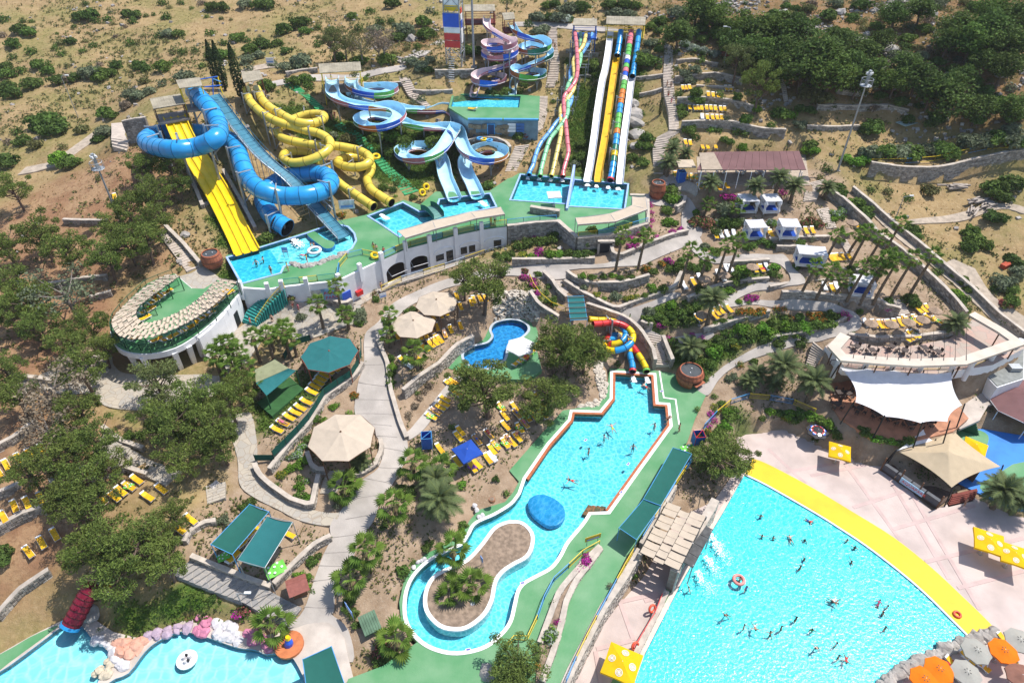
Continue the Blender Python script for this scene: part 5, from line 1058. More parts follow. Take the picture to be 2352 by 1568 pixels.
REDL=mat('red_letter_paint',(.60,.02,.03),.6,.05)
cc=a+d*ln*.72+o*.37
dd=d if d.x>0 else-d
text('AQUA',.8,cc+Vector((0,0,-1.9)),facing(dd,o),REDL,t);text('PARK',.8,cc+Vector((0,0,-2.75)),facing(dd,o),REDL,t)
mb=MB();a,d,o,ln=AN[4];mb.box(a+d*ln*.75+o*.5+Vector((0,0,-3.6)),(1.1,.6,.8),math.atan2(d.y,d.x));mb.build('red_hose_box',RED_T,t,world=True)
a,d,o,ln=AN[4];mb=MB();mb.box(a+d*ln*.2+o*.3+Vector((0,0,-3.6)),(1.6,.12,2.3),math.atan2(d.y,d.x));mb.build('door',RBLU,t,world=True)
stone_wall([Vector((p.x,p.y-1.6,6.4))for p in[Vector(x)for x in resample([tuple(P(u,v,6.4))for u,v in L_('672,688 720,695 765,690 800,700 815,690')],1)]],1.5,'stone planter wall below the AQUA PARK mural',cap=True)
# teal curved steps down from the deck
t=thing('staircase','teal painted stairs curving down from the slide deck beside the white wall','stairs',P(600,705,8))
SL=spline([(640,653),(615,672),(590,692),(568,712),(556,738)],4);SR=spline([(654,662),(638,682),(615,705),(598,727),(588,748)],4);ns=len(SL)-1;TEALS=mat('teal_step_paint',(.03,.26,.24),.6,.1)
for i in range(ns):
 z=DECK_Z-.2-(DECK_Z-6.5)*i/ns;mb=MB();q=[P(*SL[i],z),P(*SR[i],z),P(*SR[i+1],z),P(*SL[i+1],z)]
 if area([tuple(p)for p in q])<0:q=q[::-1]
 mb.quadprism(*q,z-6.0);mb.build('step',TEALS,t,world=True)
railing('yellow and teal handrail on the stairs curving down from the slide deck',[P(*SR[i],DECK_Z-.2-(DECK_Z-6.5)*i/ns)for i in range(ns)],cols=[YELP,YELP,TEALS])
railing('yellow and teal railing along the deck above the white AQUA PARK wall',RL('648,654 704,648 770,640',DECK_Z),cols=[TEALS,YELP],seg=2.8)
railing('blue and yellow railing around the deck stair opening',RL('776,640 782,602 818,582 872,592',DECK_Z),cols=[LBLUE,YELP])
railing('blue and yellow railing along the slide deck above the arches',RL('876,594 930,568 985,554 1045,537 1105,524 1163,516',DECK_Z),cols=[LBLUE,YELP,YELP])
railing('blue and yellow railing along the slide deck edge beside the green hedge',RL('1165,516 1225,509 1278,506',DECK_Z),cols=[LBLUE,LBLUE])
railing('yellow and blue railing below the right beige awning',RL('1328,545 1401,538 1487,512',DECK_Z),cols=[YELP,LBLUE])
railing('white and yellow fence on stone posts along the promenade in front of the arches',[p for p in RL('877,668 905,652 968,633 1018,618 1120,583 1160,573',PROM_Z+.35)],cols=[YELP,mat('pale_blue_rail',(.45,.52,.60),.5)],seg=4)
stone_wall([Vector(p)for p in resample([tuple(p)for p in PP(L_('872,673 905,656 968,637 1018,622 1120,587 1162,576'),PROM_Z)],1)],.4,'stone wall carrying the promenade fence opposite the arches',.5,base=4.6,top=PROM_Z+.35)
t=thing('rope_swag','white chain swags hanging from white posts in front of the arches','chain')
mb=MB()
for a,b in(((878,604),(900,635)),((900,635),(950,613)),((930,578),(950,613)),((950,613),(1005,597)),((988,560),(1005,597))):mb.bar(P(*a,8.4),P(*b,7.0),.04,5)
mb.build('chain',WHITE,t,world=True)
# dark front wall right part (ivy side) and stone walls below the right awning
DW=[Vector(p)for p in resample([tuple(P(u,v,DECK_Z))for u,v in L_('1165,519 1230,511 1282,508 1326,546')],1)];stone_wall(DW,0,'shaded stone wall below the slide deck behind the green hedge',.6,base=6.5,top=DECK_Z+.1)
DW=[Vector(p)for p in resample([tuple(P(u,v,DECK_Z))for u,v in L_('1326,547 1401,540 1488,513')],1)];stone_wall(DW,0,'stone wall with a dark cellar door below the right beige awning',.6,base=7.0,top=DECK_Z+.1)
DW=[Vector(p)for p in resample([tuple(P(u,v,DECK_Z))for u,v in L_('1488,513 1487,450 1447,449')],1)];stone_wall(DW,0,'end wall of the slide deck beside the magenta bougainvillea',.5,base=8.5,top=DECK_Z+.15)
p=P(1390,575,8.6);t=thing('cellar_door','dark cellar doorway in the stone wall between the two upper palms and the hedge','doorway',(p.x,p.y,7.6));mb=MB();mb.box((0,0,1.3),(2.0,.5,2.6));mb.build('opening',DARKV,t);mb=MB();[mb.box((x,-.1,1.4),(.35,.7,2.9))for x in(-1.2,1.2)];mb.box((0,-.1,2.8),(2.8,.7,.35));mb.build('stone_surround',STONE,t)  # the doorway is a solid box, its shade painted near-black
# ramp with stone parapets between the awnings
DW=[Vector(p)for p in resample([tuple(P(u,v,DECK_Z))for u,v in L_('1218,487 1250,492 1285,497')],1)];stone_wall(DW,1.0,'low stone counter wall with green cover at the pool divider',.7,base=DECK_Z-.2,top=DECK_Z+1.1)
# ---------------------------------------------------------------- canvas awnings on the deck
def cloth_patch(q,nx=8,ny=4,sag=.15,th=.03):
 """sagging rectangular cloth between four corners, with a thickness"""
 mb=MB();top=[]
 for j in range(ny+1):
  for i in range(nx+1):
   p=lerp4(q,i/nx,j/ny);p=p-Vector((0,0,sag*4*(i/nx)*(1-i/nx)*1.0+sag*.5*4*(j/ny)*(1-j/ny)));top.append(p)
 n1=nx+1;fs=[(j*n1+i,j*n1+i+1,(j+1)*n1+i+1,(j+1)*n1+i)for j in range(ny)for i in range(nx)]
 a=top[0];n_=(top[1]-a).cross(top[n1]-a)
 if n_.z<0:fs=[f[::-1]for f in fs]
 mb.add(top,fs);mb.add([p-Vector((0,0,th))for p in top],[f[::-1]for f in fs])
 bd=[i for i in range(n1)]+[j*n1+nx for j in range(1,ny+1)]+[ny*n1+i for i in range(nx-1,-1,-1)]+[j*n1 for j in range(ny-1,0,-1)]
 k=len(bd);o=len(mb.v);mb.add([top[b]for b in bd]+[top[b]-Vector((0,0,th))for b in bd],[(i,k+i,k+(i+1)%k,(i+1)%k)for i in range(k)]);return mb
def awning(label,segs,z,zfall,floor,cm=BEIGE,postm=STEEL,val=.35,name='awning'):
 """segs: list of (back left, back right, front right, front left) photo positions"""
 q0=PP(segs[0],z);t=thing(name,label,'awning',(q0[0].x,q0[0].y,floor))
 for s in segs:
  q=[P(*s[0],z),P(*s[1],z),P(*s[2],z-zfall),P(*s[3],z-zfall)];cloth_patch(q,8,3,.1).build('canvas_panel',cm,t,smooth=True,world=True)
  mb=MB();nv=8
  for i in range(nv):
   a,b=q[3].lerp(q[2],i/nv),q[3].lerp(q[2],(i+1)/nv);mb.add([a,b,b-Vector((0,.02,val*(1 if i%2 else.85))),a-Vector((0,.02,val*(.85 if i%2 else 1)))],[(0,1,2,3)])
  mb.build('valance',cm,t,world=True)
  for p in q:mb=MB();mb.bar((p.x,p.y,floor),(p.x,p.y,p.z-.03),.06,6);mb.build('post',postm,t,world=True)
  mb=MB();[mb.bar(a-Vector((0,0,.05)),b-Vector((0,0,.05)),.045,5)for a,b in((q[0],q[1]),(q[1],q[2]),(q[2],q[3]),(q[3],q[0]))];mb.build('frame',postm,t,world=True)
 return t
awning('long curved beige awning over the deck railing above the arches',[((913,530),(993,506),(1001,525),(931,546)),((993,506),(1080,486),(1094,501),(1001,525)),((1080,486),(1150,475),(1159,491),(1094,501))],13.7,.15,DECK_Z)
awning('bent beige awning at the corner of the slide deck beside the bougainvillea',[((1322,500),(1401,490),(1414,508),(1327,515)),((1401,490),(1452,471),(1487,480),(1414,508)),((1452,451),(1483,452),(1487,480),(1452,471))],13.7,.15,DECK_Z)
# ---------------------------------------------------------------- green and beige shades
def shade_roof(label,px,z,floor=None,cm=TEALC,sag=.12,frame=True,name='shade_roof',tilt=(0,0,0,0),panels=1,postm=LBLUE,cat='shade roof'):
 q=[P(u,v,z+tilt[i])for i,(u,v)in enumerate(L_(px))];c=sum(q,Vector())/4;t=thing(name,label,cat,(c.x,c.y,hz(c.x,c.y)if floor is None else floor))
 for k in range(panels):
  s=[lerp4(q,k/panels,0),lerp4(q,(k+1)/panels,0),lerp4(q,(k+1)/panels,1),lerp4(q,k/panels,1)];cloth_patch(s,8,5,sag).build('shade_panel',cm,t,smooth=True,world=True)
  mb=MB();[mb.bar(a-Vector((0,0,.04)),b-Vector((0,0,.04)),.04,5)for a,b in((s[0],s[1]),(s[1],s[2]),(s[2],s[3]),(s[3],s[0]))];mb.build('frame',postm,t,world=True)
  for p in s if k==0 else s[1:3]:mb=MB();mb.bar((p.x,p.y,(hz(p.x,p.y)if floor is None else floor)-.1),p,.05,6);mb.build('post',postm,t,world=True)
 return t
shade_roof('front green shade net roof over loungers between the stairs and main path','613,1185 672,1198 608,1303 545,1285',5.6,cm=TEALB,sag=.25,postm=STEEL)
shade_roof('back green shade net roof over loungers beside the curved stone wall','573,1157 617,1174 533,1272 484,1249',5.9,sag=.2)
shade_roof('long dark green shade roof beside the main pool above the yellow rail, far half','1546,1027 1589,1041 1518,1160 1478,1145',2.7,0,sag=.1)
shade_roof('long dark green shade roof beside the main pool above the yellow rail, near half','1478,1146 1518,1161 1462,1238 1422,1211',2.6,0,sag=.1)
shade_roof('green shade net at the bottom edge by the children pool steps','695,1513 761,1483 795,1580 705,1590',2.4,KID_Z,cm=TEALC,postm=LBLUE)
shade_roof('striped green shade roof with cross beams over the narrow stairs','1304,680 1340,679 1349,733 1310,735',7.6,None,cm=TEALB,panels=1,sag=.05)
t=bpy.data.objects[-1]if False else None
sb_=thing('beam_set','cross beams on top of the striped green shade roof','roof beams',P(1325,705,7.7))
for i in range(5):
 f=.06+i*.22;a=P(1304,680,7.75).lerp(P(1310,735,7.75),f);b=P(1340,679,7.75).lerp(P(1349,733,7.75),f);d=(b-a).normalized();mb=MB();mb.bar(a-d*.6,b+d*.6,.06,6);mb.build('beam',BROWNW,sb_,world=True)
 # green stage pavilion
t=thing('stage_pavilion','dark green stage pavilion with khaki and teal lean-to roof beside the octagonal shade','pavilion',G(620,890))
zt=8.4;rf=[P(619,826,9.2),P(660,840,9.0),P(598,885,9.0),P(585,850,9.2)]
A,B,C,D_=P(585,849,9.2),P(631,825,9.2),P(663,845,8.8),P(588,878,8.8)
cloth_patch([A,B,C,D_],6,3,.03,.1).build('roof',mat('khaki_roof',(.22,.23,.13),.8,.1),t,world=True)
cloth_patch([D_+Vector((0,0,-.05)),C+Vector((0,0,-.05)),P(680,850,8.0),P(612,908,8.0)],6,3,.05,.06).build('front_roof',TEALB,t,world=True)
gz=hz(*G(630,915)[:2]);fl4=[P(590,925,gz+.5),P(625,955,gz+.5),P(697,893,gz+.5),P(665,865,gz+.5)]
mb=MB();mb.poly([tuple(p[:2])for p in fl4],gz-.4,gz+.5);mb.build('stage',mat('green_stage_carpet',(.03,.10,.03),.9,.15),t,world=True)
mb=MB();mb.quadprism(*[(p.x,p.y,8.9)for p in(P(585,849,9),P(631,826,9),P(632,829,9),P(587,853,9))],3.4);mb.build('back_wall',GREENP,t,world=True)
for p in(P(612,908,8.0),P(680,850,8.0),A,B):mb=MB();mb.bar((p.x,p.y,hz(p.x,p.y)-.2),p,.08,6);mb.build('post',GREENP,t,world=True)
for s_ in range(3):mb=MB();c=G(640,925);mb.box((c.x+.25*s_,c.y-.35*s_-.2,gz+.38-.16*s_),(1.4,.4,.18),.75);mb.build('step',GREENP,t,world=True)
# ---------------------------------------------------------------- octagonal canopies
def octagon(label,u,v,z,r,cm,rise=.9,n=8,rot=0,name='octagon_canopy',floor=None,postm=BROWNW,border=None,sq=1.0,eave=0.0,cat='canopy'):
 c=P(u,v,z);g=floor if floor is not None else hz(c.x,c.y);t=thing(name,label,cat,(c.x,c.y,g));h=z-g;ring=[(r*math.cos(rot+2*math.pi*i/n),r*math.sin(rot+2*math.pi*i/n)*sq,h)for i in range(n)]
 for i in range(n):
  a,b=Vector(ring[i]),Vector(ring[(i+1)%n]);ap=Vector((0,0,h+rise));mb=MB();m1=[a.lerp(ap,.5),b.lerp(ap,.5)];m1=[p-Vector((0,0,.06*r/4))for p in m1];mid_=(a+b)/2;mid_=mid_*.985;mid_.z=h
  mb.add([a,mid_,b,m1[0],(m1[0]+m1[1])/2-Vector((0,0,.05)),m1[1],ap],[(0,1,4,3),(1,2,5,4),(3,4,6),(4,5,6)]);mb.add([p-Vector((0,0,.04))for p in(a,mid_,b,m1[0],m1[1],ap)],[(3,1,0),(3,4,1),(4,2,1),(5,4,3)])
  if eave:mb.add([a,mid_,b,b-Vector((0,0,eave)),mid_-Vector((0,0,eave*.8)),a-Vector((0,0,eave))],[(5,4,1,0),(4,3,2,1)])
  mb.build('canopy_panel',cm,t)
  mb=MB();mb.bar((a.x*.96,a.y*.96,-.2),(a.x*.985,a.y*.985,h-.03),.07,6);mb.build('post',postm,t)
  mb=MB();mb.bar(a-Vector((0,0,.04)),b-Vector((0,0,.04)),.04,5);mb.build('eave_bar',postm,t)
 mb=MB();mb.tube([(0,0,h+rise-.05),(0,0,h+rise+.12)],[.16,.05],8);mb.build('finial',postm,t);return t
octagon('largest beige octagonal canopy over the stone gazebo by the main path',785,1003,6.6,4.15,BEIGE,1.0,rot=R(22),floor=2.6,eave=.12)
octagon('teal octagonal shade net canopy above the yellow lounger row',757,812,8.2,3.9,TEALB,.55,rot=R(10),postm=mat('rust_post',(.30,.08,.05),.6),sq=1.0)
octagon('beige octagonal parasol nearest the main path, above yellow loungers',950,745,7.9,3.25,BEIGE,.8,rot=R(15))
octagon('beige octagonal parasol half shaded by the tall pine',1003,697,8.4,3.2,BEIGE,.8,rot=R(15))
# gazebo floor and low wall
gq=P(785,1035,2.6);ring=[(gq.x+3.9*math.cos(a),gq.y+3.9*math.sin(a))for a in[2*math.pi*i/20 for i in range(20)]]
mb=MB();mb.poly(ring,1.2,2.62);struct(mb.build('gazebo_floor',FLAG))
# ---------------------------------------------------------------- sun terrace with woven shade ring
t=thing('curved_sun_terrace','U shaped white sun terrace on columns under a woven beige shade ring','terrace',(UT[5][0],UT[5][1],6.4))
mb=MB();mb.poly(UT,UT_Z-.25,UT_Z,(),0);mb.build('green_floor',GREEN,t,world=True)
mb=MB();mb.poly(offset(UT,-.18 if area(UT)>0 else.18,True),UT_Z-1.15,UT_Z-.27,(),0,bottom=True);mb.build('white_rim',WHITE,t,world=True)
for u,v in((282,800),(318,812),(452,768),(395,800),(430,785)):
 p=P(u,v,UT_Z);d=Vector((P(380,720,UT_Z).x-p.x,P(380,720,UT_Z).y-p.y)).normalized()*.9;mb=MB();mb.bar((p.x+d.x,p.y+d.y,5.6),(p.x+d.x*.4,p.y+d.y*.4,UT_Z-.9),.38,4,r2=.5);mb.build('column',WHITE,t,world=True)
W2=PP(L_('455,772 480,752 510,722 547,672'),UT_Z);mb=MB()
for a,b in zip(W2,W2[1:]):d=(b-a).normalized();o=Vector((d.y,-d.x,0));mb.quadprism((a.x+o.x*.1,a.y+o.y*.1,UT_Z-.3),(b.x+o.x*.1,b.y+o.y*.1,UT_Z-.3),(b.x-o.x*.3,b.y-o.y*.3,UT_Z-.3),(a.x-o.x*.3,a.y-o.y*.3,UT_Z-.3),4.6)
mb.build('white_wall',WHITE,t,world=True);a,b=W2[2],W2[3];d=(b-a).normalized();mb=MB();mb.box(a.lerp(b,.55)+Vector((d.y*.15,-d.x*.15,-3.0)),(1.1,.1,2.3),math.atan2(d.y,d.x));mb.build('door',BLACK,t,world=True)
UT_RAIL=PP(L_('556,664 547,671 502,721 452,764 401,793 340,806 291,801 263,783 257,756 264,730 292,697 342,652 398,632'),UT_Z)
railing('dark green railing around the outside of the curved sun terrace',UT_RAIL,cols=[GREENP],seg=2.0)
ZP=UT_Z+2.6
outer=spline(L_('378,632 332,660 287,700 260,730 259,752 276,772 312,779 362,770 432,740 492,700 534,660 546,644'),10);inner=spline(L_('412,634 372,663 330,694 314,712 316,730 332,741 366,735 416,713 450,690 474,668 492,648 504,638'),10)
ow=resample([tuple(P(u,v,ZP))for u,v in outer],.25);iw=resample([tuple(P(u,v,ZP))for u,v in inner],.25)
def ringpt(f,s_):
 a=ow[min(int(f*(len(ow)-1)),len(ow)-1)];b=iw[min(int(f*(len(iw)-1)),len(iw)-1)];return Vector(a).lerp(Vector(b),s_)
t2=bpy.data.objects.new('woven_shade',None);COL.objects.link(t2);t2 .parent=t;ROWS,COLS_=5,46
for r_ in range(ROWS):
 for c_ in range(COLS_):
  f0,f1=(c_+.12*(r_%2)*2+.03)/(COLS_+.3),(c_+.12*(r_%2)*2+.93)/(COLS_+.3);s0,s1=(r_+.02)/ROWS,(r_+.98)/ROWS;up=.1*((r_+c_)%2)
  q=[ringpt(f0,s0),ringpt(f1,s0),ringpt(f1,s1),ringpt(f0,s1)];mb=MB();ns=4;T_=[]
  for i in range(ns+1):
   x=i/ns;a,b=q[0].lerp(q[1],x),q[3].lerp(q[2],x);dz=Vector((0,0,up-.16*math.sin(math.pi*x)+.08));T_+=[a+dz,b+dz]
  mb.add(T_,[(2*i,2*i+1,2*i+3,2*i+2)for i in range(ns)]);mb.add([p-Vector((0,0,.03))for p in T_],[(2*i+2,2*i+3,2*i+1,2*i)for i in range(ns)]);mb.build('shade_panel',BEIGE,t2,world=True)
fr_=MB()
for s_ in(0,.2,.4,.6,.8,1):fr_.tube([ringpt(i/60,s_)-Vector((0,0,.08))for i in range(61)],.05,5)
fr_.build('steel_ring',BLACK,t2,world=True)
for i in range(12):
 for s_ in(.03,.97):
  p=ringpt(i/11,s_);mb=MB();mb.bar((p.x,p.y,UT_Z),(p.x,p.y,p.z),.07,6);mb.build('post',GREENP,t2,world=True)
for i in range(34):mb=MB();mb.bar(ringpt(i/33,0)-Vector((0,0,.03)),ringpt(i/33,1)-Vector((0,0,.03)),.04,5);mb.build('cross_bar',BLACK,t2,world=True)
railing('dark green railing along the inner edge of the curved sun terrace',RL('412,655 372,680 335,705 326,716 338,728 362,724',UT_Z),cols=[GREENP],seg=2.0)
# woven pergola over the passage to the plaza
q=PP(L_('1533,1152 1622,1185 1558,1312 1468,1270'),1.2);t=thing('woven_pergola','woven beige pergola roof over the passage beside the wave pool','pergola',(q[3].x,q[3].y,WAVE_Z))
wid=[0,.36,.62,1.0]
for c_ in range(3):
 n_=8
 for r_ in range(n_):
  sh=.5/n_ if c_==1 else 0;t0,t1=min(1,(r_+.0)/n_+sh),min(1,(r_+.86)/n_+sh)
  if t1-t0<.02:continue
  s=[lerp4(q,wid[c_]+.005,t0),lerp4(q,wid[c_+1]-.005,t0),lerp4(q,wid[c_+1]-.005,t1),lerp4(q,wid[c_]+.005,t1)]
  for p in s:p.z+=.1*((r_+c_)%2)
  cloth_patch(s,3,4,.05).build('shade_panel',BEIGE,t,world=True)
for c_ in range(4):mb=MB();mb.bar(lerp4(q,wid[c_],0)-Vector((0,0,.12)),lerp4(q,wid[c_],1)-Vector((0,0,.12)),.07,6);mb.build('beam',BLACK,t,world=True)
for s_,t_ in((0,0),(1,0),(1,1),(0,1),(0,.5),(1,.5)):p=lerp4(q,s_,t_);mb=MB();mb.bar((p.x,p.y,WAVE_Z),p,.12,6);mb.build('post',CONC,t,world=True)
# ---------------------------------------------------------------- restaurants
board_roof('brown_roof_restaurant','long open restaurant with a flat dusky brown roof on the hill','restaurant',[P(1622,349,17.6),P(1836,347,17.6),P(1852,390,17.0),P(1600,390,17.0)][:],14.0,nb=14,roofm=mat('dusky_brown_roof',(.165,.085,.085),.85,.12,.3,island=.06),tilt=0,rail=False,name_piece='roof_sheet',postm=WHITE)
brs=bpy.data.objects['brown_roof_restaurant']
cloth_patch([P(1606,351,17.75),P(1640,350,17.75),P(1660,389,17.2),P(1612,389,17.2)],4,3,.02,.1).build('beige_roof_edge',mat('beige_sheet',(.36,.29,.22),.8,.1),brs,world=True)
mb=MB();mb.quadprism(P(1625,352,16.6),P(1834,350,16.6),P(1834,351,16.6),P(1625,353,16.6),2.6);mb.build('back_wall',mat('restaurant_brown_wall',(.17,.11,.08),.8,.15),brs,world=True)
mb=MB();c=P(1740,375,14);mb.box((c.x,c.y+1,14.6),(9,.8,1.2));mb.build('bar_counter',BROWNW,brs,world=True)
for i in range(9):
 p=P(1612+i*29,397,17.0);mb=MB();mb.bar((p.x,p.y+.3,13.9),(p.x,p.y+.3,17.0),.07,6);mb.build('post',WHITE,brs,world=True)
 # terrace pergola ring
rp=L_('1942,768 1916,797 1937,820 2020,827 2100,832 2212,828 2338,785 2300,758 2232,719');Z=7.6;c=PP(rp,Z)
t=thing('terrace_pergola','flat beige ring roof framing the open restaurant terrace','pergola',(c[4].x,c[4].y,4.6))
A,B=offset([tuple(p[:2])for p in c],.75),offset([tuple(p[:2])for p in c],-.75)
for i in range(len(c)-1):
 mb=MB();q=[(*A[i],Z),(*A[i+1],Z),(*B[i+1],Z),(*B[i],Z)]
 if area(q)<0:q=q[::-1]
 mb.quadprism(*q,.35);mb.build('roof_beam',mat('beige_render',(.56,.48,.40),.8,.08,.6),t,world=True)
for i in range(len(c)):
 mb=MB();mb.bar((c[i].x,c[i].y,4.4),(c[i].x,c[i].y,Z-.3),.1,6);mb.build('post',BROWNW,t,world=True)
for i in range(11):
 a=P(1960+i*26,822+min(i,5),Z+.1);b=P(1970+i*25,770-i*2,Z+.1);mb=MB();mb.bar(a,b,.03,4);mb.build('wire',BLACK,t,world=True)
for i,(u,v)in enumerate(((1921,842),(1986,845),(2048,848),(2112,851),(2182,855),(2226,848),(2276,826),(2306,810),(2336,797))):
 p=P(u,v,4.6);q=thing('white_pillar',f'round white terrace pillar, {ordn(i)} along the front edge of the restaurant terrace','pillar',(p.x,p.y,2.6),group='white pillars of the terrace front');mb=MB();mb.tube([(0,0,0),(0,0,3.3)],.36,12);mb.build('shaft',WHITE,q);mb=MB();mb.tube([(0,0,3.3),(0,0,3.4)],.42,12);mb.build('cap',WHITE,q)
railing('yellow and dark railing along the restaurant terrace front',RL('1905,838 1986,842 2112,849 2226,846 2340,794',4.6),cols=[BLACK,BLACK,YELP],seg=2.5)
def membrane(name,label,corners,mids,n=12,cm=WHITEC,apex=None,cat='sail roof',floor=0,masts=True,ropes=True,sag=.0):
 """tension roof: corners in order, edges curve inwards to the mids"""
 C_=[Vector(p)for p in corners];M_=[Vector(p)for p in mids];k=len(C_);c=sum(C_,Vector())/k;c=Vector(apex)if apex else c;t=thing(name,label,cat,(c.x,c.y,floor));rim=[]
 for i in range(k):
  a,m,b=C_[i],M_[i],C_[(i+1)%k];ctl=m*2-(a+b)/2
  for j in range(n):x=j/n;rim.append(a*(1-x)**2+ctl*2*x*(1-x)+b*x*x)
 N=len(rim);L=7;vs=[c]
 for l in range(1,L+1):
  f=l/L
  for p in rim:q=c.lerp(p,f);q.z=c.z+(p.z-c.z)*(f**.75 if apex else f)-sag*math.sin(math.pi*f);vs.append(q)
 fs=[(0,1+i,1+(i+1)%N)for i in range(N)]+[(1+(l-1)*N+i,1+l*N+i,1+l*N+(i+1)%N,1+(l-1)*N+(i+1)%N)for l in range(1,L)for i in range(N)]
 if area([tuple(p)for p in rim])<0:fs=[f[::-1]for f in fs]
 mb=MB();mb.add(vs,fs);mb.add([p-Vector((0,0,.03))for p in vs],[f[::-1]for f in fs]);mb.build('membrane',cm,t,smooth=True,world=True)
 if masts:
  for p in C_:mb=MB();d=Vector((p.x-c.x,p.y-c.y,0)).normalized();mb.bar((p.x+d.x*.9,p.y+d.y*.9,floor-.2),p+d*.2+Vector((0,0,.35)),.09,6);mb.build('mast',BLACK,t,world=True)
 return t
cs=[P(1929,843,5.2),P(1990,846,5.6),P(2053,850,5.6),P(2119,856,5.4),P(2186,854,5.4),P(2210,930,4.4),P(2176,968,3.9),P(2115,971,4.0),P(2032,956,4.0),P(1965,923,4.2)]
ms_=[a.lerp(b,.5)for a,b in zip(cs,cs[1:]+cs[:1])];cc=sum(cs,Vector())/len(cs);ms_=[m.lerp(cc,.06 if i not in(9,)else.12)-Vector((0,0,.1))for i,m in enumerate(ms_)]
membrane('sail_restaurant','large white tension sail over the open restaurant',cs,ms_,cm=WHITEC,floor=.3,sag=.35)
cs=[P(2062,1036,-.4),P(2186,985,-.2),P(2298,1071,-.3),P(2186,1119,-.6)];ap=P(2179,1037,1.3);ms_=[a.lerp(b,.5).lerp(ap,.1)for a,b in zip(cs,cs[1:]+cs[:1])]
membrane('tent_bar','sand coloured tent roof over the plaza bar',cs,ms_,cm=SAND,apex=tuple(ap),floor=WAVE_Z,cat='tent roof')
cs=[P(2060,1035,-.1),P(2121,985,.6),P(2144,1012,-.1)];ms_=[a.lerp(b,.5).lerp(sum(cs,Vector())/3,.15)for a,b in zip(cs,cs[1:]+cs[:1])];membrane('white_sail','small white triangular sail behind the sand coloured tent bar',cs,ms_,cm=WHITEC,floor=WAVE_Z,cat='sail roof')
# the bar below the tent
o_=[P(2022,1080,WAVE_Z),P(2150,1168,WAVE_Z),P(2230,1110,WAVE_Z),P(2120,1040,WAVE_Z)];t=thing('plaza_bar','dark open bar with a long counter under the sand coloured tent','bar',o_[0])
mb=MB();mb.poly([tuple(p[:2])for p in o_],WAVE_Z-.1,WAVE_Z+.35);mb.build('bar_floor',mat('dark_bar_floor',(.10,.065,.05),.8,.2),t,world=True)
for i in range(4):
 a,b=o_[0].lerp(o_[1],i/4+.01),o_[0].lerp(o_[1],(i+1)/4-.01);d=(b-a).normalized();o=Vector((-d.y,d.x,0));mb=MB();mb.quadprism((a.x,a.y,WAVE_Z+1.35),(b.x,b.y,WAVE_Z+1.35),(b.x+o.x*.5,b.y+o.y*.5,WAVE_Z+1.35),(a.x+o.x*.5,a.y+o.y*.5,WAVE_Z+1.35),1.2);mb.build('counter',mat('dark_slate_counter',(.07,.075,.09),.5,.15),t,world=True)
a,b=o_[0].lerp(o_[1],.34),o_[0].lerp(o_[1],.74);d=(b-a).normalized();o=Vector((d.y,-d.x,0));mb=MB();mb.box(a.lerp(b,.5)+o*.12+Vector((0,0,.85)),((b-a).length,.08,.95),math.atan2(d.y,d.x),rx=0);bn=mb.build('sign_board',mat('banner_pale_blue',(.36,.55,.72),.6,.1),t,world=True)
text('AQUAPARK',.62,a.lerp(b,.6)+o*.18+Vector((0,0,.85)),facing(d,o),REDL,t)
for f in(.0,.33,.66,1.0):
 for e in(o_[0].lerp(o_[1],f),o_[3].lerp(o_[2],f)):mb=MB();mb.bar((e.x,e.y,WAVE_Z),(e.x,e.y,-.9),.1,6);mb.build('post',BROWNW,t,world=True)
mb=MB();a,b=o_[3].lerp(o_[2],.0),o_[3].lerp(o_[2],1);mb.quadprism((a.x,a.y,WAVE_Z+2.6),(b.x,b.y,WAVE_Z+2.6),(b.x+.1,b.y+.3,WAVE_Z+2.6),(a.x+.1,a.y+.3,WAVE_Z+2.6),2.6);mb.build('back_wall',BROWNW,t,world=True)
t=thing('staircase','brown timber steps at the right end of the plaza bar','stairs',P(2215,1150,WAVE_Z))
for i in range(6):a,b=P(2178+i*2,1164-i*4.5,WAVE_Z+i*.12),P(2236+i*2,1150-i*4.5,WAVE_Z+i*.12);mb=MB();mb.quadprism(a,b,b+Vector((.1,.45,0)),a+Vector((.1,.45,0)),.3);mb.build('step',DKRED,t,world=True)
octagon('dusky brown octagonal hip roof pavilion with white columns at the right edge',2352,920,-.1,5.2,mat('dusky_roof_panel',(.17,.085,.085),.85,.1,.5),1.5,rot=R(22),floor=-3.2,postm=WHITE,eave=.25,cat='pavilion',name='octagon_pavilion')
p=P(2352,935,-3.2);mb=MB();mb.tube([(p.x,p.y,-3.4),(p.x,p.y,-2.9)],5.6,8);struct(mb.build('pavilion_floor',SHF));mb=MB();mb.tube([(p.x,p.y+.5,-3),(p.x,p.y+.5,-.6)],2.6,8);struct(mb.build('pavilion_core',DARKV))
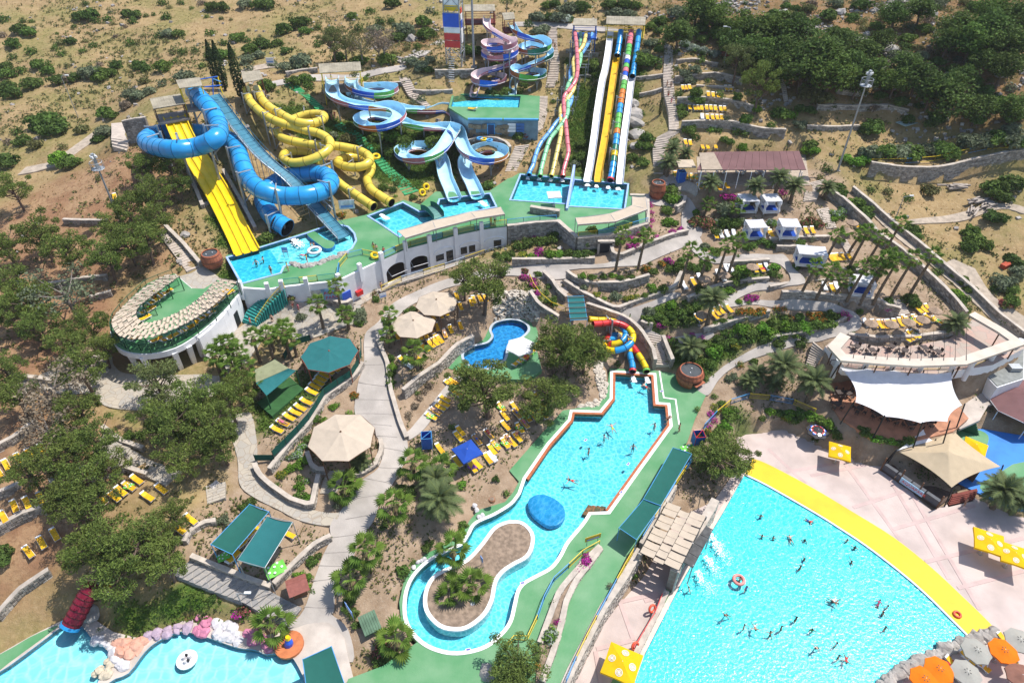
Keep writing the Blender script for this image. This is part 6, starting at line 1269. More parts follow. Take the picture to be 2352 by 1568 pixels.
# small kitchen block behind the white sail
mb=MB();k=[P(u,v,2.2)for u,v in L_('2252,850 2352,800 2352,870 2290,890')];t=thing('kitchen_block','white flat roofed kitchen block behind the white sail restaurant','building',(k[0].x,k[0].y,-.5));mb.poly([tuple(p[:2])for p in k],-1.5,2.2);mb.build('wall',WHITE,t,world=True);mb=MB();mb.poly(offset([tuple(p[:2])for p in k],-.15,True),2.2,2.32);mb.build('roof',mat('grey_roof_felt',(.22,.23,.22),.9,.15),t,world=True);mb=MB();mb.box(P(2330,845,2.6),(1.6,1.1,.8));mb.build('roof_vent',STEEL,t,world=True)
deck('service_floor',PP(L_('2200,905 2290,870 2352,860 2352,905 2270,930 2250,965 2205,985 2190,965 2215,935'),-.4),-.4,.4,[],CONC2)
t=thing('staircase','dark green steps beside the white sail restaurant','stairs',P(2225,975,-2))
for i in range(6):a,b=P(2203-i*1.2,986-i*5,-3.0+i*.4),P(2250-i*1.2,1000-i*5,-3.0+i*.4);mb=MB();mb.quadprism(a,b,b+Vector((.1,.5,0)),a+Vector((.1,.5,0)),.5);mb.build('step',GREENP,t,world=True)
# slab block at the plaza passage: grey roof canopy by the wave pool
q=[P(1628,1176,.6),P(1641,1218,.4),P(1594,1302,.4),P(1566,1288,.6)];t=thing('pool_canopy','dark flat canopy overhanging the wave pool edge','canopy',(q[2].x,q[2].y,WAVE_Z))
q=[P(1616,1204,.5),P(1638,1215,.3),P(1592,1303,.3),P(1566,1288,.5)]
for i in range(4):s=[lerp4(q,0,i/4+.005),lerp4(q,1,i/4+.005),lerp4(q,1,(i+1)/4-.005),lerp4(q,0,(i+1)/4-.005)];mb=MB();mb.quadprism(*(s if area([tuple(p)for p in s])>0 else s[::-1]),.15);mb.build('roof_sheet',mat('dark_felt_roof',(.085,.085,.085),.9,.2,2),t,world=True)
for f in(.05,.95):
 for s_ in(.1,.9):p=lerp4(q,s_,f);mb=MB();mb.bar((p.x,p.y,WAVE_Z),p,.08,6);mb.build('post',STEEL,t,world=True)
mb=MB();a,b=lerp4(q,0,0),lerp4(q,0,1);mb.quadprism((a.x,a.y,.3),(b.x,b.y,.3),(b.x-.15,b.y,.3),(a.x-.15,a.y,.3),3.8);mb.build('side_wall',GREENP,t,world=True)
def zwall(label,px,z0,z1,thick=.6,**k):return stone_wall([Vector(p)for p in resample([tuple(P(u,v,z0))for u,v in L_(px)],1)],z1-z0,label,thick,base=z0-.4,top=z1,**k)
zwall('thick stone wall along the wave pool side of the woven pergola','1630,1190 1600,1245 1560,1300 1537,1355',WAVE_Z,.4,.9)
zwall('stone retaining wall below the green ramp facing the pink plaza','1462,1300 1445,1330 1425,1365 1380,1430 1345,1500 1310,1568 1270,1660',WAVE_Z,.05,.7)
zwall('stone wall dividing the passage from the green walkway, at the woven pergola','1540,1155 1500,1225 1465,1290',WAVE_Z,.3,.5)
zwall('low rough stone kerb between the plaza and wave pool with red rails','1530,1362 1505,1415 1480,1465 1455,1515 1440,1545',WAVE_Z,WAVE_Z+.55,.5)
zwall('low stone edge of the planted strip, main pool side','1378,1258 1345,1290 1310,1330 1285,1360 1262,1420 1240,1480',0,.45,.5)
zwall('low stone edge of the planted strip, plaza side','1380,1262 1352,1300 1320,1340 1300,1385 1288,1440 1270,1500 1245,1568',0,.4,.5)
mb=MB();mb.poly([tuple(p[:2])for p in PP(L_('1378,1258 1345,1290 1310,1330 1285,1360 1262,1420 1240,1480 1230,1568 1245,1568 1270,1500 1288,1440 1300,1385 1320,1340 1352,1300'),0)],-.3,.25);struct(mb.build('planted_strip',MATS['island_soil']))
railing('blue and yellow railing winding along the planted strip beside the lazy river',RL('1376,1252 1345,1265 1320,1295 1285,1318 1272,1335 1255,1360 1240,1410 1225,1440 1212,1468',0),cols=[YELP,YELP,LBLUE,LBLUE,LBLUE],seg=2.6)
railing('yellow and blue railing on the wall above the pink plaza',RL('1458,1262 1425,1320 1398,1370 1360,1440 1330,1500 1300,1568',0),cols=[YELP,YELP,LBLUE,LBLUE],seg=2.5)
railing('yellow loop railing at the bottom edge near the round pine',RL('1208,1470 1190,1462 1172,1475 1160,1492',0),cols=[YELP],seg=1.5)
railing('yellow and blue railing behind the long dark green shade roof',RL('1600,1045 1560,1100 1520,1165 1475,1240',0),cols=[LBLUE,YELP],seg=3)
railing('red rail on the low kerb beside the wave pool',RL('1520,1368 1508,1398 1498,1425 1470,1462 1455,1490',WAVE_Z+.5),h=.5,cols=[RED_T],seg=2.5,gap=3)
railing('yellow and blue rail on the long high stone wall',[G(u,v)+Vector((0,0,.2))for u,v in L_('1998,380 2080,378 2140,374 2220,356 2270,345 2352,340')],cols=[YELP,YELP,LBLUE,YELP],seg=3,gap=3)
railing('yellow and blue fence around the hedge beside the plaza',[G(u,v)for u,v in L_('1616,985 1640,958 1680,925 1724,913 1764,918 1830,930 1870,950')],cols=[LBLUE,YELP],seg=3)
railing('yellow rail beside the white rockery',[G(u,v,.3)for u,v in L_('1216,644 1228,672 1248,695 1270,712 1298,720')],cols=[YELP],seg=2.5,gap=3)
# green mesh fence along the main path
FP=[G(u,v)+Vector((0,0,1.0))for u,v in L_('655,832 670,803 690,790 740,775')];NET=cloth_mat('green_fence_net',(.02,.11,.085),.2)
def net_fence(label,pts,h=1.1,seg=2.2,m=NET):
 line=[Vector(p)for p in resample([tuple(p)for p in pts],seg)];t=thing('net_fence',label,'fence',line[len(line)//2])
 for a,b in zip(line,line[1:]):
  mb=MB();d=(b-a).normalized()*.04;mb.quadprism((a.x+d.x-d.y*.4,a.y+d.y+d.x*.4,a.z+h),(b.x-d.x-d.y*.4,b.y-d.y+d.x*.4,b.z+h),(b.x-d.x+d.y*.4,b.y-d.y-d.x*.4,b.z+h),(a.x+d.x+d.y*.4,a.y+d.y-d.x*.4,a.z+h),h-.05);mb.build('net_panel',m,t,world=True)
 for a in line:mb=MB();mb.bar(a,a+Vector((0,0,h+.1)),.045,5);mb.build('post',BLACK,t,world=True)
net_fence('green net fence along the main path below the lounger row',[G(u,v)+Vector((0,0,.9))for u,v in L_('832,800 833,838 813,872 750,914 733,943 708,982 663,1029 632,1060')])
net_fence('green net fence behind the octagonal teal canopy',[G(u,v)+Vector((0,0,.3))for u,v in L_('655,830 668,805 690,792 715,785')])
net_fence('short green net fence at the end of the lounger lawn',[G(u,v)+Vector((0,0,.2))for u,v in L_('588,1060 610,1058 632,1060')])
# ================================================================ PLANTS
def leafmat(name,c,c2,isl=.35,rand=.18,trans=.0):
 return mat(name,c,.75,.2,.6,0,col2=c2,spec=.15,island=isl,rand=rand,detail=2,trans=.32)
LM={'dark':leafmat('dark_leaf',(.065,.115,.026),(.12,.175,.042)),'mid':leafmat('mid_leaf',(.09,.155,.03),(.15,.225,.05)),'bright':leafmat('bright_leaf',(.12,.25,.025),(.19,.33,.05)),'grey':leafmat('grey_green_leaf',(.15,.185,.105),(.22,.25,.15)),'olive':leafmat('olive_leaf',(.15,.155,.055),(.23,.225,.09)),'dry':leafmat('dry_twig',(0.218,0.173,0.122),(0.307,0.243,0.179)),'pine':leafmat('pine_needle',(.11,.16,.032),(.22,.275,.07),.45,.14),'pine2':leafmat('pale_pine_needle',(.13,.165,.055),(.21,.24,.09),.4,.12),'magenta':leafmat('bougainvillea_bloom',(0.461,0.026,0.282),(0.614,0.077,0.435),.3),'pinkfl':leafmat('oleander_bloom',(0.435,0.090,0.128),(0.141,0.166,0.045),.4),'yellowfl':leafmat('yellow_bloom',(0.538,0.486,0.051),(0.179,0.243,0.038),.3),'orangefl':leafmat('orange_bloom',(0.704,0.205,0.026),(0.128,0.192,0.038),.3),'whitefl':leafmat('white_bloom',(0.512,0.550,0.512),(0.090,0.166,0.038),.3),'fan':leafmat('fan_palm_leaf',(.10,.18,.025),(.175,.265,.05),.2,.2),'feather':leafmat('date_palm_leaf',(.10,.14,.055),(.17,.20,.09),.2,.15),'cyp':leafmat('cypress_leaf',(0.028,0.051,0.018),(0.051,0.079,0.026),.3)}
BARK=mat('pine_bark',(.15,.105,.08),.95,.25,3,.6,8);PBARK=mat('palm_bark',(.17,.125,.085),.95,.3,5,.7,10);GBARK=mat('grey_bark',(.22,.19,.165),.95,.2,3,.5)
def leaf(mb,p,nrm,s_,asp=1.0,rr=rnd,twist=None):
 n=Vector(nrm);a=n.orthogonal().normalized();b=n.cross(a).normalized();t=rr.uniform(0,6.28);x=(a*math.cos(t)+b*math.sin(t))*s_;y=(b*math.cos(t)-a*math.sin(t))*s_*asp
 p=Vector(p);k=n.normalized()*s_*.25;mb.add([p-x,p-y*.8+k,p+x,p+y*.8+k],[(0,1,2,3)])
def rsph(rr):
 z=rr.uniform(-1,1);a=rr.uniform(0,6.283);q=math.sqrt(1-z*z);return Vector((q*math.cos(a),q*math.sin(a),z))
_veg={}
def bush_mesh(var,mk,flat=.8,n=520,ls=.13,second=None,f2=0.0):
 key=('bush',var,mk,flat,n,ls,second)
 if key in _veg:return _veg[key]
 rr=random.Random(var*17+5);mb=MB();lobes=[(Vector((0,0,.42*flat)),.62)]
 for i in range(9):
  a=rr.uniform(0,6.28);q=rr.uniform(.35,.68);lobes.append((Vector((q*math.cos(a),q*math.sin(a),rr.uniform(.18,.72)*flat)),rr.uniform(.24,.42)))
 for i in range(n):
  c,r_=lobes[rr.randrange(len(lobes))]if rr.random()<.8 else lobes[0];d=rsph(rr);d.z=d.z if d.z>-.3 else-d.z
  p=c+Vector((d.x*r_,d.y*r_,d.z*r_*.8))*rr.uniform(.72,1.06)
  if p.z<.02:continue
  nn=(d+rsph(rr)*.7).normalized();o=len(mb.f);leaf(mb,p,nn,ls*rr.uniform(.6,1.35),rr.uniform(.6,1),rr)
  if second and rr.random()<f2 and p.z>.25:mb.m[-1]=1
 for i in range(3):a=rr.uniform(0,6.28);mb.bar((0,0,-.1),(.3*math.cos(a),.3*math.sin(a),.4),.035,5,m=2 if second else 1)
 me=mb.mesh('bush_foliage',[LM[mk]]+([LM[second]]if second else[])+[BARK]);_veg[key]=me;return me
def tree_mesh(var,mk,kind='round'):
 """returns trunk mesh, crown mesh, for a tree of height 1 and crown radius about .45"""
 key=('tree',var,mk,kind)
 if key in _veg:return _veg[key]
 rr=random.Random(var*31+7);tr=MB();cr=MB();lean=Vector((rr.uniform(-.12,.12),rr.uniform(-.12,.12),0));lobes=[]
 top=.78 if kind!='pine' else.8
 tr.tube([(0,0,-.05),lean*.3+Vector((0,0,.18)),lean*.8+Vector((0,0,.4)),lean+Vector((0,0,top))],[.034,.028,.022,.008],7)
 nl={'round':16,'pine':22,'sparse':12}[kind]
 for i in range(nl):
  f=rr.uniform(.30,.72)if kind!='round' else rr.uniform(.25,.6);a=i*2.4+rr.uniform(-.4,.4);q=rr.uniform(.16,.46)if kind!='round' else rr.uniform(.12,.36)
  zz=f+q*(.30 if kind=='pine' else.45)+rr.uniform(-.04,.1);c=lean*f+Vector((q*math.cos(a),q*math.sin(a),min(zz,.92)))
  s0=lean*f+Vector((0,0,f*.85));tr.tube([s0,s0 .lerp(c,.55)+Vector((0,0,-.02)),c],[.014,.009,.004],5);lobes.append((c,rr.uniform(.07,.135)if kind=='pine' else rr.uniform(.14,.24)))
 if kind!='sparse':
  for i in range(5):lobes.append((lean+Vector((rr.uniform(-.14,.14),rr.uniform(-.14,.14),rr.uniform(.68,.9))),rr.uniform(.12,.2)))
 n={'round':2200,'pine':3800,'sparse':800}[kind];ls={'round':.03,'pine':.026,'sparse':.026}[kind]
 for i in range(n):
  c,r_=lobes[rr.randrange(len(lobes))];d=rsph(rr);fl=.62 if kind=='pine' else.8
  p=c+Vector((d.x,d.y,d.z*fl))*r_*(rr.random()**.4)*1.08;nn=(d*.6+rsph(rr)+Vector((0,0,.35))).normalized();leaf(cr,p,nn,ls*rr.uniform(.6,1.4),rr.uniform(.22,.5)if kind=='pine' else rr.uniform(.6,1),rr)
 out=(tr.mesh('trunk',BARK if kind!='sparse' else GBARK),cr.mesh('crown',LM[mk]));_veg[key]=out;return out
def cypress_mesh(var):
 key=('cyp',var)
 if key in _veg:return _veg[key]
 rr=random.Random(var);mb=MB();tr=MB();tr.tube([(0,0,-.05),(0,0,.5)],[.03,.015],6)
 for i in range(1100):
  f=rr.random();r_=.11*math.sin(math.pi*min(1,.12+f*.88))**.7*(1-.35*f);a=rr.uniform(0,6.28);q=r_*rr.uniform(.75,1.1);nn=Vector((math.cos(a),math.sin(a),.4))+rsph(rr)*.5;leaf(mb,(q*math.cos(a),q*math.sin(a),.06+f*.94),nn.normalized(),.022*rr.uniform(.7,1.4),.6,rr)
 _veg[key]=(tr.mesh('trunk',BARK),mb.mesh('crown',LM['cyp']));return _veg[key]
at_center=Gc
# landmarks used to say where a plant stands
LMK=[(430,270,'the yellow lane slide'),(650,430,'the front loop of the blue tube'),(390,320,'the back loop of the blue tube'),(700,280,'the yellow tubes'),(800,365,'the lower yellow loop'),(960,355,'the open blue slide loop'),(1110,360,'the right open blue loop'),(780,155,'the open blue slide shelter'),(1040,90,'the steel tower'),(1089,140,'the steel mast'),(1130,245,'the raised blue pool'),(1225,150,'the blue spiral slide'),(1345,60,'the pastel tube shelter'),(1290,320,'the pastel tubes'),(1437,48,'the wide plank shelter'),(1440,330,'the white speed slide'),(1535,230,'the long hill stairs'),(1640,255,'the long hillside lounger row'),(1720,370,'the brown roofed restaurant'),(1960,320,'the caged floodlight mast'),(2160,385,'the long high stone wall'),(1720,465,'the back cabanas'),(1810,525,'the front cabana'),(1870,580,'the wide white cabana'),(1980,650,'the lowest cabana'),(2050,745,'the long yellow lounger row'),(1505,445,'the barrel kiosk on the hill'),(1440,500,'the bent awning'),(1300,560,'the green hedge'),(1040,570,'the arches'),(1240,690,'the white rockery'),(1420,770,'the spiral tubes'),(1580,860,'the barrel bar'),(1170,775,'the kidney pool'),(970,730,'the beige parasols'),(755,815,'the octagonal teal net'),(785,1005,'the beige gazebo'),(575,1240,'the green shade nets'),(690,1350,'the kiosk roof'),(850,1430,'the green hatch'),(1080,1330,'the river island'),(1260,1170,'the blue pool mound'),(980,1010,'the blue cubicle by the main path'),(1510,1130,'the long green shade roof'),(1540,1230,'the woven pergola'),(1880,990,'the black parasol'),(2070,900,'the white sail'),(2170,1050,'the sand tent'),(2270,1250,'the twin yellow tents'),(400,720,'the curved sun terrace'),(490,600,'the left barrel kiosk'),(248,430,'the cage mast'),(165,230,'the field lamp'),(110,285,'the lone field tree'),(300,1120,'the printed towel'),(60,1160,'the left lounger rows'),(170,1400,'the red tunnel slide'),(400,1490,'the children pool'),(850,620,'the AQUA PARK wall'),(1850,740,'the tapering green bed'),(1400,660,'the yellow flower bed'),(1870,130,'the dark forest'),(2170,230,'the broad hillside oak'),(2200,480,'the stacked timber'),(160,130,'the straw slope'),(420,90,'the upper field'),(820,60,'the upper hill'),(2100,90,'the rocky hill'),(2290,660,'the service road')]
_lab={}
def plant_label(o,phrase,u,v):
 d=sorted((math.hypot(u-a,(v-b)*1.6),a,b,t)for a,b,t in LMK)[0];du,dv=u-d[1],v-d[2]
 if abs(du)>abs(dv)*1.3:rel='right of' if du>0 else 'left of'
 else:rel='below' if dv>0 else 'above'
 if d[0]<14:rel='beside'
 _lab.setdefault((phrase,rel,d[3]),[]).append((d[0],o))
def finish_labels():
 for(ph,rel,lm),L in _lab.items():
  L.sort(key=lambda q:q[0])
  for i,(_,o)in enumerate(L):o['label']=f'{ph} {rel} {lm}' if len(L)==1 else(f'{ph} {rel} {lm}, nearest to it' if i==0 else f'{ph} {rel} {lm}, {ordn(i)} nearest')
DESC={'dark':'dark green','mid':'green','bright':'bright green','grey':'grey green','olive':'olive','dry':'bare brown','magenta':'magenta flowering','pinkfl':'pink flowering','yellowfl':'yellow flowering','orangefl':'orange flowering','whitefl':'white flowering'}
vi=[0]
PEND={}
def bush(u,v,wpx,mk,group='wild bushes on the hillside',second=None,f2=0,name='bush',cat='bush',hi=1.0,n=520):PEND.setdefault(name,[]).append((wpx,u,v,mk,group,second,f2,cat,hi,n))
def plant_bushes():
 """the 290 of a kind that show largest are things; the small rest is one mass"""
 for name,L in PEND.items():
  L.sort(key=lambda q:-q[0]);small={}
  for i,(wpx,u,v,mk,group,second,f2,cat,hi,n)in enumerate(L):
   vi[0]+=1;p=G(u,v);d=math.sqrt(p.x**2+p.y**2+(CAM_H-p.z)**2);r_=wpx/1568*d/2;q=at_center(u,v,r_*.42*hi)
   if-.6<q.z<.2 and inpoly(np.array(q.x),np.array(q.y),MDECK):q=P(u,v+4,.22)
   if i<290:
    o=thing(name,'',cat,(q.x,q.y,q.z-.05),rnd.uniform(0,6.28),group);o.scale=(r_,r_*rnd.uniform(.85,1.1),r_*hi*rnd.uniform(.9,1.1));inst('foliage',bush_mesh(vi[0]%6,mk,.8,n,.13,second,f2),o)
    plant_label(o,('big ' if wpx>34 else 'small ' if wpx<14 else '')+DESC[second or mk]+' '+name,u,v)
   else:
    for k in range(150):
     dr=rsph(rnd);dr.z=abs(dr.z);leaf(small.setdefault(second if second and rnd.random()<f2 else mk,MB()),q+dr*r_*rnd.uniform(.55,1.05)*(1 if k%3 else.7),(dr+rsph(rnd)*.7).normalized(),r_*.15*rnd.uniform(.6,1.4),.8)
  for mk,mb in small.items():o=stuff(mb.build('small_'+name+'_foliage',LM[mk]));o['label']=f'small scattered {DESC[mk]} {name} growth'
def tree(u,v,h,mk='pine',kind='pine',sp=1.0,phrase='pine tree',group='pine trees',hc=.6,rr=None):
 vi[0]+=1;q=at_center(u,v,h*hc);o=thing(phrase.split()[-2]+'_tree' if phrase.endswith('tree')else 'tree','','tree',(q.x,q.y,q.z),rnd.uniform(0,6.28),group);o.scale=(h*sp,h*sp,h);a,b=tree_mesh(vi[0]%(5 if kind=='pine' else 4),mk,kind);inst('trunk',a,o);inst('crown',b,o);plant_label(o,phrase,u,v);return o
 # ---- pines of the park (middle of crown, height)
for t_ in '30,432,8 92,540,9 150,572,9 15,565,8 240,590,8.5 290,555,8 325,378,7 385,378,7.5 345,440,8 295,478,8 350,500,8.5 405,425,6 330,550,8.5 262,520,7 20,650,8 65,690,8.5 10,720,8 95,745,8 205,745,7.5 150,795,7.5 185,850,8 228,800,7 30,905,7.5 5,850,6.5 175,945,7.5 210,1005,7.5 150,1010,6 455,915,8.5 400,975,8.5 480,985,9 525,925,7.5 425,1050,6.5 545,890,6 350,960,7 135,1060,8 65,1085,7 200,1100,8 245,1060,6 150,1140,7.5 215,1165,7.5 395,1185,5 245,1235,8.5 205,1262,7.5 310,1265,8.5 375,1290,7 270,1320,7.5 360,1220,6 440,960,7 505,1020,7'.split():u,v,h=(float(x)for x in t_.split(','));tree(u,v,h*.9,sp=.95)
for u,v,h,sp in((1110,650,10,1.0),(1065,640,7,.9),(1310,790,10,1.05),(1275,800,8,1),(1345,800,8,.9),(1120,890,9.5,1.15),(1080,870,7,1),(1255,900,7,1.2),(1235,940,5,1.2),(1655,1060,7,1.25),(1625,1040,5,1.1),(1690,1050,6,1.1),(1195,1520,4.6,1.35),(1180,1555,4,1.2)):tree(u,v,h,sp=sp,group='pine trees among the pools')
tree(352,882,7.5,'pine2','pine',1,'thin pale pine tree','pine trees');tree(150,670,8,'grey','sparse',1.2,'half bare grey tree','bare trees');tree(118,900,8,'dry','sparse',1.1,'leafless grey tree','bare trees');tree(110,985,6,'dry','sparse',1.1,'leafless grey tree','bare trees')
for t_ in '1885,120,9.5 1850,150,9 1905,165,9 1835,70,8 1810,110,8 1790,150,8 1700,55,7 1745,75,8 1722,120,8 1690,95,7 1780,60,8 1930,95,7 1985,120,7 1965,150,7.5 2005,165,7.5 1970,185,6 2080,150,7 2110,170,6.5 2060,180,6 2175,215,9.5 2145,205,7 2205,60,7.5 2240,90,8 2285,60,8 2320,100,8 2340,40,7.5 2270,20,7 2180,90,6.5 2310,150,7 2260,135,5.5 2330,250,6 2250,245,6 2120,20,6 2060,30,6 1640,30,7 1600,20,7 1560,75,7 2210,170,5 1760,115,7 2030,90,5'.split():
 u,v,h=(float(x)for x in t_.split(','));tree(u,v,h,['dark','mid','dark','dark'][vi[0]%4],'round',1.25,'broad dark oak tree','dark trees of the hillside forest')
for u,v,h,mk in((1695,135,9,'pine2'),(1750,190,10,'pine'),(1155+7,0,5,'mid'),(763,95,8,'pine2'),(790,97,7,'olive'),(828,103,7,'olive'),(866,98,7,'dry'),(880,98,7,'dry'),(806,110,5,'dry')):tree(u,v,h,mk,'pine' if mk[:4]=='pine' else 'sparse',.8,'slender hillside tree','slender trees beside the upper walkway')
for u,v,h in((487,147,9),(503,152,9.5),(541,165,10.5)):
 q=at_center(u,v,h*.5);o=thing('cypress_tree','','tree',q,rnd.uniform(0,6),'cypress trees');o.scale=(h,h,h);a,b=cypress_mesh(int(u));inst('trunk',a,o);inst('crown',b,o);plant_label(o,'tall narrow dark cypress',u,v)
q=G(1515,265);o=thing('cypress_tree','small spiky cypress in a round stone planter left of the long hill stairs','tree',q);o.scale=(3.4,3.4,3.6);a,b=cypress_mesh(9);inst('trunk',a,o);inst('crown',b,o)
# ---- wild bushes (zoomed quarter pixels: x, y, width, kind)
KIND={'d':'dark','m':'mid','b':'bright','g':'grey','o':'olive','y':'dry','p':'pinkfl','w':'whitefl'}
def wild(off,s):
 for t_ in s.split():
  x,y,w_,k=t_.split(',');bush(off[0]+float(x)/4,off[1]+float(y)/4,float(w_)/4*1.15,KIND[k])
wild((0,0),'785,30,60,d 25,170,90,d 210,190,60,d 170,260,130,d 260,290,120,m 720,140,120,d 830,135,140,d 875,185,70,d 985,170,90,m 1170,120,110,d 1240,130,110,d 1210,190,80,d 1520,145,90,d 1950,60,120,d 2030,70,120,d 2030,165,45,d 110,395,110,m 290,460,90,m 545,385,80,o 650,375,95,d 675,240,45,d 855,410,70,m 1190,385,90,m 1460,320,80,d 1540,300,110,g 1630,300,110,d 1935,295,90,m 2045,390,80,d 500,435,65,m 115,515,70,d 330,590,120,m 440,640,110,m 530,730,140,d 600,710,120,y 690,705,110,d 280,765,140,d 60,800,150,d 110,850,140,d 830,670,150,g 920,680,150,m 1020,660,110,m 1060,590,110,d 1270,600,110,d 1330,620,110,d 1490,605,150,m 1600,560,65,m 1690,690,170,g 1850,600,80,m 1320,740,100,o 1480,765,90,g 1210,860,160,g 1280,870,130,g 1370,830,110,g 960,1030,150,m 1020,1050,120,m 960,1200,150,g 900,1260,120,d 380,1130,200,m 480,1170,200,d 420,1090,200,m 145,1200,90,d 195,1285,140,d 310,1325,120,o 745,1185,110,o 575,1340,75,o 75,1295,80,y 1145,965,110,y 540,1450,200,b 620,1480,180,m 60,1470,180,d 2280,625,95,g 2270,540,130,g 2300,450,140,m 1790,460,70,d 1950,490,140,d 2060,510,130,m 60,670,130,m 190,640,90,m 50,610,110,d 1060,330,50,y 1150,240,40,y 750,460,60,m 420,590,90,m 620,600,60,o 20,320,60,y 1400,390,40,m 1600,460,90,o 1680,470,70,m 2250,30,130,g 1850,20,70,y 1490,20,80,d 1660,20,60,d 2180,340,120,m 2260,360,80,d 560,490,70,m 910,590,60,y 1900,150,50,m 1760,70,40,m 1340,140,50,m 1410,130,40,m')
wild((588,0),'50,400,150,d 100,30,150,d 20,40,110,d 1250,20,150,d 880,145,100,m 1050,95,95,m 1140,195,95,d 1240,190,80,d 950,255,95,d 400,200,160,d 250,265,150,d 450,275,110,m 200,390,110,m 270,465,100,d 30,505,110,g 400,560,210,g 270,615,140,g 150,575,100,g 1360,270,190,g 1310,330,140,d 1560,300,170,m 1530,195,150,m 1590,95,80,g 1100,275,140,g 680,270,85,d 570,400,90,m 560,250,80,m 1430,560,150,g 1520,600,150,g 1580,640,110,d 1600,540,110,g 1960,470,150,d 2050,470,130,d 1440,935,75,g 1515,905,90,g 1940,770,45,m 2200,600,110,m 2170,840,120,d 2290,840,120,m 860,1140,100,m 870,1170,90,m 1540,1215,110,m 1120,1250,170,m 1260,1260,190,b 1350,1300,210,m 1250,1390,170,m 1620,1290,190,m 1680,1230,130,b 1030,690,50,m 1140,755,70,m 1000,720,60,b 900,680,70,d 840,1270,130,o 700,1240,110,g 620,1240,80,m 200,840,40,m 330,940,50,m 330,750,130,m 460,725,140,m 100,780,150,m 760,520,130,d 950,545,150,m 1200,540,160,m 480,790,90,m 180,1490,90,m 120,1480,90,m 1270,480,60,o 1380,440,70,o 1480,420,80,m 890,290,40,d 1650,120,60,m')
wild((1176,0),'320,40,110,m 400,30,110,d 510,70,160,g 640,55,140,d 240,150,150,g 150,215,90,d 230,280,130,g 300,260,120,g 420,160,150,g 500,170,130,w 350,150,120,d 900,30,160,d 1040,35,150,d 960,130,160,g 1080,130,120,g 1150,50,110,m 1530,110,170,g 1840,130,190,d 1500,285,190,m 1560,260,120,m 1740,250,140,d 1660,295,95,m 1760,355,110,m 1340,285,100,d 1380,390,85,m 1270,390,120,g 1350,450,110,m 1230,485,100,g 1270,240,110,m 1900,300,200,d 2000,350,170,d 1960,230,200,d 1590,400,110,w 1670,440,120,w 1760,465,120,w 1860,490,110,w 1980,490,110,p 1740,545,90,m 1515,465,80,m 1590,680,130,g 1680,650,110,g 1640,740,110,g 1345,615,60,d 665,665,85,m 1530,855,85,m 1700,850,140,m 1700,910,130,m 1560,990,100,m 1560,1050,100,m 1910,865,90,m 2080,885,100,m 2150,1085,120,m 2140,1110,100,b 1965,1085,80,g 1830,1170,80,b 1900,1180,80,m 2060,1200,90,m 2140,1210,90,m 1640,1200,130,m 1690,1250,90,d 1950,1280,100,m 2010,1300,100,m 2120,1350,100,b 1500,1285,90,m 1195,1040,65,m 1200,560,200,m 1280,560,160,m 740,600,150,m 640,590,100,m 780,700,120,m 70,830,90,m 110,775,90,m 60,1235,130,m 110,1230,110,p 1160,1200,90,m 1240,1260,140,m 1180,1340,140,m 1250,1350,120,m 1110,1440,130,m 1200,1480,140,m 650,1310,120,m 640,1440,150,m 580,1500,110,g 700,1500,90,m 380,930,60,m 1800,740,60,m 1140,870,60,d 2250,1000,100,b 2230,940,80,d 1520,630,45,m 1380,190,130,m')
wild((1764,0),'60,130,150,d 40,400,200,d 170,50,100,m 260,80,110,d 370,80,110,o 300,200,160,d 440,200,100,m 560,130,150,d 640,30,110,g 620,300,140,d 780,150,100,m 870,40,150,d 1000,240,110,m 1130,190,75,m 1280,340,130,m 1450,250,120,m 1330,240,80,g 1500,140,80,d 1400,60,110,m 1750,220,190,d 1660,400,130,m 1700,350,100,b 1950,570,160,m 1560,560,110,m 1640,640,90,m 2150,660,120,m 2000,230,190,m 2100,300,200,d 2250,330,170,g 2290,530,160,m 1800,700,110,m 2010,830,130,m 2050,950,150,m 2130,920,110,b 2230,1060,150,m 2230,800,90,g 800,320,90,d 930,400,130,m 1040,420,110,o 1260,500,110,g 1160,520,80,g 1420,500,110,g 430,860,220,o 520,900,160,o 350,830,160,o 300,1000,120,d 390,1005,110,d 120,1040,170,m 200,1050,120,b 30,1145,90,m 290,1150,120,g 960,1170,190,m 1000,1150,150,m 900,1190,130,m 1230,930,130,d 1030,880,100,m 880,850,60,m 400,1320,140,m 380,1380,140,b 440,1380,110,b 1920,1100,120,m 2250,1180,150,g 720,1450,120,b 820,1490,120,b 900,1460,130,b 960,1400,200,g 1100,1390,200,m 1230,1390,190,g 1350,1400,190,m 1480,1370,180,g 1600,1370,200,m 1700,1400,150,m 1880,1300,200,g 2000,1280,200,g 2120,1260,200,m 2250,1270,180,g 2330,1290,150,m 1550,1080,150,d 1290,1090,120,d 1100,730,120,o 700,730,110,m 860,740,150,m 540,1540,90,m 1490,1130,110,d 1600,720,90,o 1750,560,70,y 1900,730,100,m 2100,560,80,o 1050,60,80,o 1190,20,90,g 1560,30,130,g 1900,60,120,d 2200,120,150,d 1000,700,90,d 640,420,100,d 700,300,110,d')
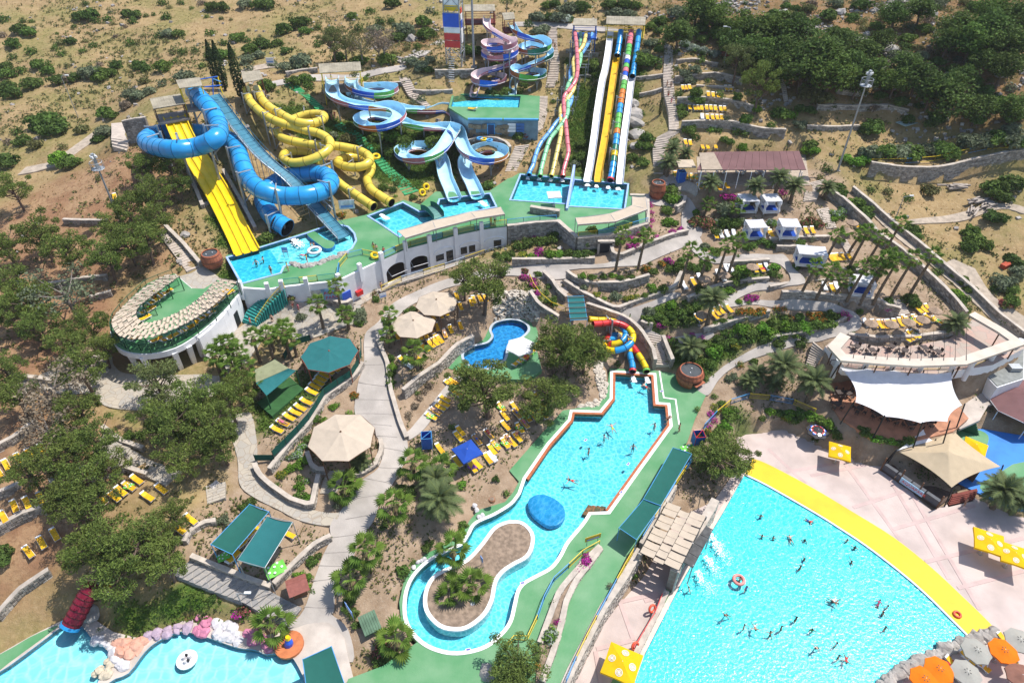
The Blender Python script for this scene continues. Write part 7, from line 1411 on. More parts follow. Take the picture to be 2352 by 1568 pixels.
wild((1764,392),'640,150,150,d 660,210,140,m 820,300,150,m 880,360,150,m 900,420,140,d 780,300,120,b 480,60,80,o 1330,540,150,d 1350,590,120,m 2060,420,150,d 2130,440,130,d 1870,560,150,m 1900,640,170,m 1850,700,140,m 2000,680,130,m 2240,800,130,d 2300,860,150,d 2310,930,150,g 2170,1030,180,g 2230,1080,150,m 2250,1200,160,m 2180,1220,110,p 2100,1080,90,d 1320,1190,150,d 1740,1130,140,b 1760,1190,150,m 1820,1270,90,m 1560,920,90,m 1710,950,100,m 1790,1000,110,m 1850,1080,110,m 1520,960,80,m 1100,180,90,o 1290,240,90,m 1480,170,150,o 2080,150,200,m 2250,100,220,d 2150,230,150,d 2100,250,80,p 500,1380,60,m 840,1290,60,m 950,170,70,m')
for k_,(u0,u1,v0,v1,n_)in enumerate(((1780,2350,-5,150,70),(1900,2350,140,250,34),(1500,1800,-5,60,22),(0,760,-5,130,16))):
 for _ in range(n_):bush(rnd.uniform(u0,u1),rnd.uniform(v0,v1),rnd.uniform(9,30 if k_<3 else 15),rnd.choice(['dark','mid','olive','olive','grey','dry']if k_<3 else['olive','olive','mid','grey']),n=300)
 # ---- garden shrubs, hedges and flowers
def garden(off,s,name='shrub',group='garden shrubs',hi=1.0,n=420):
 for t_ in s.split():
  x,y,w_,k=t_.split(',');kk={'d':('dark',None),'m':('mid',None),'b':('bright',None),'g':('grey',None),'v':('mid','magenta'),'y':('mid','yellowfl'),'o':('mid','orangefl'),'w':('bright','whitefl'),'p':('dark','pinkfl'),'r':('dry',None)}[k]
  bush(off[0]+float(x)/4,off[1]+float(y)/4,float(w_)/4*1.1,kk[0],group=group,second=kk[1],f2=.75 if k=='v' else.5,name=name,cat='shrub',hi=hi,n=n)
garden((1176,392),'1460,180,170,m 1480,260,170,b 1420,240,120,m 1420,360,130,m 1440,470,140,b 1500,480,90,m 1270,310,70,v 1275,380,70,v 1280,450,75,v 1265,510,60,v 1550,540,90,v 1480,560,90,v 1330,605,70,v 1170,580,70,v 1100,620,70,v 1150,690,110,v 1080,690,80,v 980,650,120,m 1230,590,100,m 1130,640,90,b 1690,380,90,b 1700,460,170,p 1790,480,170,p 1880,560,120,d 1950,470,160,m 2050,480,160,m 2120,460,110,g 1950,340,190,g 1950,230,110,v 2030,240,100,v 1910,480,110,w 60,690,140,m 150,660,160,d 240,640,150,m 330,650,120,d 400,560,130,m 380,620,120,m 740,540,110,m 740,620,120,m 700,660,110,m 200,600,60,v 250,750,110,v 240,720,80,v 100,770,110,y 180,780,110,b 350,770,130,b 440,760,120,b 520,750,120,m 600,760,130,m 680,760,130,d 750,740,90,m 20,640,70,m 340,590,70,d 470,600,60,d')
garden((1176,392),'110,970,110,v 200,1050,90,v 230,1120,90,v 190,1000,90,v 120,920,90,p 240,950,90,m 360,1200,140,m 340,1060,70,m 320,1120,60,m 660,1070,90,g 780,1140,90,y 850,1170,60,b 950,1150,120,g 1050,1170,80,y 1100,1160,80,y 1150,1150,70,y 1290,1060,100,b 1300,1100,90,m 1220,1140,80,m 1390,1080,110,m 1270,850,55,d 1380,850,100,o 1430,820,80,v 1480,850,80,v 1450,900,110,m 1300,920,110,m 1230,900,100,o 1530,880,150,m 1560,820,90,m 1100,970,90,m 1000,980,90,m 920,960,80,b 840,970,90,m 650,970,90,b 730,975,90,m 550,960,60,m 480,1040,60,r 1780,690,110,g 1880,740,110,m 1770,870,140,d 1700,900,110,m 1650,880,110,m 1730,1090,120,d 1880,1070,80,b 1880,1100,80,b 2130,910,150,b 2080,960,120,m 2050,1010,110,m 2000,1090,110,b 1940,1110,100,b 2090,1200,80,b 2180,1170,110,v 2230,1160,90,v 2170,1210,60,b 2110,1290,110,o 2200,1290,120,o 2290,1290,120,o 2010,1340,70,m 1870,1400,60,m 1940,1380,80,m 1460,1230,120,b 1590,1210,90,d 1260,1290,140,g 1250,1350,130,m 1340,1330,130,m 1400,1380,120,m 1470,1330,130,m 1560,1310,140,m 1640,1270,130,m 1700,1240,120,m 1350,1420,90,v 1400,1420,60,v 1280,1390,110,m 1500,1390,110,m 1600,1370,110,m 1430,1535,80,v 1490,1550,60,v 1660,1500,60,v 1740,1530,70,v 1980,1490,120,m 1900,1540,120,d 2100,1450,150,b 2200,1480,150,m 2300,1440,150,b 2160,1540,150,m 2040,1560,130,m 2320,1540,130,m 2160,700,110,m 2210,680,110,m 2310,650,110,m 2080,780,50,m')
garden((1764,392),'60,880,120,b 40,940,110,m 100,960,80,m 60,690,70,m 10,670,90,m 300,660,110,m 400,620,80,g 620,400,110,w 680,370,100,w 610,440,90,b 670,420,90,m 400,460,130,p 330,480,120,p 460,480,110,p 40,470,110,w 90,1260,80,o 150,1260,60,o 720,1330,80,v 690,1310,80,v 650,1330,70,p 400,1330,110,o 200,1340,70,o 500,1360,100,o 60,1400,150,m 150,1420,150,b 250,1440,150,m 350,1430,150,b 450,1410,150,m 560,1390,150,m 30,1480,150,b 130,1510,130,m 240,1500,120,m 590,1330,120,m 300,1340,110,m 150,1340,90,m 480,1320,90,o 850,1290,60,m 1110,1260,60,v 780,1490,50,m 330,1540,80,d 140,190,80,v 760,890,90,d 2180,1380,80,m 1110,1190,90,m 270,880,90,m')
garden((1176,784),'1490,0,120,m 1780,20,140,m 1850,100,150,b 1760,280,110,m 1820,200,130,m 1780,340,80,m 1900,60,130,b 1960,20,120,m 2050,30,120,y 1930,560,90,m 1860,500,70,m 1860,590,80,y 1870,640,80,m 1830,660,80,v 1860,720,70,v 1810,770,70,v 1980,640,130,b 2000,700,140,m 1960,780,140,b 1900,830,150,m 1930,880,140,m 1840,860,110,m 2040,620,110,m 1800,820,80,o 2100,210,80,o 2230,180,90,m 1150,130,60,v 1130,170,60,v 970,200,80,d 2080,690,70,m 2300,700,90,d 1700,610,60,m 1990,340,90,g 2040,320,90,g')
garden((1764,784),'100,20,130,d 300,20,110,d 20,640,110,b 100,660,120,m 200,660,130,b 300,660,130,m 400,680,140,b 480,720,140,m 560,760,130,b 620,830,110,m 640,880,90,m 440,880,90,d 250,720,120,m 900,850,110,m 880,810,110,m 970,880,110,b 1050,900,110,m 1130,920,110,b 1200,930,110,m 1280,910,100,m 1320,900,80,b 1000,890,60,v 1040,920,60,v 160,700,90,y 1960,620,90,d')
garden((588,784),'1240,150,100,m 1250,230,110,b 1240,300,110,m 1240,370,110,m 1240,420,90,d 1590,400,90,r 1550,450,80,r 1500,510,80,r 1460,590,90,r 1400,660,80,r 1400,690,70,r 900,490,110,o 700,600,90,b 740,580,70,m 860,660,80,b 550,700,110,m 620,720,90,b 480,890,100,m 420,960,110,w 380,1030,110,w 320,1060,90,w 450,1090,110,b 370,1140,120,b 300,1170,110,b 230,1220,110,y 400,1250,80,m 460,1280,80,w 400,1330,120,b 480,1440,120,b 400,1420,120,m 190,1310,60,m 920,1180,110,m 980,1140,110,b 1080,1090,90,m 1120,950,70,m 900,1330,120,b 830,1370,120,m 870,1310,90,b 760,1450,110,m 740,1500,80,g 2200,1260,90,d 2300,1390,80,m 1800,780,80,m 1480,470,60,m 580,640,60,m 1330,1340,110,d 1420,1380,130,d 1350,1420,110,m 1780,1340,110,m 1890,1310,110,b')
garden((588,1176),'1350,540,150,m 1440,450,70,m 850,810,130,m 820,880,110,m 890,930,130,m 920,1030,90,m 1150,1240,150,p 1110,1310,130,p 1200,1350,120,m 1130,1380,120,m 1900,120,120,m 1890,190,110,b 1870,260,100,m 1560,330,110,d 1590,280,100,d 520,440,110,m 500,470,90,m 570,400,90,d 480,590,90,b 420,580,90,b 380,580,90,b 470,680,80,b 520,720,60,m 60,920,110,v 130,880,60,v 1270,790,40,m 1170,130,90,d 1850,350,100,m 1700,360,70,m')
garden((1176,1176),'690,400,90,v 680,450,110,v 640,480,80,v 700,480,60,v 600,530,60,v 425,990,60,v 400,1000,50,v 350,1120,150,w 350,1150,140,w 380,1090,100,b 380,820,60,m 230,1330,80,d 1110,580,80,b 1100,470,70,m 900,660,60,r 230,1400,70,o')
garden((588,392),'880,1050,130,m 860,1130,130,b 920,1110,130,m 900,1010,110,d 830,1000,90,m 310,1150,120,p 1090,1130,80,p 1100,1180,90,m 1080,1090,60,p 410,1340,110,g 950,1290,130,g 960,1350,140,g 940,1390,120,m 840,1320,110,m 1990,680,70,p 2030,640,70,v 1980,690,80,m 2080,670,50,m 2260,940,110,d 2340,640,60,d 2280,790,140,m 1170,150,110,m 1260,170,90,d 1290,110,80,d 1440,240,90,m 1280,230,40,b 1110,260,70,m 100,600,170,m 60,630,140,d 2130,130,150,m 2080,160,120,m 780,400,90,o 2210,770,90,m 2340,770,100,d 1440,1270,110,d 1390,1290,90,m 1200,1400,110,d')
garden((0,784),'1180,860,110,m 860,450,60,d 2290,1480,140,d 2240,1520,110,m 1280,860,90,d 1700,20,60,p')
garden((0,1176),'2050,70,120,g 30,350,140,d 20,430,150,d 920,1080,60,m 1950,790,90,m 2230,900,130,p 2180,930,100,v 1000,600,60,d')
plant_bushes()
# ---- palms
def fan_frond(var):
 key=('fan',var)
 if key in _veg:return _veg[key]
 rr=random.Random(var);mb=MB();L0=.8;mb.bar((0,0,0),(L0,0,.05),.022,4,r2=.012);nb=11
 for i in range(nb):
  a0=R(-82+164*i/nb);a1=R(-82+164*(i+1)/nb);am=(a0+a1)/2;ln=.78*(1-.25*abs(am)/1.45)*rr.uniform(.92,1.06);dr=-.12-.10*rr.random()
  c=Vector((L0,0,.05));r1=ln*.62
  pa,pb=c+Vector((math.cos(a0)*r1,math.sin(a0)*r1,-.02)),c+Vector((math.cos(a1)*r1,math.sin(a1)*r1,-.02));pm=c+Vector((math.cos(am)*r1*1.02,math.sin(am)*r1*1.02,.045));tip=c+Vector((math.cos(am)*ln,math.sin(am)*ln,dr))
  mb.add([c,pa,pm,pb,tip],[(0,1,2),(0,2,3),(1,4,2),(2,4,3)],1)
 _veg[key]=mb.mesh('frond',[mat('petiole',(.16,.19,.05),.6),LM['fan']]);return _veg[key]
def feather_frond(var):
 key=('fea',var)
 if key in _veg:return _veg[key]
 rr=random.Random(var+50);mb=MB();n=15;pts=[]
 for i in range(n+1):f=i/n;pts.append(Vector((f*(1-.12*f),0,.34*f-.62*f*f)))
 mb.tube(pts,[.02*(1-.8*i/n)+.003 for i in range(n+1)],4)
 for i in range(1,n*2+1):
  f=i/(n*2);x=f*n;k=min(int(x),n-1);p=pts[k].lerp(pts[k+1],x-k);d=(pts[k+1]-pts[k]).normalized();ln=.27*math.sin(math.pi*min(1,.14+.8*f))**.8*rr.uniform(.85,1.1)
  for sg in(-1,1):
   t_=d*.62+Vector((0,sg*.78,.10-.22*rr.random()));t_=t_.normalized();w_=d*.022;e=p+t_*ln-Vector((0,0,.05*rr.random()));mb.add([p-w_,p+w_,e+w_*.3,e-w_*.2],[(0,1,2,3)],1)
 _veg[key]=mb.mesh('frond',[mat('petiole',(.16,.19,.05),.6),LM['feather']]);return _veg[key]
def palm(u,v,h,kind='fan',phrase=None,fr=None,lean=(0,0),tr=.2,group=None,base=None,size=None):
 """u, v: middle of the crown in the photo"""
 vi[0]+=1;q=at_center(u,v,h)if base is None else Vector(P(u,v,base+h)-Vector((0,0,h)))
 o=thing('palm_tree','','palm',(q.x-lean[0],q.y-lean[1],q.z),0,group or('fan palms' if kind=='fan' else 'date palms'));rr=random.Random(vi[0]);top=Vector((lean[0],lean[1],h));n=max(5,int(h*2.2));mb=MB();pts=[];rad=[]
 for i in range(n*2+1):
  f=i/(n*2);pts.append((lean[0]*f**1.4,lean[1]*f**1.4,f*h-.2*(i==0)));rad.append(tr*(1.25-.45*f)*(1.12 if i%2 else.96)*(1.35 if f>.9 else 1))
 mb.tube(pts,rad,8);mb.build('trunk',PBARK,o);nf=fr or(16 if kind=='fan' else 34);s_=size or(1.12 if kind=='fan' else 3.0)
 for i in range(nf):
  f=i/nf;a=i*2.39996+rr.uniform(-.15,.15);el=R(78-128*f**.85)+rr.uniform(-.1,.1)if kind=='fan' else R(80-95*f**.8)+rr.uniform(-.08,.08)
  me_=fan_frond(i%4)if kind=='fan' else feather_frond(i%4);inst('frond',me_,o,top+Vector((0,0,.05)),(0,-el,a),s_*rr.uniform(.85,1.12)*(1 if f<.8 else.9))
 if kind=='fan':
  sk=MB()
  for i in range(26):a=rr.uniform(0,6.28);sk.add([top+Vector((math.cos(a)*.15,math.sin(a)*.15,-.05)),top+Vector((math.cos(a+.3)*.45,math.sin(a+.3)*.45,-.45-rr.random()*.4)),top+Vector((math.cos(a-.3)*.45,math.sin(a-.3)*.45,-.45-rr.random()*.4))],[(0,1,2)])
  sk.build('dry_skirt',mat('dry_palm_leaf',(.22,.155,.085),.9,.25,3),o)
 plant_label(o,phrase or('fan palm' if kind=='fan' else 'feathery date palm'),u,v);return o
Z11=lambda x,y:(588+x/4,392+y/4);Z21=lambda x,y:(1176+x/4,392+y/4);Z31=lambda x,y:(1764+x/4,392+y/4)
for(x,y),h in(((740,1070),6.2),((570,1230),4.6),((830,1330),2.6),((1220,1330),3.2),((1215,1510),2.4),((250,1450),3.0),((120,1510),3.0)):palm(*Z11(x,y),h)
for(x,y),h in(((1020,590),6.6),((1230,600),6.4),((1640,740),6.6),((1800,790),5.6),((1980,690),6.6),((2090,650),6.8),((1810,310),2.4),((2080,340),2.2)):palm(*Z21(x,y),h,lean=(.5,0))
for(x,y),h in(((650,600),6),((920,570),6.6),((1050,620),5.8),((1220,490),7),((850,590),4),((440,890),5.2),((590,920),5.2),((720,1010),3),((900,890),6.2),((1080,820),7.2),((1180,850),7.4),((1340,810),7.4),((1520,790),7),((1030,900),6.5),((1130,790),6.5)):palm(*Z31(x,y),h,lean=(.9,0))
for(u,v),h in(((527,790),4.6),((545,812),4.2),((505,820),4.0),((580,775),4.6),((612,770),4.6),((650,762),4.6),((670,775),3.6),((490,815),4.5),((560,840),3.2),((585,880),2.8),((530,845),3.4),((515,792),4.8)):palm(u,v,h)
for(u,v),h in(((952,810),2.6),((948,1065),2.6),((905,1160),2.4),((838,1265),3.8),((805,1330),2.2),((910,1470),1.8),((1040,1265),4.4),((1050,1360),2.2),((1085,1345),3),((1010,1080),1.9),((1030,1385),1.2),((625,1435),2),((790,1120),1.2),((980,1300),.4)):
 if(u,v)!=(980,1300):palm(u,v,h,size=1.6)
for(u,v),h,s_ in(((1010,1150),3.4,3.1),((1000,1105),2.2,2.6),((1800,845),4.4,3.1),((1870,880),3.6,2.8),((1585,800),1.4,2.4),((1637,690),5,2.5),((1632,422),4,2.2),((1736,430),3.4,2.1),((1790,410),3.8,2.2),((1825,430),3,2.3),((1900,433),2,1.9),((1545,345),2.6,2.2),((1535,375),2.6,2.2),((1575,355),1.2,1.8),((2195,745),1.4,2.2),((2305,1130),3.4,3.0),((2345,1150),2.6,2.6),((1740,860),1.5,2.0),((1720,880),1.2,1.8),((1780,880),1.2,1.8),((830,1060),.8,1.5)):palm(u,v,h,'feather',tr=.3,size=s_)
# ---- ground cover: dry grass tufts, green creeper, fallen needles
def scatter(name,weight,n,fn,m,label):
 mb=MB();rr=random.Random(len(name));W=weight.ravel();cs_=np.cumsum(W);k=np.searchsorted(cs_,np.random.RandomState(len(name)).rand(n)*cs_[-1])
 for i in k:
  x=XX.ravel()[i]+rr.uniform(-.5,.5);y=YY.ravel()[i]+rr.uniform(-.5,.5);fn(mb,x,y,hz(x,y),rr)
 o=mb.build(name,m);stuff(o);o['label']=label
def blocked():
 B=np.zeros(XX.shape,bool)
 for poly in[p for _,p in path_world.values()]+[[tuple(q[:2])for q in Z_]for Z_ in(DECK,PROM,MDECK,PLAZA,KIDZ,KDECK,TERR,REST,BROWN,BLUEZ)]+[UT]:
  s_=bbox_win(poly,1);B[s_]|=inpoly(XX[s_],YY[s_],poly)|(distpoly(XX[s_],YY[s_],poly)<.5)
 return B
BLK=blocked();VIS=(np.abs(XX)<YY*.80+14)&(YY<215)&~BLK;near=1/(1+((np.hypot(XX,YY))/70)**2)
def tuft(mb,x,y,z,rr):
 s_=rr.uniform(.12,.34)
 for k in range(4):a=rr.uniform(0,6.28);dx,dy=math.cos(a),math.sin(a);mb.add([(x-dy*s_*.25,y+dx*s_*.25,z-.02),(x+dy*s_*.25,y-dx*s_*.25,z-.02),(x+dx*s_*.7,y+dy*s_*.7,z+s_*rr.uniform(.5,1.1))],[(0,1,2)])
def creep(mb,x,y,z,rr):
 for k in range(3):leaf(mb,(x+rr.uniform(-.4,.4),y+rr.uniform(-.4,.4),z+rr.uniform(.03,.28)),(rsph(rr)+Vector((0,0,1.2))).normalized(),rr.uniform(.09,.24),.7,rr)
open_=np.clip(1-soilR-soilG,0,1)
scatter('dry_grass',VIS*open_,17000,tuft,leafmat('dry_straw',(.33,.235,.10),(.20,.16,.06),.4,0),'dry straw coloured grass tufts on open ground')
scatter('low_scrub',VIS*open_*(np.sin(XX*.11+np.sin(YY*.07)*2)+np.sin(YY*.09)*.6+.9).clip(0),7500,lambda mb,x,y,z,rr:[leaf(mb,(x+rr.uniform(-.5,.5),y+rr.uniform(-.5,.5),z+rr.uniform(.05,.4)),(rsph(rr)+Vector((0,0,.7))).normalized(),rr.uniform(.14,.36),.8,rr)for _ in range(6)],LM['olive'],'low olive scrub on the hillside')
scatter('ground_creeper',VIS*np.clip(soilG-.25,0,1),15000,creep,leafmat('creeper_leaf',(.075,.145,.02),(.13,.19,.035),.35,0),'lush green ground cover between slides and paths')
scatter('garden_weeds',VIS*soilR*(1-soilG)*near*(np.sin(XX*.37+np.sin(YY*.31)*2)+np.sin(YY*.43+1)+.6).clip(0),4200,creep,leafmat('weed_leaf',(.09,.12,.03),(.15,.15,.05),.35,0),'sparse weeds on the garden soil')
ROCKM=mat('grey_limestone',(.34,.315,.29),.9,.22,1.2,.6,4,rand=.12)
def rock_mesh(var):
 key=('rock',var)
 if key in _veg:return _veg[key]
 bm=bmesh.new();bmesh.ops.create_icosphere(bm,subdivisions=2,radius=1);rr=random.Random(var+3);o_=Vector((rr.random()*9,rr.random()*9,0))
 for v in bm.verts:v.co*=1+.45*mnoise.noise(v.co*1.1+o_)+.15*mnoise.noise(v.co*3+o_);v.co.z*=.7
 me_=bpy.data.meshes.new('rock');bm.to_mesh(me_);bm.free();me_.materials.append(ROCKM);_veg[key]=me_;return me_
def stone_chip(mb,x,y,z,rr,s0=.12,s1=.4):
 s_=rr.uniform(s0,s1);a=rr.uniform(0,3);mb.box((x,y,z+s_*.15),(s_*rr.uniform(.8,1.5),s_,s_*rr.uniform(.4,.9)),a,rx=rr.uniform(-.4,.4),ry=rr.uniform(-.4,.4))
scatter('scattered_stones',VIS*(soilA*1.0+.05*open_)*(np.sin(XX*.21+YY*.13)+np.sin(YY*.33-XX*.1)+.2).clip(0),3800,lambda mb,x,y,z,rr:stone_chip(mb,x,y,z,rr,.15,.75),mat('loose_limestone',(.33,.30,.275),.9,.2,1,.4,4,island=.25),'loose grey stones on the rocky hill')
# ================================================================ LOUNGERS, PARASOLS, CABANAS
WPL=mat('white_plastic',(.76,.76,.76),.45,.04);YMAT=mat('yellow_mattress',(.80,.44,.012),.6,.1,2,rand=.12);WMAT=mat('white_mattress',(.78,.78,.79),.6,.05,2)
def lounger_proto(white):
 t=thing('sun_lounger','x','sun lounger',(0,-500,0));mm=WMAT if white else YMAT;f=MB()
 for y in(-.3,.3):f.tube([(-.95,y,.46 if y else 0),(-.3,y,.3),(.95,y,.28)],.035,4)
 for x in(-.2,.2,.6,.92):f.box((x,0,.27),(.05,.6,.03))
 f.build('frame',WPL,t);s=MB()
 for y in(-.3,.3):
  for k in([(-.5,y,.3),(-.58,y,.12),(-.45,y,0),(-.2,y,.28)],[(.8,y,.28),(.86,y,.1),(.74,y,0),(.55,y,.28)]):l=MB();l.tube(k,.028,4);l.build('leg',WPL,t)
 for i in range(4):s.box((.32,-.225+i*.15,.36),(1.22,.142,.09))
 for k in(-.02,.34,.68):s.box((k,0,.40),(.03,.6,.025))
 s.build('seat_cushion',mm,t);b=MB()
 for i in range(4):b.box((-.53,-.225+i*.15,.49),(.58,.142,.08),ry=R(22))
 b.build('backrest',mm,t);h=MB();h.box((-.84,0,.615),(.2,.6,.1),ry=R(22));h.build('headrest',WPL,t);return t
LP={0:lounger_proto(0),1:lounger_proto(1)};_first={0:1,1:1}
def towel(p,ang,z,m,lab,sc=1.0):
 lab=' '.join(lab.replace(' beside the beige parasols','').replace(' of the curved sun terrace',' of the sun terrace').replace('with white','white').split()[:16])
 o=thing('towel',lab,'towel',(p[0],p[1],z),ang);mb=MB();n=6
 for i in range(n):a,b=-.55+1.1*i/n,-.55+1.1*(i+1)/n;za,zb=.46+.05*math.sin(i*2.1),.46+.05*math.sin((i+1)*2.1);mb.add([(a*sc,-.42*sc,za-.1),(b*sc,-.42*sc,zb-.1),(b*sc,.36*sc,zb),(a*sc,.36*sc,za)],[(0,1,2,3)]);mb.add([(a*sc,-.42*sc,za-.13),(b*sc,-.42*sc,zb-.13),(b*sc,.36*sc,zb-.03),(a*sc,.36*sc,za-.03)],[(3,2,1,0)])
 mb.build('cloth',m,o);d=MB()
 if m is TWG:
  for x,y in((-.35,-.1),(.0,.12),(.35,-.08),(-.1,-.25),(.2,.28),(-.3,.25)):d.tube([(x*sc,y*sc,.50),(x*sc,y*sc,.525)],.075*sc,8)
  d.build('printed_ring',WPL,o)
 return o
TWG=mat('green_print_towel',(.16,.52,.08),.8,.1);TWW=mat('white_towel',(.78,.78,.78),.9,.05);TWP=mat('purple_towel',(.36,.10,.42),.9,.1);TWR=mat('crimson_towel',(.50,.03,.06),.9,.1)
def loungers(row,s,off,head,z=None,group='yellow sun loungers'):
 """off + quarter pixels; a letter after the place: w white frame and mat, g green towel, t white towel, r red towel, p purple"""
 L=s.split();n=len(L)
 for i,t_ in enumerate(L):
  q=t_.split(',');u,v=off[0]+float(q[0])/4,off[1]+float(q[1])/4;k=1 if 'w' in q[2:]else 0;p=G(u,v)if z is None else P(u,v,z)
  a=(P(u+head[0],v+head[1],p.z)-p);ang=math.atan2(-a.y,-a.x)+rnd.uniform(-.07,.07)
  lab=f"{'white' if k else 'yellow'} sun lounger, {ordn(i)} of {n} {row}" if n>1 else f"{'white' if k else 'yellow'} sun lounger {row}"
  if _first[k]:o=LP[k];_first[k]=0;o.location=p;o.rotation_euler=(0,0,ang);o['label']=lab;o['group']=group
  else:o=copy_thing(LP[k],p,ang,label=lab,group=group)
  for c,m,nm in(('g',TWG,'green ring print towel'),('t',TWW,'white towel'),('r',TWR,'crimson towel'),('p',TWP,'purple towel')):
   if c in q[2:]:towel(p,ang+.3,p.z,m,f'{nm} on the {ordn(i)} of {n} '+row.split(', counted')[0])
Z=lambda c,r:(588*c,392*r)
loungers('along the green net fence, counted from below','198,825 253,765 310,712 365,668 412,625 467,570 515,478 545,430 578,395 600,360 632,325 668,295 722,268',Z(1,2),(-15,-6))
loungers('below the kidney pool, counted from below','1610,705,g 1650,660 1690,620 1725,590 1735,545 1780,405 1815,385 1840,490',Z(1,2),(-12,-6))
loungers('around the two beige octagonal parasols','1300,1530 1430,1545 1510,1535 1560,1520 1655,1555 1615,1480 1735,1515 1790,1475 1625,1350 1700,1340 1750,1315 1665,1455',Z(1,1),(-5,-12))
loungers('beyond the tall pine beside the beige parasols','1845,1170 1880,1265 1980,1230 2000,1205 2060,1190 1880,1440 2110,1190',Z(1,1),(-5,-12))
loungers('above the short palm on the parasol terrace','1555,80 1610,40 1650,20 1690,0',Z(1,2),(-12,-10));loungers('under the short palm on the parasol terrace','1355,190 1420,185 1495,175 1400,228,w',Z(1,2),(-12,-8))
loungers('in the top left row under the pines','0,1220 70,1150 180,1095 285,1050 395,1005',Z(0,2),(-6,-12));loungers('in the middle left row under the pines','45,1628 145,1530 260,1500 385,1455',Z(0,2),(-6,-12));loungers('in the lowest left row','275,380 395,295 515,220',Z(0,3),(-8,-12))
loungers('on the small terrace with the printed towel','1265,1285 1195,1345,g 1120,1390 1060,1440 940,1470 1365,1440',Z(0,2),(-12,-8));loungers('behind the small terrace wall under the pines','885,1185 800,1215 1490,1370',Z(0,2),(-12,-8));loungers('left of the green shade nets','1655,170 1760,80',Z(0,3),(-12,-8));loungers('beside the trunk above the children pool','985,690 1050,600',Z(0,3),(-12,-8))
loungers('around the blue square parasol','1860,890 1880,840 1690,1000 2030,920 2140,870 2200,970,g 2170,1010 2290,950,g 2320,920 2130,1090 2170,1075,w,t 1850,1120 1990,1170,p 2030,1140',Z(1,2),(-9,-10))
loungers('under the pine left of the main pool','25,620 45,680 115,770 140,710,g 190,690,r 70,810,g 50,895 0,940 230,530 300,570 290,610 290,680 220,630 -65,700 -60,790 -100,620,g',Z(2,2),(-9,-10))
loungers('along the edge of the kidney pool deck','40,215 90,190,g 130,160,r 180,115,g 230,50 255,30,g',Z(2,2),(-10,8),3.0)
loungers('in the uppermost hillside pair','1965,828 2003,828',Z(2,0),(-3,-8));loungers('beside the bushes near the hill stairs','1567,825 1600,825 1630,820',Z(2,0),(-3,-8));loungers('in the short hillside row under a little tree','1800,885 1845,890 1890,895',Z(2,0),(-3,-8))
loungers('in the long hillside row','1630,1005 1680,1010 1710,1010 1740,1010 1785,1008 1825,1010 1865,1013 1915,1018 1952,1020',Z(2,0),(-3,-8));loungers('in the row below the long hillside row','1745,1090,w 1792,1095 1840,1097 1883,1098 1923,1098',Z(2,0),(-3,-8));loungers('on the slope above the brown restaurant','1592,1325 1635,1330 1748,1365 1795,1365 1868,1360',Z(2,0),(-3,-8))
loungers('below the small cream awning by the restaurant','1500,50,g 1560,55 1600,70 1645,75,g 1690,75,g',Z(2,1),(-3,-8));loungers('on the paving in front of the brown restaurant','1720,160 1770,160 1895,175 1965,155',Z(2,1),(-8,-8))
loungers('in the row left of the front cabanas','1870,610 1918,605,w 1975,600,w 2037,595,w',Z(2,1),(-5,-9));loungers('right of the front right cabana','345,570 405,565',Z(3,1),(-5,-8));loungers('between the two front cabanas','5,575 25,595',Z(3,1),(-5,-8));loungers('alone below the hedge by the inner diagonal wall','795,510',Z(3,1),(-8,-6));loungers('right of the wide white cabana','575,820 605,815 640,812 680,810 745,810',Z(3,1),(-6,-8));loungers('left of the lowest cabana','515,1080,w 585,1095 625,1080,w',Z(3,1),(-5,-9))
loungers('in the long row before the terrace pergola','895,1415,w 965,1425 1025,1430 1070,1430 1110,1425 1160,1420 1210,1410 1245,1385 1275,1400,g 1340,1380,g 1370,1400',Z(3,1),(-7,-9));loungers('in the upper trio near the inner diagonal wall','1375,1290 1420,1285 1465,1280',Z(3,1),(-9,-8));loungers('among the green beanbags at the terrace edge','1290,1540,g 1260,1555 1310,1520 1340,1520,g 1470,1370 1545,1390,g',Z(3,1),(-9,-5))
loungers('beside the straw parasol on the middle terrace','2225,920 2260,880 2290,915,r 2340,900,w',Z(2,1),(-6,-8));loungers('under the leaning palms on the middle terrace','1970,915,w 2010,915,w 1665,1040 1725,1000,w 1580,1070,w 1895,965,w 1930,995,w',Z(2,1),(-6,-8));loungers('around the thick trunked palm','1710,1370 1740,1355 1880,1310 1915,1295 1990,1285 1860,1345',Z(2,1),(-8,-8))
loungers('along the inner rail of the curved sun terrace','1335,1370 1340,1310 1380,1290 1365,1250,g 1420,1220 1430,1170,r 1460,1190 1440,1120,g 1540,1130 1510,1150,t',Z(0,1),(-8,5),UT_Z);loungers('along the outer rail of the curved sun terrace','2060,1130 2110,1140 2020,1200 2000,1220 1950,1270 1930,1330,t 1880,1360 1830,1390 1770,1440 1710,1480,g 1730,1470 1590,1540 1540,1560 1440,1570 1250,1550',Z(0,1),(-8,5),UT_Z)
loungers('between the two green shade nets','2150,430 2200,330 2240,290 2280,240 2320,200',Z(0,3),(-6,6));loungers('sticking out right of the front green shade net','300,215',Z(1,3),(-8,-3));loungers('under the parasols at the bottom right corner','1690,1400,r 1820,1340,t 1950,1410,t 2160,1180 2230,1380 1720,1520',Z(3,3),(-9,-8),WAVE_Z);loungers('on the deck of the raised blue pool','1990,1015',Z(1,0),(8,1),UPOOL_Z);loungers('beside the cage mast','1060,258',Z(0,1),(-2,-8));loungers('in pine shade below the cage mast','1050,545 1100,545',Z(0,1),(-4,-8))
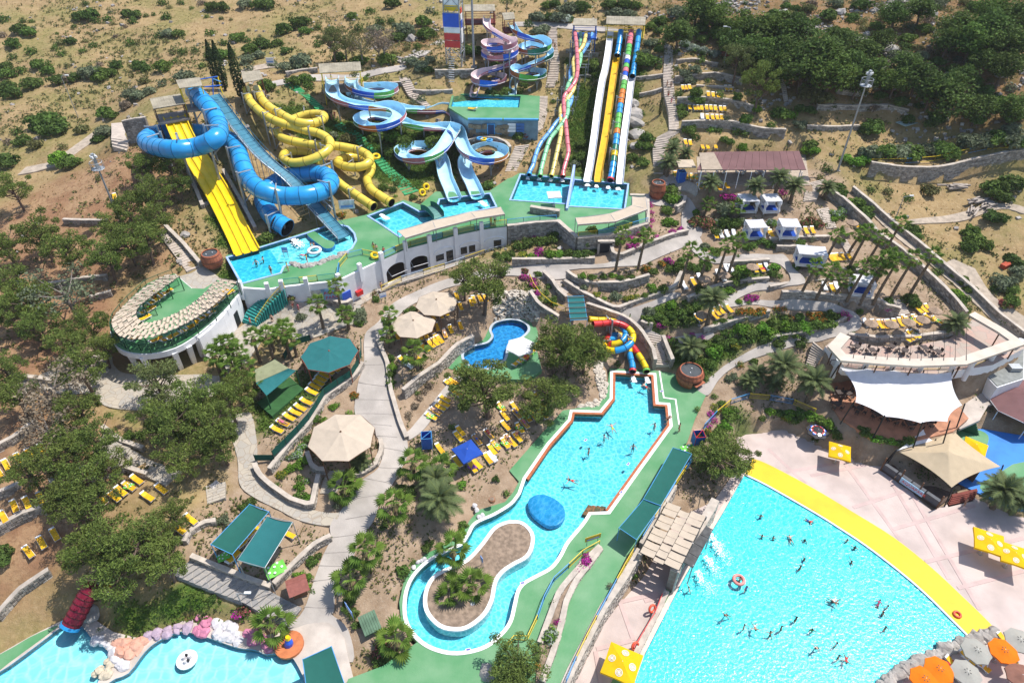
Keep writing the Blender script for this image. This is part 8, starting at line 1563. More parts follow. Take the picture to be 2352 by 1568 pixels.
towel(P(627,1292,3.3),.6,G(627,1292).z,TWG,'large green printed towel spread below the front green shade net',2.0);towel(P(1580,1035,0),.3,0,TWG,'green printed towels piled at the far end of the long green shade roof',1.8);towel(P(513,1278,3.3),.6,G(513,1278).z,TWG,'green printed towel under the back green shade net',1.2)
THATCH=mat('straw_thatch',(.33,.235,.165),.95,.2,6,.6,12,island=.15)
def parasol(label,u,v,h,r,cm,n=8,rise=.5,z=None,rot=0,name='parasol',group=None,prints=0,val=.18):
 """u, v: top of the parasol in the photo"""
 if z is None:q=at_center(u,v,h+rise);g=q.z
 else:g=z;q=P(u,v,z+h+rise)
 o=thing(name,label,'parasol',(q.x,q.y,g),rot,group);mb=MB();ap=Vector((0,0,h+rise));pb=MB();pb.tube([(0,0,0),(0,0,h+rise)],.035,6);pb.build('pole',WPL if cm is not THATCH else BROWNW,o);pb=MB();pb.tube([(0,0,0),(0,0,.12)],.3,10);pb.build('base',CONC,o)
 for i in range(n):
  a,b=[Vector((r*math.cos(2*math.pi*k/n),r*math.sin(2*math.pi*k/n),h))for k in(i,i+1)];m=(a+b)/2*.97;m.z=h+.02;mb=MB();md=[p.lerp(ap,.5)-Vector((0,0,.03*r))for p in(a,m,b)]
  mb.add([a,m,b,*md,ap],[(0,1,4,3),(1,2,5,4),(3,4,6),(4,5,6)]);dz=Vector((0,0,val));mb.add([a,m,b,b-dz,m-dz*.9,a-dz],[(5,4,1,0),(4,3,2,1)]);mb.build('panel',cm,o)
  if prints:
   c=m.lerp(ap,.36)+Vector((0,0,.02));nn=(a-ap).cross(b-ap).normalized();nn=nn if nn.z>0 else-nn;x=(b-a).normalized();y=nn.cross(x);d=MB()
   if prints==1:
    for r0,r1 in((.0,.08),(.13,.17),(.22,.26)):
     k=16;vs=[c+(x*math.cos(6.2832*j/k)+y*math.sin(6.2832*j/k))*r_*r/1.7+nn*.012 for r_ in(r0,r1)for j in range(k)];d.add(vs,[(j,(j+1)%k,k+(j+1)%k,k+j)[::-1]for j in range(k)])
    d.build('printed_rings',WPL,o)
   else:
    for m2,y0,y1 in((RED_T,.06,.26),(WPL,-.06,.06),(RBLU,-.26,-.06)):
     d=MB();vs=[]
     for j in range(9):yy=y0+(y1-y0)*j/8;w_=math.sqrt(max(0,.0676-yy*yy));vs+=[c-x*w_+y*yy+nn*.02,c+x*w_+y*yy+nn*.02]
     d.add(vs,[(2*j,2*j+1,2*j+3,2*j+2)for j in range(8)]);d.build('round_emblem',m2,o)
 if cm is ORANGEC or cm is GREYC:
  for j in range(6):vt=MB();a=j*1.05;vt.box((.28*math.cos(a),.28*math.sin(a),h+rise-.08),(.16,.07,.02),a);vt.build('air_slot',BLACK,o)
 return o
parasol('big yellow square parasol with white ring prints at the bottom edge',1430,1517,2.5,2.5,YELC,4,.6,WAVE_Z,R(20),prints=1,val=.3)
parasol('yellow square parasol beside the black umbrella on the plaza',1932,1030,2.4,2.0,YELC,4,.55,WAVE_Z,R(24),prints=1,val=.25);parasol('yellow square parasol half hidden behind the sand coloured tent',2244,1020,2.4,2.0,YELC,4,.55,-3.1,R(8),val=.25)
parasol('left one of the twin yellow square parasols by the date palm',2277,1238,2.5,2.3,YELC,4,.5,WAVE_Z,R(20),prints=1,val=.3);parasol('right one of the twin yellow square parasols by the date palm',2335,1268,2.5,2.1,YELC,4,.5,WAVE_Z,R(20),prints=1,val=.3)
for i,(u,v,c,w_)in enumerate(((2161,1533,ORANGEC,'orange parasol directly behind the rock edge at the bottom'),(2128,1556,ORANGEC,'orange parasol cut by the bottom edge'),(2224,1540,GREYC,'pale grey parasol right of the bottom orange pair'),(2247,1490,GREYC,'khaki grey parasol between the rock edge and the big orange parasol'),(2310,1490,ORANGEC,'big orange parasol above the brown folded one'),(2346,1466,GREYC,'grey parasol cut by the right edge'),(2350,1548,mat('brown_canvas',(.22,.10,.07),.8),'brown parasol in the bottom right corner'))):parasol(w_,u,v,2.2,1.5,c,8,.45,WAVE_Z,rnd.random())
parasol('black round umbrella with round red, white and blue emblems beside the hedge',1880,985,2.3,1.55,mat('black_canvas',(.04,.04,.045),.7),8,.4,WAVE_Z,.3,prints=2)
parasol('blue square parasol over loungers below the blue cubicle',1073,1030,2.5,2.1,BLUEC,4,.5,None,R(45+35));parasol('small cream square awning by the brown restaurant corner',1576,372,2.6,2.2,BEIGE,4,.3,None,R(45));parasol('white square sun sail at the pool divider',1273,445,2.2,1.7,WHITEC,4,.15,DECK_Z,R(50));parasol('white rounded canopy on the edge of the kidney pool',1196,790,2.3,2.2,WHITEC,6,.4,3.0,.4)
for i,(u,v,w_)in enumerate(((1731,606,'in full sun behind the middle terrace loungers'),(1620,634,'below the leftmost leaning palm'),(1614,716,'next to the thick trunked palm'),(2004,737,'first in the long yellow lounger row'),(2052,738,'second in the long yellow lounger row'),(2091,733,'third in the long yellow lounger row'),(2124,727,'below the upper lounger trio'),(2152,706,'at the inner diagonal wall'),(1948,523,'at the lone yellow lounger'),(1665,625,'between the second and third leaning palm'),(1961,505,'in the hedge shade above the lone yellow lounger'))):parasol('round straw parasol '+w_,u,v,2.1,1.0,THATCH,12,.55,group='straw parasols on the terraces',name='straw_parasol')
parasol('tall pointed straw hut roof among the pines',168,790,2.2,2.0,THATCH,14,1.6,name='straw_hut')
def cabana(label,u,v,wide=2.6,rot=0.0,z=None):
 """u, v: middle of the roof"""
 p=at_center(u,v,2.6);o=thing('cabana',label,'cabana',p,rot);a=wide/2;b=1.25;mb=MB()
 mb.box((0,0,.3),(wide,2.5,.1));mb.build('platform',WPL,o)
 for x,y in((-a,-b),(a,-b),(a,b),(-a,b)):mb=MB();mb.box((x,y,1.2),(.1,.1,2.5));mb.build('post',WPL,o)
 for y in(-b,b):
  for zz in(.18,.45,.65):mb=MB();mb.box((0,y,zz),(wide,.05,.1));mb.build('rail_slat',WPL,o)
 for x in(-a,a):
  for zz in(.18,.45,.65):mb=MB();mb.box((x,0,zz),(.05,2.5,.1));mb.build('rail_slat',WPL,o)
 cloth_patch([Vector((-a-.1,b+.1,2.5)),Vector((a+.1,b+.1,2.5)),Vector((a+.1,-b-.1,2.5)),Vector((-a-.1,-b-.1,2.5))],6,4,.06).build('roof',WHITEC,o,smooth=True)
 mb=MB();[mb.box(c,s_)for c,s_ in(((0,-b,2.42),(wide,.04,.18)),((0,b,2.42),(wide,.04,.18)),((-a,0,2.42),(.04,2.5,.18)),((a,0,2.42),(.04,2.5,.18)))];mb.build('valance',WHITEC,o)
 mb=MB();mb.box((0,0,.46),(wide-.2,2.2,.22));mb.build('mattress',BLUEC,o);mb=MB();mb.box((0,b-.3,.75),(wide-.2,.3,.5));mb.build('back_cushion',WPL,o)
 for x,y in((-a,-b),(a,-b),(a,b),(-a,b)):
  mb=MB();mb.tube([(x*.97,y*.97,2.4),(x*.88,y*.88,1.9),(x*.93,y*.93,1.2),(x*.95,y*.95,.5)],[.2,.42,.16,.3],7);mb.build('curtain',WHITEC,o)
 mb=MB();[mb.add([(-a*.9+x*a*.36,b,2.4),(-a*.9+(x+1)*a*.36,b+.05*(x%2),2.4),(-a*.9+(x+1)*a*.36,b+.05*(x%2),.7),(-a*.9+x*a*.36,b,.7)],[(0,1,2,3)])for x in range(5)];mb.build('back_curtain',WHITEC,o);return o
cabana('left one of the two back white cabanas below the brown restaurant',1720,452,2.8,.05);cabana('right one of the two back white cabanas below the brown restaurant',1773,452,2.6,.05);cabana('left one of the two front white cabanas with blue cushions',1738,512,2.8,.05);cabana('right one of the two front white cabanas with blue cushions',1815,510,2.8,-.05);cabana('wide white cabana tent at the palm terrace',1866,574,4.2,-.15);cabana('white cabana with blue cushions among the leaning palms',1985,640,3.0,-.15)
# barrels
RW=mat('barrel_red_wood',(.36,.115,.06),.7,.15,2,island=.12);HOOP=mat('barrel_hoop',(.13,.05,.04),.6)
def barrel(label,u,v,z,r,h,open_=False,rot=0.0,sq=1.0):
 p=P(u,v,z);o=thing('barrel_kiosk',label,'kiosk',p,rot);n=20;o.scale=(1,sq,1);rad=lambda f:r*(.86+.2*math.sin(math.pi*f))
 for i in range(n):
  if open_ and 13<=i<=17:lo=.62
  else:lo=0
  a0,a1=6.2832*(i+.03)/n,6.2832*(i+.97)/n;mb=MB();k=5;R_=[]
  for j in range(k+1):f=lo+(1-lo)*j/k;q=rad(f);R_.append([Vector((q*math.cos(a),q*math.sin(a),f*h))for a in(a0,a1)]+[Vector(((q-.15)*math.cos(a),(q-.15)*math.sin(a),f*h))for a in(a1,a0)])
  loft(mb,R_,0,True);mb.add(R_[-1],[(0,1,2,3)]);mb.build('stave',RW,o)
 for f in((.12,.5,.88)if not open_ else(.68,.9)):mb=MB();q=rad(f)+.03;loft(mb,[[Vector((q*math.cos(6.2832*i/n),q*math.sin(6.2832*i/n),f*h+d))for i in range(n)]for d in(-.06,.06)]);mb.build('hoop',HOOP,o)
 mb=MB();mb.tube([(0,0,h*.9),(0,0,h*.92)],rad(.92)-.18,16);mb.build('lid',mat('slate_lid',(.06,.068,.075),.7,.15),o);mb=MB();mb.tube([(.3,.2,h*.93),(.3,.2,h)],.08,6);mb.tube([(-.5,-.3,h*.93),(-.5,-.3,h*.98)],.08,6);mb.build('roof_vent',WPL,o)
 if open_:mb=MB();mb.box((0,-rad(.4)+.1,.95),(1.9,.5,.1));mb.build('counter',RW,o)
barrel('reddish barrel shaped kiosk at the left end of the slide deck',491,608,10.8,1.5,2.2);barrel('largest upright barrel shaped kiosk on a stone base beside the slide deck',1508,452,10.8,1.35,2.9);barrel('wide open barrel bar with dark roof at the spiral tubes',1582,876,0,1.95,2.4,True,R(35))
def cubicle(label,u,v,m=BLUEP,fr=LBLUE,z=None,s_=1.3,h=2.3,rot=.1):
 p=G(u,v)if z is None else P(u,v,z);o=thing('changing_cubicle',label,'cubicle',p,rot);a=s_/2
 for c,sz in(((0,-a,h/2+.15),(s_,.04,h-.3)),((0,a,h/2+.15),(s_,.04,h-.3)),((-a,0,h/2+.15),(.04,s_,h-.3)),((a,0,h/2+.15),(.04,s_,h-.3))):mb=MB();mb.box(c,sz);mb.build('canvas_wall',m,o)
 mb=MB();[mb.bar((x,y,0),(x,y,h+.05),.04,5)for x in(-a,a)for y in(-a,a)];[mb.bar(p_,q_,.035,5)for p_,q_ in(((-a,-a,h),(a,-a,h)),((a,-a,h),(a,a,h)),((a,a,h),(-a,a,h)),((-a,a,h),(-a,-a,h)),((-a,-a,h),(a,a,h)))];mb.build('frame',fr,o)
cubicle('blue open topped changing cubicle beside the main path',982,1026);cubicle('blue changing cubicle with red frame at the end of the green ramp',1600,1022,fr=RED_T,z=0);cubicle('blue changing cubicle left of the brown restaurant',1562,420)
# masts and lamps
def mast(label,u,v,h,cage=True,lean=0):
 p=G(u,v);o=thing('floodlight_mast' if cage else 'lamp_post',label,'floodlight mast' if cage else 'lamp',p);mb=MB();mb.tube([(0,0,-.3),(lean,0,h)],[.2,.12]if cage else[.08,.05],8);mb.build('pole',STEEL,o)
 if cage:
  c=MB();n=10;r_=.95
  for zz in(h-.1,h+1.0):c.tube([(r_*math.cos(6.2832*i/n)+lean,r_*math.sin(6.2832*i/n),zz)for i in range(n+1)],.045,4)
  for i in range(n):a=6.2832*i/n;c.bar((r_*math.cos(a)+lean,r_*math.sin(a),h-.1),(r_*math.cos(a)+lean,r_*math.sin(a),h+1),.035,4)
  c.build('cage',STEEL,o);c=MB();c.tube([(lean,0,h-.12),(lean,0,h-.05)],.92,10);c.build('cage_floor',STEEL,o);c=MB();c.tube([(lean,0,h),(lean,0,h+2.4)],.3,4);c.build('lattice_top',STEEL,o);c=MB();[c.box((lean+.4*math.cos(i*1.57),.4*math.sin(i*1.57),h+1.9),(.35,.25,.35),i)for i in range(4)];c.build('floodlight',WPL,o)
 else:c=MB();c.bar((0,0,h),(.9 if lean==0 else-.9,0,h+.2),.04,5);c.build('arm',STEEL,o);c=MB();c.box((1.2 if lean==0 else-1.2,0,h+.22),(.7,.25,.15));c.build('lamp_head',WPL,o)
mast('tall mast with a round wire cage among the left pines',276,508,9.5);mast('tall mast with a wire cage above the golden field',1924,392,15.5)
for u,v,h,w_ in((180,271,8.5,'in the straw field above the lone tree'),(1663,145,7,'at the edge of the dark forest'),(2052,512,5,'beside the dirt track'),(1500,250,0,''),(558,1392,2.6,'on the broad grey stairs'),(1118,45,3,'')):
 if w_:mast('slim street lamp '+w_,u,v,h,False,0 if u!=1663 else.01)
 # small scenery
for lab,u,v,z,sz,m,nm in(('green slatted hatch cover in the garden left of the river',850,1433,.1,(1.9,2.4,.35),mat('green_slats',(.10,.17,.11),.8,.2,1),'hatch_cover'),('white steel sheet lying on the slope by the forest tree',2085,282,None,(4.2,2.2,.12),mat('pale_blue_sheet',(.30,.40,.38),.6,.2),'metal_sheet'),('red bench table at the right edge of the service yard',2311,612,None,(2.6,.9,.7),mat('red_timber',(.42,.07,.03),.7),'red_bench')):
 p=G(u,v)if z is None else P(u,v,z);o=thing(nm,lab,nm.replace('_',' ').split()[-1],(p.x,p.y,p.z),.5);n=7
 for i in range(n):mb=MB();mb.box((-sz[0]/2+sz[0]*(i+.5)/n,0,sz[2]/2),(sz[0]/n*.9,sz[1],sz[2]));mb.build('slat',m,o)
p=G(690,1362);o=thing('gabled_kiosk','tiny kiosk with a dusky red gabled roof beside the main path','kiosk',p,.45);mb=MB();mb.box((0,0,.8),(1.5,1.0,1.6));mb.build('body',BROWNW,o)
for sg in(-1,1):mb=MB();mb.box((0,sg*.55,1.95),(2.2,1.3,.07),rx=-sg*R(32));mb.build('roof_slope',mat('dusky_red_shingle',(.28,.10,.08),.85,.12,3),o)
for i,(u,v)in enumerate(((2190,430),(2245,462),(2270,470),(2230,487))):
 p=G(u,v);o=thing('timber_stack',f'pile of pale stone slabs and timber, {ordn(i)} from the long high wall','timber stack',p,.3*i)
 for k in range(9):mb=MB();mb.box((rnd.uniform(-1.2,1.2),-.8+.25*(k%5)*1.3,.2+.3*(k//5)),(rnd.uniform(2,3.6),.3,.25),rnd.uniform(-.25,.25));mb.build('plank',mat('grey_timber',(.36,.31,.27),.9,.2),o)
t=thing('foot_bridge','small arched foot bridge with teal sides over the slide pool channel','bridge',P(998,490,DECK_Z))
bp_=[P(978,478,DECK_Z),P(1009,502,DECK_Z)];d=(bp_[1]-bp_[0]);o2=Vector((-d.y,d.x,0)).normalized()
for i in range(8):f0,f1=i/8,(i+.95)/8;zz=lambda f:.15+.55*math.sin(math.pi*f);a,b=bp_[0]+d*f0,bp_[0]+d*f1;mb=MB();mb.quadprism(*[Vector((q.x,q.y,DECK_Z+z_))for q,z_ in((a-o2,zz(f0)),(b-o2,zz(f1)),(b+o2,zz(f1)),(a+o2,zz(f0)))][::1 if o2 .cross(d).z<0 else-1],.12);mb.build('plank',mat('teal_plank',(.10,.25,.22),.6),t,world=True)
for sg in(-1,1):mb=MB();[mb.add([bp_[0]+d*f+o2*sg+Vector((0,0,zz(f))),bp_[0]+d*(f+.125)+o2*sg+Vector((0,0,zz(f+.125))),bp_[0]+d*(f+.125)+o2*sg+Vector((0,0,zz(f+.125)+.9)),bp_[0]+d*f+o2*sg+Vector((0,0,zz(f)+.9))],[(0,1,2,3)])for f in[k/8 for k in range(8)]];mb.build('side_net',NET,t,world=True)
mb=MB();a,b=P(1318,396,DECK_Z+1.6),P(1302,478,DECK_Z+.5);t=thing('pool_divider','tall lilac divider wall between the two speed slide pools','divider',(a.x,a.y,DECK_Z));mb.add([(a.x-.2,a.y,DECK_Z-1),(a.x+.2,a.y,DECK_Z-1),(a.x+.2,a.y,a.z+1.5),(a.x-.2,a.y,a.z+1.5),(b.x-.2,b.y,DECK_Z-1),(b.x+.2,b.y,DECK_Z-1),(b.x+.2,b.y,b.z),(b.x-.2,b.y,b.z)],[(0,1,2,3),(7,6,5,4),(3,2,6,7),(1,5,6,2),(4,0,3,7)]);mb.build('divider_wall',mat('lilac_paint',(.36,.46,.78),.5,.08),t,world=True)
# life rings, tubes, signs, pots
def torus(label,u,v,z,r,rr_,m,name='swim_ring',tilt=0,cat='swim ring',ground=False):
 p=P(u,v,z)if not ground else G(u,v)+Vector((0,0,z));o=thing(name,label,cat,p);o.rotation_euler=(tilt,0,.6);mb=MB();mb.tube([(r*math.cos(6.2832*i/16),r*math.sin(6.2832*i/16),0)for i in range(17)],rr_,8,caps=False);mb.build('ring',m,o,smooth=True)
RINGY=mat('yellow_ring_vinyl',(.86,.56,.01),.35);RINGR=mat('red_ring_vinyl',(.75,.10,.05),.4)
for lab,u,v,z,r_,q,m,ti in(('red and white life ring lying on the yellow pool apron',2199,1410,WAVE_Z+.15,.35,.13,RINGR,0),('red life ring hung on the plaza kerb pillar',1498,1397,WAVE_Z+.9,.42,.13,RINGR,1.1),('red life ring hung near the bottom yellow parasol',1459,1483,WAVE_Z+.7,.42,.13,RINGR,1.1),('yellow swim ring lying by the lower green stairs',864,359,14.5,.6,.22,RINGY,.3),('pink swim ring in the wave pool',1697,1331,WAVE_Z+.02,.6,.2,mat('pink_vinyl',(.75,.25,.22),.4),0),('white two seat raft ring in the left slide pool',722,575,DECK_Z,.95,.24,WPL,0),('yellow ring held over a shoulder at the green steps, upper',979,429,DECK_Z+1.2,.5,.2,RINGY,1.1),('yellow ring held over a shoulder at the green steps, lower',970,442,DECK_Z+1.2,.5,.2,RINGY,1.1),('yellow swim ring carried by bathers on the deck above the arches',861,586,DECK_Z+.5,.55,.2,RINGY,.3),('yellow swim ring among blue rings below the raised pool',1111,320,15,.5,.18,RINGY,0),('blue swim ring, left of the yellow one below the raised pool',1102,318,15,.5,.18,LBLUE,0),('blue swim ring, right of the yellow one below the raised pool',1124,322,15,.5,.18,LBLUE,0)):torus(lab,u,v,z,r_,q,m,tilt=ti)
SGN=mat('sign_blue',(.16,.30,.62),.5)
for lab,u,v,z,w_,h_,m,a in(('blue and white notice sign on a pole in the left slide pool',658,592,DECK_Z,.9,.9,SGN,0),('blue notice sign in the planted river island',1107,1300,.1,.5,.9,SGN,-1.0),('yellow framed board at the top of the planted strip',1360,1250,.3,2.0,.8,mat('yellow_board',(.50,.36,.03),.6),.35),('white billboard with faded print above the slide pool',800,492,11.4,2.6,1.7,mat('billboard_print',(.62,.60,.62),.6,.35,.9),.15),('white notice board on the upper walkway',625,163,20.6,1.6,1.2,WHITE,.1),('pale notice board beside the green hatch cover',806,1415,.3,1.6,.9,SGN,-.9),('white safety board at the stairs below the arches',882,695,6.2,1.1,.8,WHITE,.5)):
 p=P(u,v,z);p.z=max(p.z,hz(p.x,p.y));o=thing('sign_board',lab,'sign',p,a);mb=MB();mb.box((0,0,1.0+h_/2),(w_,.06,h_));mb.build('panel',m,o);mb=MB();[mb.bar((x,.05,0),(x,.05,1.0+h_),.04,5)for x in(-w_*.35,w_*.35)];mb.build('post',STEEL,o);mb=MB();mb.box((0,-.035,1.0+h_*.3),(w_*.8,.02,h_*.25));mb.build('print_band',WPL if m is SGN else SGN,o)
for lab,u,v,z,r_ in(('terracotta pot on the pink plaza',1413,1369,WAVE_Z,.36),('round planter pot with a bush at the foot of the pergola',1448,1332,WAVE_Z,.4),('dark round pot in the garden above the lazy river',1130,1152,.9,.45)):p=P(u,v,z);o=thing('plant_pot',lab,'pot',p);mb=MB();mb.tube([(0,0,0),(0,0,.3),(0,0,.6)],[r_*.7,r_,r_*.85],12);mb.build('pot',mat('terracotta',(.32,.14,.07),.85,.15),o);mb=MB();mb.tube([(0,0,.55),(0,0,.62)],r_*.7,10);mb.build('soil',MATS['island_soil'],o)
for i,(u,v,z)in enumerate(((1006,594,PROM_Z),(1024,589,PROM_Z),(1043,585,PROM_Z))):
 p=P(u,v,z);o=thing('plastic_chair',f'white plastic armchair on the promenade, {ordn(i)} from the open arches','chair',p,.3);mb=MB();mb.box((0,0,.44),(.5,.5,.05));mb.build('seat',WPL,o);mb=MB();mb.box((0,.24,.7),(.5,.05,.5));mb.build('backrest',WPL,o)
 for x in(-.22,.22):
  for y in(-.2,.2):mb=MB();mb.bar((x,y,0),(x,y,.44),.025,4);mb.build('leg',WPL,o)
  # restaurant tables
def table(lab,p,grp,m,k=0):
 o=thing('cafe_table',lab,'table',p,rnd.random(),grp);mb=MB();mb.box((0,0,.74),(.9,.9,.05));mb.build('tabletop',m,o);mb=MB();mb.bar((0,0,0),(0,0,.72),.05,6);mb.build('pedestal',BLACK,o)
 for i in range(4):
  a=i*1.571;c=thing('cafe_chair',f"{ordn(i)} chair of the {ordn(k)} one of the {grp}",'chair',(p.x+.75*math.cos(a+o.rotation_euler.z),p.y+.75*math.sin(a+o.rotation_euler.z),p.z),a+o.rotation_euler.z,grp.replace('table','chair'));mb=MB();mb.box((0,0,.45),(.42,.42,.05));mb.build('seat',m,c);mb=MB();mb.box((.2,0,.7),(.05,.42,.5));mb.build('backrest',m,c)
  for x in(-.18,.18):mb=MB();[mb.bar((x,y,0),(x,y,.44),.02,4)for y in(-.18,.18)];mb.build('leg',BLACK,c)
TBL=mat('dark_cafe_wood',(.07,.05,.045),.6,.2)
for i,(u,v)in enumerate(((1920,935),(1972,945),(2012,958),(2048,968),(2085,980),(1945,910),(2130,975),(1925,908))):table(f'dark cafe table under the white sail, {ordn(i)} along the front',P(u,v,.3),'tables under the white sail',TBL,i)
for i,(u,v)in enumerate(((1965,803),(2000,812),(2045,803),(2075,812),(2120,806),(2150,815))):table(f'dark cafe table on the open terrace inside the ring roof, {ordn(i)} from the stairs',P(u,v,4.6),'tables on the open terrace',TBL,i)
for i,(u,v)in enumerate(((1655,398),(1700,400),(1745,402),(1790,398))):table(f'white table under the brown roof, {ordn(i)} along the front',P(u,v,14),'tables under the brown roof',WPL,i)
def grp_box(n,lab,u,v,z,sz,m,cat):p=P(u,v,z);mb=MB();mb.box((0,0,sz[2]/2),sz);o=mb.build(n,m);o.location=p;tag(o,lab,cat)
# boulders: pool rims, rockery
def rock(lab,u,v,z,s_,m=None,grp=None,gnd=False,name='boulder'):
 p=G(u,v)if gnd else P(u,v,z);me_=rock_mesh(rnd.randrange(6));o=bpy.data.objects.new(name,me_);COL.objects.link(o);o.location=p;o.rotation_euler=(0,0,rnd.uniform(0,6));o.scale=(s_*rnd.uniform(.8,1.25),s_,s_*rnd.uniform(.7,1.1));tag(o,lab,'rock',grp)
 if m:o.material_slots[0].link='OBJECT';o.material_slots[0].material=m
def along(px,n,lab,s0,s1,z=None,m=None,grp='',jit=2):
 q=resample(L_(px),.5);
 for i in range(n):c=q[int((i+.5)/n*(len(q)-1))];rock(f'{lab}, {ordn(i)} along the rim',c[0]+rnd.uniform(-jit,jit),c[1]+rnd.uniform(-jit,jit),z,rnd.uniform(s0,s1),m,grp,z is None)
PK=mat('rose_painted_rock',(.52,.19,.29),.8,.2,.8,.4,4);PE=mat('peach_painted_rock',(.60,.33,.24),.8,.15,.8,.4,4);WR=mat('white_painted_rock',(.56,.54,.55),.8,.12,.8,.4,4);LI=mat('lilac_painted_rock',(.42,.32,.40),.8,.15,.8,.4,4)
along('668,606 700,612 740,602 775,588 800,578',26,'pale boulder on the edge of the left slide pool',.35,.6,DECK_Z,grp='boulders of the left slide pool');along('2290,1450 2245,1466 2190,1484 2150,1502 2110,1520 2060,1548 2025,1575',34,'rough grey boulder between the wave pool and parasols',.5,.85,WAVE_Z+.1,grp='boulders along the wave pool',jit=3)
for px,n,lab,s0,s1,m in(('452,1418 470,1410 480,1425 462,1440 450,1450 475,1452',9,'rose painted rock behind the children pool',.6,1.0,PK),('490,1425 505,1440 525,1436 540,1452 548,1470 500,1458 520,1462 492,1450',12,'white painted rock behind the children pool',.65,1.0,WR),('562,1455 580,1450 575,1478 600,1462 612,1480 622,1495',9,'rose painted rock near the orange plinth',.6,.95,PK),('262,1480 285,1472 300,1490 318,1482 275,1500 330,1470 290,1508 310,1500',12,'peach painted rock at the waterfall',.7,1.1,PE),('330,1462 355,1452 385,1443 410,1440 440,1440 350,1465',9,'lilac painted rock below the creeper',.6,.95,LI),('218,1465 240,1478 255,1488 268,1500 262,1515 280,1525 290,1535',9,'white painted rock between the two children pools',.5,.9,WR),('212,1550 230,1540 245,1555 255,1520 240,1515',7,'cream rock sculpture at the children pool fountain',.5,.8,mat('cream_rock',(.52,.45,.34),.8,.2,1,.4))):along(px,n,lab,s0*.68,s1*.68,KID_Z+.05,m,'painted rocks of the children pool')
for i in range(110):
 f=rnd.random();a=rnd.random();u,v=(1382+f*18-16*(1-a)*(1-f*.3),832+f*100)if i<60 else(1330+70*f,912+36*a-22*f)
 if i>=60:u,v=1330+62*f,938-22*f*a-6*a
 rock(f'white rockery stone beside the far end of the main pool, {ordn(i)}',u,v,0,rnd.uniform(.24,.45),mat('pale_rockery',(.52,.46,.39),.9,.15,2,.3),'white rockery stones beside the main pool',True)
mb=MB()
for i in range(420):p=G(rnd.uniform(1132,1240),rnd.uniform(668,738));stone_chip(mb,p.x,p.y,p.z,rnd,.2,.6)
for i in range(260):f=rnd.random();p=G(1378+f*20-rnd.random()*16,832+f*100)if i<150 else G(1330+62*f,940-22*f*rnd.random());stone_chip(mb,p.x,p.y,p.z,rnd,.2,.5)
o=stuff(mb.build('rubble',MATS['pale_rockery']));o['label']='pale rubble stones of the rockeries'
for i,(u,v)in enumerate(((1095,1170),(1108,1182),(1100,1186),(1090,1160),(960,1290),(975,1283),(968,1287),(950,1302),(780,1360),(1085,1385))):rock(f'white garden stone along the river bank, {ordn(i)} from the blue mound',u,v,.1,.3,WR,'white garden stones along the river')
for i,(u,v,s_)in enumerate(((1120,1550,1.0),(2050,115,1.6),(2035,105,1.3),(2075,140,1.4),(2090,142,1.5),(1975,92,1.2),(1990,80,1.0),(1800,35,1.5),(1930,30,1.3),(2110,20,1.8),(2140,35,1.2),(946,92,1.5),(2300,170,1.3),(2180,175,1.2),(425,540,1.0),(205,1405,1.3),(1460,285,2.2),(1458,262,1.9),(1462,310,1.9),(1455,240,1.4),(1465,335,1.5))):rock(f'large grey natural boulder, {ordn(i)} in size order of its slope',u,v,0,s_,None,'natural boulders',True)
def plinth():
 p=P(665,1482,KID_Z);o=thing('round_plinth','round orange brown plinth at the corner of the children pool','plinth',p);mb=MB();mb.tube([(0,0,0),(0,0,.35)],1.5,20);mb.build('base',mat('orange_plinth',(.50,.16,.06),.7,.15,2),o);mb=MB();mb.tube([(0,0,.35),(.1,0,.8),(0,.1,1.3)],[.5,.42,.2],9);mb.build('blue_figure_block',RBLU,o);mb=MB();mb.tube([(.1,.1,1.3),(.1,.1,1.7)],[.3,.22],9);mb.build('yellow_cap',YEL_M,o)
plinth()
p=P(430,1515,KID_Z-.05);o=thing('floating_island','white round float with small figures in the children pool','pool float',p);mb=MB();mb.tube([(0,0,0),(0,0,.15)],1.05,18);mb.build('disc',WPL,o);mb=MB();[mb.tube([(x,y,.15),(x,y,.5)],[.26,.15],8)for x,y in((-.3,.1),(.25,.2),(0,-.3))];mb.build('rock_lump',WR,o);mb=MB();[mb.tube([(x,y,.35),(x,y,.6)],[.16,.08],7)for x,y in((-.1,.35),(.3,-.2))];mb.build('dark_lump',BLACK,o)
# depth plates on the coping
for i,(u,v)in enumerate(((1345,1010),(1443,1065),(1427,1130),(1200,1338),(1075,1491),(1520,898))):p=P(u,v,.07);o=thing('depth_plate',f'small white and violet depth plate on the pool edge, {ordn(i)} along the rim','sign plate',p,.9 if i<3 else.2);mb=MB();mb.box((0,0,.01),(.55,.3,.015));mb.build('plate',WPL,o);mb=MB();mb.box((.02,0,.02),(.4,.18,.012));mb.build('violet_print',mat('violet_print',(.12,.10,.42),.6),o)
